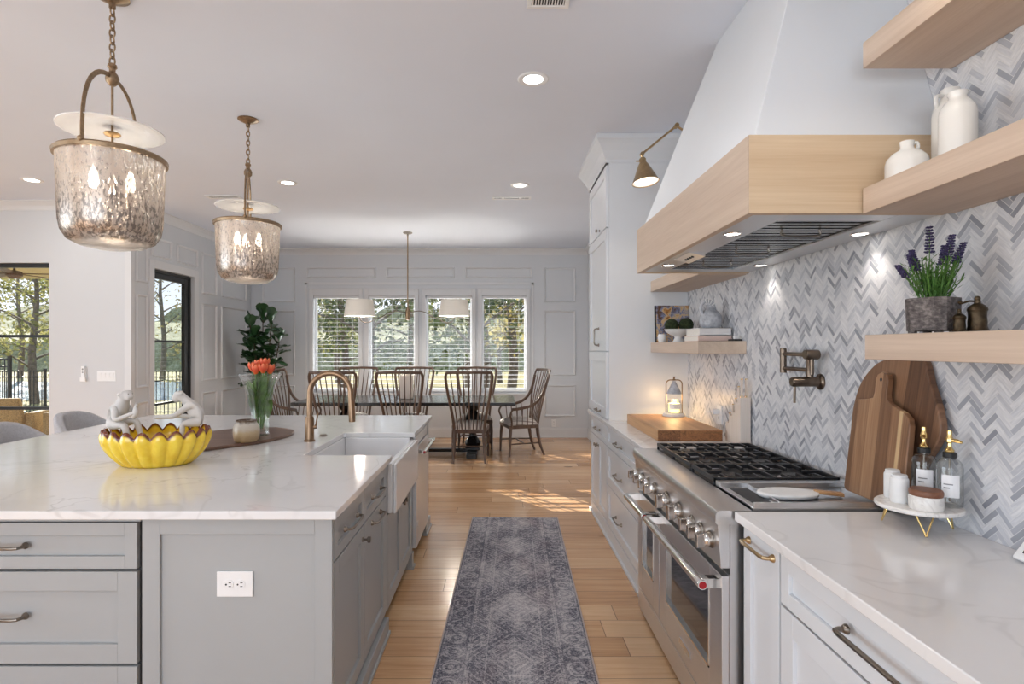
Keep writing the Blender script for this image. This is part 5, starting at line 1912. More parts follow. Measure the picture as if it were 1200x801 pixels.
def mill(x, y, z, k, label, crank):
    t = thing('spice_mill', label, 'spice mill', (x, y, z), group='old brass spice mills')
    prof = [(0, 0), (0.0255, 0), (0.0265, 0.006), (0.0235, 0.012), (0.0215, 0.018), (0.022, 0.03), (0.0205, 0.045), (0.0215, 0.058), (0.0235, 0.062), (0.0225, 0.068), (0.017, 0.075), (0.008, 0.081), (0.007, 0.09), (0, 0.09)]
    part('mill_body', MB().lathe([(r * k, h_ * k) for r, h_ in prof], (x, y, z), 28), 'grinder', t)
    part('knob', MB().ball((x, y, z + 0.094 * k), 0.0075 * k, 12), 'grinder', t)
    if crank:
        part('crank', MB().tube(smooth_path([(x, y, z + 0.085 * k), (x - 0.012, y + 0.012, z + 0.088 * k), (x - 0.024, y + 0.024, z + 0.082 * k)], 4), 0.0028, 8).ball((x - 0.026, y + 0.026, z + 0.085 * k), 0.0058, 10), 'grinder', t)
mill(1.268, 1.555, 1.5205, 0.66, 'shorter of the two dark brass spice mills beside the planter', False)
mill(1.312, 1.548, 1.5205, 1.0, 'taller dark brass spice mill with a crank handle', True)

# ------------------------------------------------------------------ near upper shelf: jugs and brass frame
JZ = 1.9885
def jug(x, y, r, h, label, handle, squat=False):
    t = thing('stoneware_jug', label, 'jug', (x, y, JZ), group='white stoneware jugs')
    if squat:
        prof = [(0, 0), (r * 0.93, 0), (r, 0.008), (r, h * 0.42), (r * 0.94, h * 0.54), (r * 0.7, h * 0.68), (r * 0.36, h * 0.78), (r * 0.3, h * 0.84), (r * 0.34, h), (r * 0.24, h), (r * 0.22, h * 0.85), (0, h * 0.8)]
    else:
        prof = [(0, 0), (r * 0.94, 0), (r, 0.008), (r, h * 0.70), (r * 0.94, h * 0.78), (r * 0.72, h * 0.86), (r * 0.5, h * 0.905), (r * 0.46, h * 0.94), (r * 0.53, h * 0.965), (r * 0.53, h), (r * 0.38, h), (r * 0.36, h * 0.93), (0, h * 0.9)]
    part('jug_body', MB().lathe(prof, (x, y, JZ), 44), 'white_ceramic', t, sharp=50)
    if handle:
        zz = JZ + h
        if squat:
            pts = [(x + r * 0.28, y, zz - 0.006), (x + r * 0.5, y - 0.003, zz - 0.004), (x + r * 0.55, y - 0.004, zz - h * 0.16), (x + r * 0.42, y - 0.003, zz - h * 0.27)]
        else:
            pts = [(x - r * 0.48, y, zz - 0.02), (x - r * 0.9, y - 0.002, zz - 0.022), (x - r * 0.98, y - 0.003, zz - h * 0.15), (x - r * 0.80, y, zz - h * 0.22)]
        part('handle', MB().tube(smooth_path(pts, 6), 0.006 if not squat else 0.005, 10), 'white_ceramic', t)
jug(1.228, 1.700, 0.056, 0.112, 'squat white stoneware jug on the upper shelf next to the hood', True, True)
jug(1.300, 1.600, 0.045, 0.216, 'white stoneware bottle standing in front on the upper shelf', False)
jug(1.368, 1.712, 0.046, 0.275, 'tallest white stoneware jug, with loop handle, behind the bottle', True)
t = thing('brass_frame', 'thin brass photo frame at the right edge on the upper shelf', 'picture frame', (1.40, 1.37, JZ))
m = MB()
y0, y1, z0, z1, fwid = 1.27, 1.468, JZ, JZ + 0.17, 0.012
for q in ((y0, y0 + fwid, z0, z1), (y1 - fwid, y1, z0, z1), (y0 + fwid, y1 - fwid, z0, z0 + fwid), (y0 + fwid, y1 - fwid, z1 - fwid, z1)):
    m.box(1.355, 1.367, q[0], q[1], q[2], q[3])
part('frame_border', lean(m, (1.36, 1.37, JZ), 12, 'Y'), 'gold', t)
part('backing', lean(MB().box(1.360, 1.366, y0 + fwid, y1 - fwid, z0 + fwid, z1 - fwid), (1.36, 1.37, JZ), 12, 'Y'), 'paper_white', t)

# ------------------------------------------------------------------ cutting boards leaning on the tile
def leaning(m, xb, zb_, xt, zt):
    """tilt a board built upright in the plane x=0..t about its foot so that its back meets the wall"""
    ang = math.atan2(xt - xb, zt - zb_)
    bmesh.ops.rotate(m.bm, cent=(0, 0, zb_), matrix=Matrix.Rotation(ang, 3, 'Y'), verts=m.bm.verts)
    bmesh.ops.translate(m.bm, verts=m.bm.verts, vec=(xb, 0, 0))
    return m
def closed_path(pts, n=5):
    P = [Vector((*p, 0)) for p in pts]
    out = []
    L = len(P)
    for i in range(L):
        a, b, c, d = P[i - 1], P[i], P[(i + 1) % L], P[(i + 2) % L]
        for j in range(n):
            t_ = j / n
            out.append(tuple((0.5 * ((2 * b) + (c - a) * t_ + (2 * a - 5 * b + 4 * c - d) * t_ * t_ + (3 * b - a - 3 * c + d) * t_ ** 3))[:2]))
    return out
ZBd = 0.932
pl = closed_path([(2.10, 0.935), (2.19, 0.97), (2.235, 1.09), (2.24, 1.22), (2.205, 1.335), (2.13, 1.412), (2.05, 1.445), (1.99, 1.468), (1.925, 1.468), (1.875, 1.432), (1.845, 1.36), (1.805, 1.28), (1.79, 1.20), (1.845, 1.10), (1.868, 1.02), (1.885, 0.95), (1.93, 0.935)], 5)
pl = [(a, max(b, ZBd)) for a, b in pl]
m = MB().prism(pl, -0.013, 0.013, lambda a, b, c: (c, a, b))
single('serving_board', leaning(m, 1.392, ZBd, 1.428, 1.45), 'acacia_big', 'large rounded dark wood board leaning on the tile at the back', 'cutting board', (1.40, 2.0, ZBd), 'cutting boards against the tile', 0.006)
pl = [(2.165, ZBd), (2.178, 0.945), (2.172, 1.262), (2.160, 1.283), (2.10, 1.290), (2.066, 1.298), (2.060, 1.32), (2.062, 1.365), (2.054, 1.385), (2.030, 1.394), (2.004, 1.386), (1.996, 1.366), (1.996, 1.315), (1.988, 1.294), (1.955, 1.278), (1.905, 1.262), (1.878, 1.245), (1.868, 1.22), (1.860, 0.945), (1.872, ZBd)]
m = MB().prism(pl, -0.011, 0.011, lambda a, b, c: (c, a, b))
t = thing('paddle_board', 'striped acacia paddle cutting board with handle, leaning in front of the larger board', 'cutting board', (1.335, 2.02, ZBd), group='cutting boards against the tile')
part('board', leaning(m, 1.338, ZBd, 1.388, 1.39), 'acacia', t, 0.004)
hc_ = leaning(MB().lathe([(0, -0.0115), (0.0065, -0.0115), (0.0065, -0.0105), (0, -0.0105)], (0, 2.031, 1.366), 14, (1, 0, 0)), 1.338, ZBd, 1.388, 1.39)
part('hanging_hole', hc_, 'gap', t)

# white dish with wooden handle lying on the griddle
t = thing('spoon_rest', 'flat oval white dish with a wooden handle lying on the griddle', 'dish', (1.10, 2.12, 0.9185))
gz = 0.9186
part('dish', MB().lathe([(0, 0.0), (0.9, 0.0), (0.99, 0.006), (1.0, 0.012), (0.97, 0.0165), (0.80, 0.0155), (0, 0.0145)], (0, 0, 0), 44), 'matte_white', t)
o_ = t.children[0]
for v in o_.data.vertices:
    w_ = v.co + Vector(WORLD[t.name])
    v.co = Vector((1.085 + w_.x * 0.115, 2.125 + w_.y * 0.068, gz + w_.z * 1.15)) - Vector(WORLD[t.name])
part('wooden_handle', MB().hexa([(1.190, 2.108, gz + 0.013), (1.285, 2.098, gz + 0.003), (1.290, 2.132, gz + 0.003), (1.190, 2.142, gz + 0.013)], [(1.190, 2.110, gz + 0.024), (1.285, 2.100, gz + 0.017), (1.290, 2.130, gz + 0.017), (1.190, 2.140, gz + 0.024)]), 'butcher_top', t, 0.003)

# ------------------------------------------------------------------ marble stand and what it carries
cx_, cy_ = 1.308, 1.762
TZ = 0.993
t = thing('marble_stand', 'round white marble stand on gold hairpin legs', 'cake stand', (cx_, cy_, CT1))
part('marble_top', MB().lathe([(0, -0.013), (0.113, -0.013), (0.116, -0.010), (0.116, -0.003), (0.113, 0), (0, 0)], (cx_, cy_, TZ), 56), 'marble', t)
for a in (PI * 1.36, PI * 0.03 - 0.25, PI * 0.72):
    d_ = Vector((math.cos(a), math.sin(a), 0))
    n_ = Vector((-d_.y, d_.x, 0))
    p0 = Vector((cx_, cy_, TZ - 0.012)) + d_ * 0.078
    bt = Vector((cx_, cy_, CT1 + 0.0032)) + d_ * 0.098
    part('hairpin_leg', MB().tube([p0 + n_ * 0.024, bt.lerp(p0 + n_ * 0.024, 0.12) , bt + n_ * 0.0015, bt - n_ * 0.0015, bt.lerp(p0 - n_ * 0.024, 0.12), p0 - n_ * 0.024], 0.0026, 8), 'gold', t)
def canister(x, y, r, h, label):
    t = thing('ceramic_canister', label, 'jar', (x, y, TZ), group='white canisters on the marble stand')
    part('canister_body', MB().lathe([(0, 0), (r * 0.95, 0), (r, 0.004), (r, h * 0.80), (r * 0.97, h * 0.86), (r * 0.86, h * 0.9), (r * 0.8, h * 0.9), (0, h * 0.89)], (x, y, TZ), 32), 'matte_white', t)
    part('lid', MB().lathe([(0, h * 0.9), (r * 0.83, h * 0.9), (r * 0.86, h * 0.92), (r * 0.84, h * 0.985), (r * 0.78, h), (0, h)], (x, y, TZ), 32), 'matte_white', t)
canister(1.281, 1.838, 0.0245, 0.090, 'white canister at the back of the marble stand, nearest the boards')
canister(1.262, 1.780, 0.0255, 0.086, 'white canister in the middle of the marble stand, behind the lidded bowl')
x, y, r = 1.288, 1.703, 0.0445
t = thing('lidded_bowl', 'low white bowl with a brown wooden lid on the marble stand', 'bowl', (x, y, TZ))
part('bowl', MB().lathe([(0, 0), (r * 0.94, 0), (r, 0.006), (r, 0.038), (r * 0.96, 0.041), (0, 0.040)], (x, y, TZ), 40), 'marble', t)
part('lid', MB().lathe([(0, 0.0405), (r * 0.94, 0.0405), (r * 0.98, 0.046), (r * 0.98, 0.054), (r * 0.92, 0.059), (0, 0.060)], (x, y, TZ), 40), 'jar_wood', t)
def dispenser(x, y, label, yaw):
    t = thing('soap_dispenser', label, 'bottle', (x, y, TZ), group='clear soap dispensers')
    r, h = 0.034, 0.148
    part('bottle', MB().lathe([(0, 0.0005), (r * 0.95, 0.0005), (r, 0.005), (r, h * 0.80), (r * 0.93, h * 0.89), (r * 0.7, h * 0.96), (r * 0.42, h * 0.985), (r * 0.40, h * 1.05)], (x, y, TZ), 40), 'glass', t)
    part('collar', MB().lathe([(0, h * 1.0), (r * 0.5, h * 1.0), (r * 0.52, h * 1.02), (r * 0.52, h * 1.10), (r * 0.44, h * 1.12), (0, h * 1.12)], (x, y, TZ), 24), 'black_metal', t)
    z = TZ + h * 1.12
    m = MB().lathe([(0, 0), (0.0115, 0), (0.0125, 0.006), (0.0075, 0.012), (0.0055, 0.018), (0.0055, 0.028), (0.0095, 0.031), (0.0095, 0.043), (0.0065, 0.050), (0.0065, 0.066), (0, 0.067)], (x, y, z), 18)
    m.tube([(x, y, z + 0.037), (x + 0.022 * math.cos(yaw), y + 0.022 * math.sin(yaw), z + 0.037), (x + 0.034 * math.cos(yaw), y + 0.034 * math.sin(yaw), z + 0.033)], [0.0065, 0.0055, 0.004], 10)
    part('pump', m, 'gold', t)
    part('dip_tube', MB().cyl((x, y, TZ + 0.014), (x, y, TZ + h), 0.0028, 8), 'nickel', t)
    # label on the side towards the camera
    m = MB()
    a0 = math.atan2(-y, -x) + 0.08
    ra_ = [a0 + (k / 8 - 0.5) * 1.35 for k in range(9)]
    m.grid([[(x + (r + 0.0006) * math.cos(a), y + (r + 0.0006) * math.sin(a), TZ + z_) for a in ra_] for z_ in (0.032, 0.10)])
    lb = part('bottle_label', m, 'label_frost', t)
    m = MB()
    for zz, f0, f1 in ((0.070, 0.12, 0.62), (0.059, 0.12, 0.45)):
        rs_ = [a0 + (0.5 - (f0 + (f1 - f0) * k / 4)) * -1.35 for k in range(5)]
        m.grid([[(x + (r + 0.0011) * math.cos(a), y + (r + 0.0011) * math.sin(a), TZ + zz + q) for a in rs_] for q in (0, 0.0035)])
    part('print', m, 'print_grey', lb)
dispenser(1.366, 1.815, 'clear soap bottle with gold pump nearest the wooden boards', -2.3)
dispenser(1.384, 1.734, 'clear soap bottle with gold pump at the right on the marble stand', -1.2)

# white-framed small display at the right edge
t = thing('smart_display', 'white-framed small screen leaning on the tile at the right edge', 'tablet', (1.38, 1.33, CT1))
def disp(m): return lean(m, (1.352, 1.33, CT1), 38, 'Y')
m = MB()
y0, y1, z0, z1 = 1.17, 1.497, CT1 + 0.012, CT1 + 0.135
part('case', disp(MB().box(1.350, 1.362, y0, y1, z0, z1)), 'plastic_white', t, 0.005, seg=3)
part('screen', disp(MB().box(1.3490, 1.3502, y0 + 0.02, y1 - 0.02, z0 + 0.02, z1 - 0.02)), 'screen', t)
m = MB()
for q, (a, b) in enumerate(((1.385, 1.465), (1.405, 1.465), (1.43, 1.465))):
    m.box(1.3484, 1.3491, a, b, z0 + 0.036 + q * 0.02, z0 + 0.042 + q * 0.02)
part('print', disp(m), 'paper_white', t)
part('stand', disp(MB().box(1.362, 1.37, 1.28, 1.40, z0 + 0.02, z0 + 0.06)).box(1.36, 1.42, 1.27, 1.41, CT1 + 0.0003, CT1 + 0.016), 'plastic_white', t, 0.003)

# ------------------------------------------------------------------ things on the island
# walnut serving board
pl = closed_path([(-1.66, 2.99), (-1.585, 3.08), (-1.50, 3.19), (-1.40, 3.31), (-1.345, 3.47), (-1.335, 3.62), (-1.385, 3.76), (-1.53, 3.86), (-1.72, 3.84), (-1.88, 3.70), (-1.91, 3.48), (-1.84, 3.28), (-1.74, 3.16), (-1.72, 3.05), (-1.70, 2.99)], 5)
single('serving_board', MB().prism(pl, CT1 + 0.0005, CT1 + 0.020), 'walnut', 'dark walnut serving board lying on the island under the vase', 'serving board', (-1.62, 3.45, CT1), None, 0.005)
BZ = CT1 + 0.0205
t = thing('ceramic_candle_jar', 'squat cream and tan glazed candle jar on the walnut board', 'jar', (-1.475, 3.275, BZ), world=False)
part('jar', MB().lathe([(0, 0), (0.058, 0), (0.066, 0.008), (0.071, 0.03), (0.073, 0.06), (0.070, 0.085), (0.062, 0.102), (0.056, 0.108), (0.057, 0.120), (0.059, 0.124), (0.053, 0.124), (0.050, 0.11), (0.062, 0.08), (0.06, 0.02), (0, 0.015)], seg=44), 'jar_glaze', t, sharp=60)
part('wax', MB().lathe([(0, 0.016), (0.058, 0.021), (0.062, 0.06), (0, 0.06)], seg=32), 'matte_white', t)
# flared glass vase
vx, vy = -1.492, 3.505
t = thing('flared_glass_vase', 'tall clear flared glass vase of tulips on the island', 'vase', (vx, vy, BZ), world=False)
def vase_r(q): return 0.052 + 0.010 * q + 0.062 * max(0, (q - 0.35) / 0.65) ** 1.8
prof = [(0, 0), (0.05, 0), (0.053, 0.006)]
for k in range(1, 15):
    q = k / 14
    prof.append((vase_r(q), 0.375 * q))
prof += [(prof[-1][0] + 0.005, 0.377), (prof[-1][0] + 0.004, 0.382), (prof[-1][0] - 0.003, 0.381), (prof[-1][0] - 0.006, 0.372), (vase_r(0.9) - 0.006, 0.3375)]
m = MB().lathe(prof, seg=48)
for v in m.bm.verts:      # soft vertical flutes
    a = math.atan2(v.co.y, v.co.x)
    k = 1 + 0.035 * math.cos(8 * a) * min(1, v.co.z / 0.1)
    v.co.x *= k
    v.co.y *= k
part('vase_body', m, 'glass', t, sharp=60)
M['water'] = pane_mat('vase_water', (0.94, 0.97, 0.93), 0.03)
part('water', MB().lathe([(0, 0.0245)] + [(vase_r(q) - 0.008, 0.375 * q) for q in (0.07, 0.2, 0.35, 0.5)] + [(0, 0.1875)], seg=32), 'water', t)
rnd = random.Random(8)
tul = [(-0.055, 0.01, 0.475, 'orange-red tulip at the left of the glass vase'), (-0.012, -0.045, 0.462, 'orange tulip at the front of the glass vase'), (0.035, -0.04, 0.468, 'orange-red tulip at the front right of the bunch'),
       (0.062, 0.01, 0.462, 'red tulip at the right of the bunch'), (0.02, 0.03, 0.500, 'tallest coral tulip at the top of the bunch'), (-0.03, 0.045, 0.49, 'coral tulip at the back left of the bunch')]
for i, (dx, dy, h, lb) in enumerate(tul):
    h -= 0.082
    dx, dy = dx * 0.92, dy * 0.92
    t = thing('tulip', lb, 'flower', (vx + dx, vy + dy, BZ + h), group='tulips in the glass vase', world=False)
    bx_, by_ = -dx * 0.75 + (i - 2.5) * 0.005, -dy * 0.8
    part('stem', MB().tube(bez((bx_ - dx * 0.1, by_ - dy * 0.05, -h + 0.04), (bx_ * 0.6, by_ * 0.6, -h * 0.6), (0, 0, -h * 0.3), (0, 0, 0.004), 10), 0.0042, 8), 'tulip_green', t)
    m = MB()
    for k in range(6):
        a = 2 * PI * k / 6 + i
        inn = 0.85 if k % 2 else 1.0
        rows = []
        for j in range(6):
            q = j / 5
            r_ = (0.006 + 0.026 * math.sin(PI * min(1, q * 0.62 + 0.02)) * 1.0) * inn
            wd = 0.021 * math.sin(PI * (0.12 + 0.80 * q)) + 0.001
            z_ = 0.062 * q
            row = []
            for s_ in (-1, -0.5, 0, 0.5, 1):
                aa = a + s_ * wd / max(r_, 0.012)
                rr = r_ * (1 - 0.10 * abs(s_) * q)
                row.append((rr * math.cos(aa), rr * math.sin(aa), z_ - 0.004 * abs(s_) * q))
            rows.append(row)
        m.grid(rows)
    part('bloom', m, 'tulip', t, recalc=False, sharp=80)
    m = MB()
    for k in range(7):
        a = rnd.uniform(0, 2 * PI)
        d_ = Vector((math.cos(a), math.sin(a), 0))
        n_ = Vector((-d_.y, d_.x, 0))
        z0 = -h * rnd.uniform(0.42, 0.75)
        L = rnd.uniform(0.13, 0.24)
        rows = []
        for j in range(8):
            q = j / 7
            c_ = Vector((0, 0, z0)) + Vector((bx_ * 0.3, by_ * 0.3, 0)) * (1 - q) + d_ * (0.05 * q ** 1.8) + Vector((0, 0, L * q - 0.03 * q ** 3))
            wd = 0.019 * math.sin(PI * (0.10 + 0.88 * q))
            rows.append([c_ - n_ * wd + d_ * 0.003, c_, c_ + n_ * wd + d_ * 0.003])
        m.grid(rows)
    part('leaves', m, 'tulip_green', t, recalc=False, sharp=80)


# ------------------------------------------------------------------ banana bowl with two ceramic monkeys
def skin_mesh(verts, edges, radii, level=2):
    me = bpy.data.meshes.new('tmp')
    me.from_pydata([tuple(v) for v in verts], edges, [])
    o = bpy.data.objects.new('tmp', me)
    C.objects.link(o)
    sk = o.modifiers.new('skin', 'SKIN')
    for i, d in enumerate(me.skin_vertices[0].data):
        r = radii[i]
        d.radius = (r, r) if not isinstance(r, tuple) else r
        d.use_root = (i == 0)
    sb = o.modifiers.new('sub', 'SUBSURF')
    sb.levels = sb.render_levels = level
    dg = bpy.context.evaluated_depsgraph_get()
    m2 = bpy.data.meshes.new_from_object(o.evaluated_get(dg))
    mb = MB()
    mb.bm.from_mesh(m2)
    bpy.data.objects.remove(o)
    bpy.data.meshes.remove(m2)
    bpy.data.meshes.remove(me)
    return mb


bcx, bcy = -1.672, 2.745
t = thing('banana_bowl', 'yellow bowl shaped like a ring of bananas with two white monkeys on its rim', 'bowl', (bcx, bcy, CT1 + 0.0005), rotz=0.0, world=False)
NT_, NH = 216, 16
LOB = 20
def bowl_pt(k, q, inner):
    a = 2 * PI * k / NT_
    ph = (a * LOB / (2 * PI)) % 1.0
    lobe = abs(math.sin(PI * ph)) ** 0.8           # 1 in the middle of a banana
    rim = 0.142 + 0.034 * lobe ** 1.3
    z = rim * q
    base = 0.62 + 0.38 * math.sin(PI / 2 * min(1, q * 1.02)) ** 0.85
    base *= 1 - 0.03 * max(0, q - 0.8) * 5
    r = base * (1 + (0.15 * lobe - 0.08) * math.sin(PI * min(1.0, 0.15 + q * 0.8)))
    if inner:
        r -= 0.045
        z = max(z, 0.014)
    return (0.245 * r * math.cos(a), 0.185 * r * math.sin(a), z)
m = MB()
lay = m.bm.verts.layers.float.new('tip')
rows = [[bowl_pt(k, q, False) for k in range(NT_)] for q in [i / NH for i in range(NH + 1)]]
rows += [[bowl_pt(k, q, True) for k in range(NT_)] for q in [1 - i / NH for i in range(NH + 1)]]
vs = m.grid(rows, wrap=True)
qs = [i / NH for i in range(NH + 1)] + [1 - i / NH for i in range(NH + 1)]
for q, rv in zip(qs, vs):
    for v in rv:
        v[lay] = max(0.0, (q - 0.72) / 0.28)
m.bm.faces.new(vs[0][::-1])
m.bm.faces.new(vs[-1])
part('bowl_body', m, 'banana', t, sharp=70)


def monkey(parent, P, extra_r=1.0, name='monkey'):
    """P: dict of joints in the bowl's local space"""
    V, R, Ed = [], [], []
    idx = {}
    def add(n, p, r, to=None):
        idx[n] = len(V)
        V.append(Vector(p)); R.append(r * 1.22 if r > 0.02 else r * 1.12)
        if to is not None:
            Ed.append((idx[to], idx[n]))
    add('hip', P['hip'], 0.032)
    add('waist', Vector(P['hip']).lerp(Vector(P['chest']), 0.5) + Vector(P['back']), 0.034, 'hip')
    add('chest', P['chest'], 0.032, 'waist')
    add('neck', Vector(P['chest']).lerp(Vector(P['head']), 0.55), 0.018, 'chest')
    add('head', P['head'], 0.029, 'neck')
    hd = Vector(P['head'])
    f = Vector(P['face']).normalized()
    sdv = f.cross(Vector((0, 0, 1))).normalized()
    add('brow', hd + f * 0.014 + Vector((0, 0, 0.008)), 0.022, 'head')
    add('muzzle', hd + f * 0.030 + Vector((0, 0, -0.010)), 0.016, 'brow')
    add('lip', hd + f * 0.037 + Vector((0, 0, -0.013)), 0.012, 'muzzle')
    for s, n in ((-1, 'l'), (1, 'r')):
        add('ear' + n, hd + sdv * (0.030 * s) + Vector((0, 0, 0.004)) - f * 0.004, 0.009, 'head')
        add('eart' + n, hd + sdv * (0.037 * s) + Vector((0, 0, 0.009)) - f * 0.006, 0.009, 'ear' + n)
    for s, n in ((-1, 'l'), (1, 'r')):
        sh = Vector(P['chest']) + sdv * (0.030 * s) + Vector((0, 0, 0.006))
        add('sh' + n, sh, 0.017, 'chest')
        add('el' + n, P['elbow' + n], 0.0125, 'sh' + n)
        add('wr' + n, P['hand' + n], 0.0095, 'el' + n)
        dh = (Vector(P['hand' + n]) - Vector(P['elbow' + n])).normalized()
        add('hd' + n, Vector(P['hand' + n]) + dh * 0.013, 0.011, 'wr' + n)
        h0 = Vector(P['hand' + n]) + dh * 0.013
        side = dh.orthogonal().normalized()
        for q in (-1, 0, 1):
            add('fg%s%d' % (n, q), h0 + dh * 0.014 + side * (0.007 * q), 0.0042, 'hd' + n)
        hp = Vector(P['hip']) + sdv * (0.026 * s)
        add('th' + n, hp, 0.022, 'hip')
        add('kn' + n, P['knee' + n], 0.0155, 'th' + n)
        add('an' + n, P['foot' + n], 0.011, 'kn' + n)
        add('ft' + n, Vector(P['foot' + n]) + f * 0.022 + Vector((0, 0, -0.003)), 0.010, 'an' + n)
        add('toe' + n, Vector(P['foot' + n]) + f * 0.036 + Vector((0, 0, -0.005)), 0.007, 'ft' + n)
    mb = skin_mesh(V, Ed, R, 2)
    o = part(name, mb, 'bisque', parent, sharp=80)
    m = MB()
    for s in (-1, 1):
        m.ball(hd + f * 0.0315 + sdv * (0.0095 * s) + Vector((0, 0, 0.010)), 0.0032, 8)
    part('eyes', m, 'nickel', o)
    return o


DX, ZB, KZ = 0.037, 1.045, 1.16
L_ = lambda x, y, z: (x + DX - bcx, y - bcy, ZB + (z - ZB) * KZ - CT1)
monkey(t, dict(hip=L_(-1.905, 2.735, 1.098), back=(-0.014, 0, 0), chest=L_(-1.880, 2.735, 1.168), head=L_(-1.848, 2.725, 1.222), face=(0.92, -0.35, -0.12),
               elbowl=L_(-1.855, 2.795, 1.125), handl=L_(-1.818, 2.755, 1.168), elbowr=L_(-1.866, 2.675, 1.120), handr=L_(-1.808, 2.690, 1.143),
               kneel=L_(-1.822, 2.765, 1.112), footl=L_(-1.802, 2.765, 1.052), kneer=L_(-1.832, 2.695, 1.100), footr=L_(-1.815, 2.690, 1.030)), name='seated_monkey')
# the fruit the seated monkey holds
f_ = part('held_fruit', MB().tube(smooth_path([L_(-1.800, 2.700, 1.130), L_(-1.785, 2.70, 1.150), L_(-1.790, 2.705, 1.178)], 5), [0.010, 0.013, 0.013, 0.014, 0.014, 0.014, 0.013, 0.012, 0.010, 0.006, 0.004], 12), 'bisque', t)
DX, ZB, KZ = 0.006, 1.06, 1.17
monkey(t, dict(hip=L_(-1.555, 2.885, 1.096), back=(0.024, 0, 0.006), chest=L_(-1.592, 2.885, 1.165), head=L_(-1.636, 2.87, 1.214), face=(-0.75, -0.35, -0.56),
               elbowl=L_(-1.648, 2.835, 1.122), handl=L_(-1.720, 2.835, 1.120), elbowr=L_(-1.610, 2.925, 1.112), handr=L_(-1.690, 2.925, 1.116),
               kneel=L_(-1.612, 2.845, 1.088), footl=L_(-1.600, 2.825, 1.050), kneer=L_(-1.585, 2.925, 1.105), footr=L_(-1.60, 2.94, 1.062)), name='reaching_monkey')

# ------------------------------------------------------------------ stools at the island's far side
def stool(y, label):
    t = thing('counter_stool', label, 'stool', (-3.10, y, 0), group='counter stools along the island', world=False)
    # barrel back: shell around the sitter, which faces +X
    rows = []
    for j in range(7):
        q = j / 6
        row = []
        for k in range(17):
            a = PI / 2 + PI * k / 16
            ex = 1.0 + 0.08 * q
            top = 1.0 - 0.10 * abs(math.cos(a / 1.0 + PI / 2)) ** 2.0
            top = 1.0 - 0.16 * abs(math.sin(a)) ** 4
            z = 0.62 + (0.995 * top - 0.62) * q
            row.append((0.10 + 0.30 * ex * math.cos(a) * 0.95, 0.265 * ex * math.sin(a), z))
        rows.append(row)
    m = MB().grid(rows)
    m = MB()
    m.grid(rows)
    th = 0.055
    inner = [[(p[0] + (0.10 - p[0]) * 0.2 if True else 0, p[1] * (1 - th / 0.28), p[2]) for p in r] for r in rows]
    full = []
    for r, i_ in zip(rows, inner):
        full.append(list(r) + list(reversed(i_)))
    m = MB()
    vs = m.grid(full, wrap=True)
    m.bm.faces.new(vs[0][::-1])
    n = len(vs[-1])
    for k in range(16):
        m.bm.faces.new((vs[-1][k], vs[-1][k + 1], vs[-1][n - 2 - k], vs[-1][n - 1 - k]))
    b = part('backrest', m, 'stool', t, 0.018, seg=3)
    part('seat', MB().prism([(-0.17, -0.2), (0.2, -0.23), (0.24, -0.19), (0.24, 0.19), (0.2, 0.23), (-0.17, 0.2)], 0.60, 0.68), 'stool', t, 0.02, seg=3)
    for sx in (-1, 1):
        for sy in (-1, 1):
            part('leg', MB().tube([(sx * 0.17 + 0.03, sy * 0.18, 0.61), (sx * 0.2 + 0.03, sy * 0.205, 0.0)], [0.02, 0.013], 10), 'chair_wood', t)
    m = MB()
    for sy in (-1, 1):
        m.cyl((-0.16, sy * 0.195, 0.24), (0.22, sy * 0.195, 0.24), 0.011, 8)
    for sx in (-0.16, 0.22):
        m.cyl((sx, -0.195, 0.24), (sx, 0.195, 0.24), 0.011, 8)
    part('footrest', m, 'chair_wood', t)
stool(3.62, 'grey upholstered counter stool cut by the left edge of the picture')
stool(4.26, 'grey upholstered counter stool behind the left monkey')

# ------------------------------------------------------------------ runner rug
m = MB()
hw_, y0, y1 = 0.372, -1.45, 1.45
m.box(-hw_, hw_, y0, y1, 0, 0.007)
rug = single('runner_rug', m, 'rug', 'faded blue-grey patterned runner rug on the oak floor', 'rug', (0, 0, 0), None, 0.002)
rug.location = (0.0905, 3.436, 0.001)
rug.rotation_euler = (0, 0, -math.radians(1.55))

# ------------------------------------------------------------------ dining set
TX0, TX1, TYa, TYb, TZt = -2.72, 0.20, 7.30, 8.42, 0.765
t = thing('dining_table', 'long dark dining table with turned black pedestals by the windows', 'table', (-1.26, 7.86, 0))
part('tabletop', MB().box(TX0, TX1, TYa, TYb, TZt - 0.042, TZt), 'black_paint', t, 0.006)
for px_ in (-2.15, -0.38):
    m = MB().lathe([(0.05, 0.10), (0.10, 0.12), (0.115, 0.16), (0.085, 0.21), (0.05, 0.25), (0.048, 0.28), (0.09, 0.34), (0.118, 0.42), (0.11, 0.50), (0.075, 0.57), (0.06, 0.60), (0.085, 0.63), (0.10, 0.66), (0.10, TZt - 0.043), (0.0, TZt - 0.043)], (px_, 7.86, 0), 32)
    p_ = part('pedestal', m, 'black_paint', t)
    part('foot', MB().box(px_ - 0.07, px_ + 0.07, 7.46, 8.26, 0.0, 0.07).box(px_ - 0.10, px_ + 0.10, 7.70, 8.02, 0.07, 0.115), 'black_paint', p_, 0.012)
part('stretcher', MB().box(-2.15, -0.38, 7.82, 7.90, 0.03, 0.075), 'black_paint', t, 0.006)
single('table_vase', MB().lathe([(0, 0), (0.09, 0), (0.10, 0.01), (0.10, 0.30), (0.092, 0.325), (0.06, 0.34), (0.05, 0.35), (0.05, 0.37), (0.04, 0.37), (0.04, 0.34), (0, 0.33)], (-1.31, 7.86, TZt + 0.0005), 32), 'pale_wood', 'pale cylindrical vase in the middle of the dining table', 'vase', (-1.31, 7.86, TZt + 0.0005))


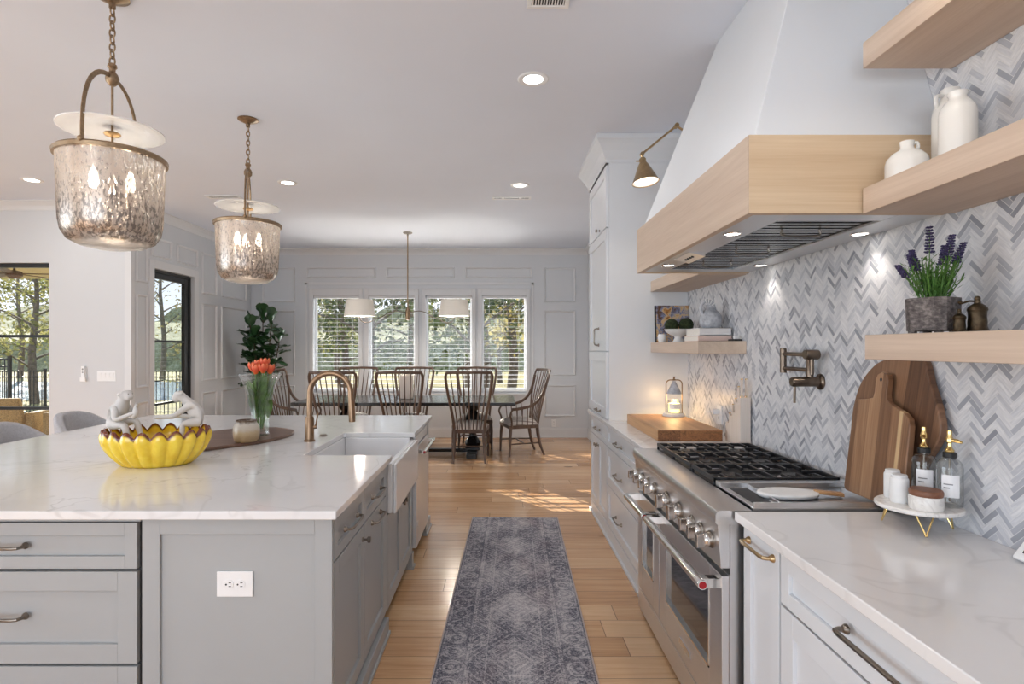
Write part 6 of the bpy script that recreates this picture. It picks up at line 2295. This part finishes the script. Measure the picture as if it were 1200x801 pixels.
def make_chair(label, arms):
    t = thing('armchair' if arms else 'dining_chair', label, 'chair', (0, 0, 0), group='spindle-back dining chairs', world=False)
    part('seat_frame', MB().prism([(-0.21, -0.21), (0.21, -0.21), (0.255, 0.23), (-0.255, 0.23)], 0.375, 0.425), 'chair_wood', t, 0.008)
    m = MB()
    n = 12
    for lay_, z_ in ((0, None),):
        rows = []
        for j in range(n + 1):
            v = -0.205 + 0.44 * j / n
            hw = 0.205 + 0.045 * j / n
            row = []
            for k in range(n + 1):
                u = (k / n * 2 - 1)
                e = (1 - abs(u) ** 4) * (1 - abs(j / n * 2 - 1) ** 4)
                row.append((u * hw, v, 0.432 + 0.075 * e ** 0.6))
            rows.append(row)
        vs = m.grid(rows)
        lowr = [[(p.co.x, p.co.y, 0.426) for p in r] for r in vs]
        vs2 = m.grid(lowr)
        for j in range(n):
            for (A, B) in (((j, 0), (j + 1, 0)), ((j, n), (j + 1, n)), ((0, j), (0, j + 1)), ((n, j), (n, j + 1))):
                m.bm.faces.new((vs[A[0]][A[1]], vs[B[0]][B[1]], vs2[B[0]][B[1]], vs2[A[0]][A[1]]))
    part('cushion', m, 'stripe', t, sharp=70)
    for s in (-1, 1):
        part('leg', MB().tube([(s * 0.225, 0.20, 0.40), (s * 0.235, 0.21, 0.28), (s * 0.238, 0.215, 0.15), (s * 0.24, 0.22, 0.0)], [0.024, 0.022, 0.018, 0.013], 12), 'chair_wood', t)
        part('leg', MB().tube(smooth_path([(s * 0.185, -0.19, 0.41), (s * 0.19, -0.205, 0.27), (s * 0.198, -0.235, 0.13), (s * 0.208, -0.285, 0.0)], 3), [0.024] * 4 + [0.02] * 3 + [0.016] * 3, 12), 'chair_wood', t)
    m = MB()
    for s in (-1, 1):
        m.cyl((s * 0.237, 0.213, 0.17), (s * 0.196, -0.222, 0.17), 0.0095, 8)
    m.cyl((-0.217, 0.0, 0.17), (0.217, 0.0, 0.17), 0.0095, 8)
    part('stretcher', m, 'chair_wood', t)
    # back: flaring stiles with a top curl, curved crest, seven spindles
    for s in (-1, 1):
        pts = smooth_path([(s * 0.19, -0.195, 0.40), (s * 0.215, -0.225, 0.60), (s * 0.262, -0.265, 0.84), (s * 0.288, -0.300, 1.00), (s * 0.297, -0.325, 1.10), (s * 0.285, -0.34, 1.155)], 4)
        part('stile', MB().tube(pts, 0.0145, 10, flat=(1.25, 0.85)), 'chair_wood', t)
    cr = [(0.290 * q, -0.345 - 0.045 * (1 - q * q), 1.160 + 0.006 * (1 - q * q)) for q in [k / 8 - 1 for k in range(17)]]
    part('crest_rail', MB().tube(cr, 0.0155, 10, flat=(1.15, 0.8)), 'chair_wood', t)
    for k in range(7):
        q = (k - 3) / 3.6
        top = Vector((0.285 * q, -0.345 - 0.045 * (1 - q * q), 1.158))
        bot = Vector((0.175 * q, -0.200, 0.42))
        part('spindle', MB().tube([bot, bot.lerp(top, 0.5) + Vector((0, 0.012, 0)), top], [0.0075, 0.0085, 0.0062], 8), 'chair_wood', t)
    if arms:
        for s in (-1, 1):
            pts = smooth_path([(s * 0.290, -0.318, 1.08), (s * 0.268, -0.275, 0.93), (s * 0.262, -0.20, 0.78), (s * 0.275, -0.08, 0.69), (s * 0.29, 0.10, 0.655), (s * 0.292, 0.20, 0.645)], 4)
            a_ = part('arm', MB().tube(pts, 0.016, 10, flat=(0.8, 1.25)), 'chair_wood', t)
            part('arm_post', MB().tube(smooth_path([(s * 0.292, 0.195, 0.645), (s * 0.295, 0.225, 0.57), (s * 0.27, 0.20, 0.49), (s * 0.245, 0.19, 0.40)], 4), 0.0135, 10), 'chair_wood', a_)
            for q in range(4):
                y_ = -0.10 + q * 0.075
                part('arm_spindle', MB().cyl((s * 0.238, y_ - 0.01, 0.42), (s * (0.275 + 0.004 * q), y_, 0.69 - 0.013 * q), 0.0065, 8), 'chair_wood', a_)
    return t


near = [(-0.40, 'spindle-back dining chair on the near side of the table, closest to the pantry'), (-1.27, 'spindle-back dining chair in the middle of the near side of the table'), (-2.13, 'near-side spindle-back dining chair seen through the faucet arch')]
c0 = make_chair(near[0][1], False)
c0.location = (near[0][0], 7.47, 0)
c0.rotation_euler = (0, 0, math.radians(1))
for (x, lb), a in zip(near[1:], (-1.5, 1)):
    dup(c0, (x, 7.47, 0), math.radians(a), lb)
for x, lb in ((-0.36, 'spindle-back dining chair by the windows, behind the right near-side chair'), (-1.33, 'spindle-back dining chair by the windows at the middle of the table'), (-2.20, 'spindle-back dining chair by the windows, behind the faucet')):
    dup(c0, (x, 8.42, 0), PI, lb)
a0 = make_chair('spindle-back dining armchair alone at the right end of the table', True)
a0.location = (0.28, 7.90, 0)
a0.rotation_euler = (0, 0, PI / 2 + math.radians(15))
dup(a0, (-2.86, 7.86, 0), -PI / 2 - math.radians(12), 'spindle-back dining armchair at the left end of the table beside the vase')

# linear chandelier with two drum shades
hx, hy, hz = -1.30, 7.93, 2.02
t = thing('dining_chandelier', 'two-shade metal chandelier hanging over the dining table', 'chandelier', (hx, hy, CEIL))
part('ceiling_canopy', MB().lathe([(0, 0), (0.065, 0), (0.065, -0.01), (0.05, -0.02), (0.012, -0.026), (0.012, -0.05), (0, -0.05)], (hx, hy, CEIL), 28), 'nickel', t)
part('rod', MB().cyl((hx, hy, CEIL - 0.04), (hx, hy, hz - 0.02), 0.0085, 12), 'antique', t)
part('hub', MB().lathe([(0, -0.16), (0.03, -0.15), (0.034, -0.05), (0.028, 0.0), (0.014, 0.02), (0, 0.02)], (hx, hy, hz), 20), 'antique', t)
for (sx, zc) in ((-1.975, 2.035), (-0.645, 2.035)):
    s_ = 1 if sx > hx else -1
    d_ = abs(sx - hx)
    pts = smooth_path([(hx, hy, hz - 0.05), (hx + s_ * d_ * 0.3, hy, hz - 0.03), (hx + s_ * d_ * 0.62, hy, hz - 0.13), (hx + s_ * d_ * 0.86, hy, hz - 0.19), (sx, hy, hz - 0.14), (sx, hy, hz - 0.02)], 5)
    part('arm', MB().tube(pts, 0.0065, 8), 'nickel', t)
    m = MB().lathe([(0.185, 0.115), (0.218, -0.115), (0.214, -0.115), (0.181, 0.115)], (sx, hy, zc), 44, closed=True)
    sh = part('lamp_shade', m, 'lamp_shade', t)
    part('shade_ring', MB().tube([(sx - 0.185, hy, zc + 0.09), (sx, hy, zc + 0.09), (sx + 0.185, hy, zc + 0.09)], 0.003, 6), 'nickel', sh)
    part('bulb', MB().ball((sx, hy, zc - 0.01), 0.03, 14), 'bulb_glow', sh)
    d_ = bpy.data.lights.new('shade_light', 'POINT')
    d_.energy = 28.0
    d_.color = (1, 0.9, 0.78)
    d_.shadow_soft_size = 0.05
    o = bpy.data.objects.new('shade_light', d_)
    C.objects.link(o)
    o.location = (sx, hy, zc - 0.06)

# ------------------------------------------------------------------ fiddle-leaf fig in the corner
fxp, fyp = -3.63, 8.62
t = thing('fiddle_leaf_fig', 'tall dark green fiddle-leaf fig in the dining room corner', 'plant', (fxp, fyp, 0), world=False)
part('planter', MB().lathe([(0, 0), (0.15, 0), (0.17, 0.02), (0.205, 0.40), (0.215, 0.42), (0.215, 0.44), (0.195, 0.44), (0.19, 0.40), (0, 0.39)], seg=36), 'leather_pot', t)
rnd = random.Random(21)
stems = []
m = MB()
for k, (dx, dy, top) in enumerate(((0.0, 0.0, 1.95), (0.12, -0.08, 1.86), (-0.11, -0.05, 1.84), (0.17, 0.0, 1.6), (-0.03, -0.14, 1.62), (-0.15, 0.02, 1.5))):
    pts = bez((dx * 0.2, dy * 0.2, 0.39), (dx * 0.3, dy * 0.3, 0.9), (dx * 1.2, dy * 1.2, top - 0.4), (dx * 1.5, dy * 1.5, top), 12)
    m.tube(pts, [0.016 - 0.009 * i / 12 for i in range(13)], 8)
    stems.append(pts)
part('trunk', m, 'fig_bark', t)
m = MB()
for si, pts in enumerate(stems):
    nl = 24 if si == 0 else 20
    for k in range(nl):
        q = 0.42 + 0.58 * k / (nl - 1)
        f = q * (len(pts) - 1)
        i_ = min(int(f), len(pts) - 2)
        p = pts[i_].lerp(pts[i_ + 1], f - i_)
        a = k * 2.4 + si
        el = rnd.uniform(-0.1, 1.0) + (0.55 if k > nl - 5 else 0)
        d_ = Vector((math.cos(a) * math.cos(el), math.sin(a) * math.cos(el), math.sin(el)))
        if (p + d_ * 0.31).x < -0.44 or (p + d_ * 0.31).y > 0.62:
            continue
        n_ = Vector((-math.sin(a), math.cos(a), 0))
        L = rnd.uniform(0.17, 0.25)
        W = L * 0.40
        upv = n_.cross(d_) * -1
        rows = []
        for j in range(7):
            s_ = j / 6
            wd = W * (math.sin(PI * min(1, 0.06 + 0.86 * s_ ** 1.25)) ** 0.8)
            c_ = p + d_ * (0.045 + L * s_) + Vector((0, 0, -0.20 * L * s_ * s_))
            wv = 0.012 * math.sin(s_ * 9 + k)
            rows.append([c_ - n_ * wd + upv * (0.02 + wv), c_ - n_ * wd * 0.5 + upv * 0.006, c_, c_ + n_ * wd * 0.5 + upv * 0.006, c_ + n_ * wd + upv * (0.02 - wv)])
        m.grid(rows)
part('foliage', m, 'green', t, recalc=False, sharp=80)

# ------------------------------------------------------------------ slatted blinds in the four dining windows
names = ['first from the left', 'second from the left', 'third from the left, behind a lamp shade', 'rightmost, nearest the pantry']
for i, (a, b) in enumerate(WINS):
    t = thing('window_blind', 'white slatted blind in the dining window %s' % names[i], 'blind', ((a + b) / 2, YB, WZ1), group='blinds in the dining windows')
    part('headrail', MB().box(a + 0.006, b - 0.006, WZ1 - 0.045, WZ1 - 0.002, 0.001 - 0.075, -0.004, FB), 'trim', t, 0.003)
    m = MB()
    z = WZ1 - 0.085
    while z > WZ0 + 0.06:
        m.hexa([FB(a + 0.008, z + 0.002, -0.066), FB(b - 0.008, z + 0.002, -0.066), FB(b - 0.008, z - 0.002, -0.012), FB(a + 0.008, z - 0.002, -0.012)],
               [FB(a + 0.008, z + 0.0045, -0.066), FB(b - 0.008, z + 0.0045, -0.066), FB(b - 0.008, z + 0.0005, -0.012), FB(a + 0.008, z + 0.0005, -0.012)])
        z -= 0.072
    part('slats', m, 'trim', t)
    part('bottom_rail', MB().box(a + 0.008, b - 0.008, WZ0 + 0.012, WZ0 + 0.034, -0.066, -0.012, FB), 'trim', t, 0.002)
    m = MB()
    for u in (a + 0.12, (a + b) / 2, b - 0.12):
        for n_ in (-0.068, -0.010):
            m.cyl(FB(u, WZ1 - 0.04, n_), FB(u, WZ0 + 0.02, n_), 0.0012, 5)
    part('ladder_cord', m, 'trim', t)

# ------------------------------------------------------------------ outside
def fence(x0, x1, y, z0, zt, label, np_):
    t = thing('iron_fence', label, 'fence', ((x0 + x1) / 2, y, z0), group='black iron fences')
    for z in (zt, zt - 0.16, z0 + 0.12):
        part('rail', MB().box(x0, x1, y - 0.012, y + 0.012, z - 0.02, z + 0.012), 'black_metal', t)
    m = MB()
    n = int((x1 - x0) / 0.105)
    for k in range(n + 1):
        x = x0 + (x1 - x0) * k / n
        m.box(x - 0.008, x + 0.008, y - 0.008, y + 0.008, z0 + 0.05, zt + 0.01)
    p_ = part('pickets', m, 'black_metal', t)
    for k in range(np_):
        x = x0 + (x1 - x0) * k / (np_ - 1)
        part('post', MB().box(x - 0.028, x + 0.028, y - 0.028, y + 0.028, z0, zt + 0.06), 'black_metal', t)
fence(-15.0, -10.45, 12.0, -0.35, 1.24, 'black iron fence beyond the porch at the left edge', 4)
fence(-16.2, -6.0, 15.0, -0.35, 0.86, 'black iron fence running behind the porch toward the glass door', 6)


def patio_chair(x, y, rz, label):
    t = thing('wicker_armchair', label, 'patio chair', (x, y, -0.04), rotz=rz, group='wicker porch chairs', world=False)
    part('seat', MB().box(-0.30, 0.30, -0.30, 0.30, 0.26, 0.40), 'wicker', t, 0.02)
    part('backrest', MB().hexa([(-0.32, -0.34, 0.26), (0.32, -0.34, 0.26), (0.32, -0.24, 0.26), (-0.32, -0.24, 0.26)], [(-0.31, -0.46, 0.83), (0.31, -0.46, 0.83), (0.31, -0.39, 0.83), (-0.31, -0.39, 0.83)]), 'wicker', t, 0.02)
    for s in (-1, 1):
        part('arm', MB().box(s * 0.36 - 0.06, s * 0.36 + 0.06, -0.34, 0.32, 0.26, 0.62), 'wicker', t, 0.025)
        for yy in (-0.28, 0.26):
            part('leg', MB().box(s * 0.36 - 0.03, s * 0.36 + 0.03, yy - 0.03, yy + 0.03, 0, 0.27), 'wicker', t, 0.004)
    part('cushion', MB().box(-0.29, 0.29, -0.24, 0.29, 0.40, 0.50), 'paper_white', t, 0.03, seg=3)
patio_chair(-6.95, 8.05, math.radians(12), 'tan wicker porch chair showing its back through the left window')
patio_chair(-5.95, 8.15, math.radians(75), 'tan wicker porch armchair farther right on the porch')
# porch fan
fxn, fyn = -6.9, 8.0
t = thing('porch_fan', 'brown ceiling fan under the porch roof', 'ceiling fan', (fxn, fyn, 2.70), world=False)
part('motor', MB().lathe([(0, 0), (0.06, 0), (0.06, -0.03), (0.015, -0.04), (0.015, -0.12), (0.09, -0.14), (0.1, -0.2), (0.05, -0.24), (0, -0.24)], seg=24), 'chair_wood', t)
for k in range(5):
    a = 2 * PI * k / 5 + 0.15
    c_, s_ = math.cos(a), math.sin(a)
    R_ = lambda u, v, z_: (u * c_ - v * s_, u * s_ + v * c_, z_)
    part('blade', MB().hexa([R_(0.09, -0.03, -0.18), R_(0.62, -0.065, -0.185), R_(0.62, 0.065, -0.165), R_(0.09, 0.03, -0.165)], [R_(0.09, -0.03, -0.172), R_(0.62, -0.065, -0.177), R_(0.62, 0.065, -0.157), R_(0.09, 0.03, -0.157)]), 'chair_wood', t)
# pond behind the fence
M['pond'] = plain('pond_water', (0.42, 0.52, 0.60), 0.12, var=0.06, scale=2)
struct('pond', MB().box(-34, -11.5, 19.5, 30, -0.349, -0.33), 'pond')


def make_tree(kind, rnd):
    """kind 0 gold, 1 green-gold, 2 evergreen, 3 nearly bare"""
    H = (8.5, 7.5, 8.0, 9.5)[kind]
    t = thing('woodland_tree', 'x', 'tree', (0, 0, 0), group=None, world=False)
    m = MB()
    tr = [(0.12 * math.sin(i * 1.1), 0.10 * math.cos(i * 0.8), H * 0.92 * i / 7) for i in range(8)]
    tr[0] = (0, 0, -0.05)
    m.tube(tr, [0.17 - 0.021 * i for i in range(8)], 9)
    cl = []
    nb = 16
    for k in range(nb):
        z = H * (0.18 + 0.72 * k / nb)
        a = k * 2.4 + rnd.uniform(-0.3, 0.3)
        L = (1.0 - 0.55 * k / nb) * rnd.uniform(1.3, 2.5)
        p0 = Vector((0.1 * math.sin(z), 0.1 * math.cos(z), z))
        p1 = p0 + Vector((math.cos(a) * L, math.sin(a) * L, L * rnd.uniform(0.1, 0.6)))
        md = p0.lerp(p1, 0.5) + Vector((0, 0, 0.15))
        m.tube([p0, md, p1], [0.05, 0.03, 0.012], 6)
        for q in range(2):
            b_ = md.lerp(p1, rnd.random())
            m.tube([b_, b_ + Vector((rnd.uniform(-1, 1), rnd.uniform(-1, 1), rnd.uniform(0.2, 0.8))) * 0.6], [0.016, 0.006], 5)
        cl += [(md, 0.5 * L * 0.5 + 0.3), (p1, 0.55), (md.lerp(p1, 0.5), 0.55)]
    part('trunk', m, 'bark', t, sharp=60)
    m = MB()
    n = (1900, 1900, 2600, 420)[kind]
    for k in range(n):
        c_, r = rnd.choice(cl)
        p = c_ + Vector((rnd.gauss(0, 1), rnd.gauss(0, 1), rnd.gauss(0, 0.8))) * r * 0.62
        if kind == 2:
            p.z *= 0.92
        if p.z < 0.4:
            continue
        s_ = rnd.uniform(0.05, 0.12)
        a = Vector((rnd.gauss(0, 1), rnd.gauss(0, 1), rnd.gauss(0, 1))).normalized()
        b = a.orthogonal().normalized()
        m.face([p - a * s_, p + b * s_ * 0.6, p + a * s_, p - b * s_ * 0.6])
    part('foliage', m, ('leaf_b', 'leaf_a', 'leaf_c', 'leaf_b')[kind], t, recalc=False)
    return t


rt = random.Random(5)
protos = [make_tree(k, rt) for k in range(4)]
used = set()
spots = []
for x, y in [(-12.5, 17.2), (-15.2, 18.4), (-17.5, 17.6), (-10.4, 17.8), (-20.5, 19.0), (-23, 32), (-26, 33), (-19.5, 32.5), (-16, 33), (-29, 34),
             (-8.6, 15.6), (-7.1, 18.2), (-5.4, 14.4), (-4.0, 17.1), (-2.8, 14.0), (-1.6, 16.8), (-0.7, 14.3), (0.3, 17.5), (1.2, 14.9), (2.4, 17.4), (3.4, 15.5),
             (-6.0, 21.5), (-3.4, 22.5), (-0.6, 21.8), (2.0, 22.6), (4.5, 21), (-9.5, 24), (5.5, 17), (-12.6, 26), (-8.3, 29), (-4.5, 28), (0, 29), (4, 28), (8, 26)]:
    if all(math.hypot(x - a, y - b) > 2.9 for a, b in spots):
        spots.append((x, y))
kindname = ['golden-leaved', 'yellow-green', 'dark evergreen', 'thinly leaved']
for i, (x, y) in enumerate(spots):
    k = (i * 7 + int(y)) % 4
    s_ = rt.uniform(0.8, 1.15)
    cxr = -2.7 - 0.82 * (y - 9.3)
    if abs(x - cxr) < 3.9:
        lim = 0.7 + 0.53 * (y - 9.3) - 0.6
        s_ = min(s_, lim / 9.0)
    lb = '%s tree in the woods beyond the %s' % (kindname[k], 'dining windows' if x > -9.2 else 'porch')
    if k in used:
        o = dup(protos[k], label=lb)
    else:
        o = protos[k]
        used.add(k)
        o['label'] = lb
    o['group'] = 'woodland trees: ' + lb
    o.location = (x, y, -0.35)
    o.rotation_euler = (0, 0, rt.uniform(0, 6.28))
    o.scale = (s_, s_, s_)
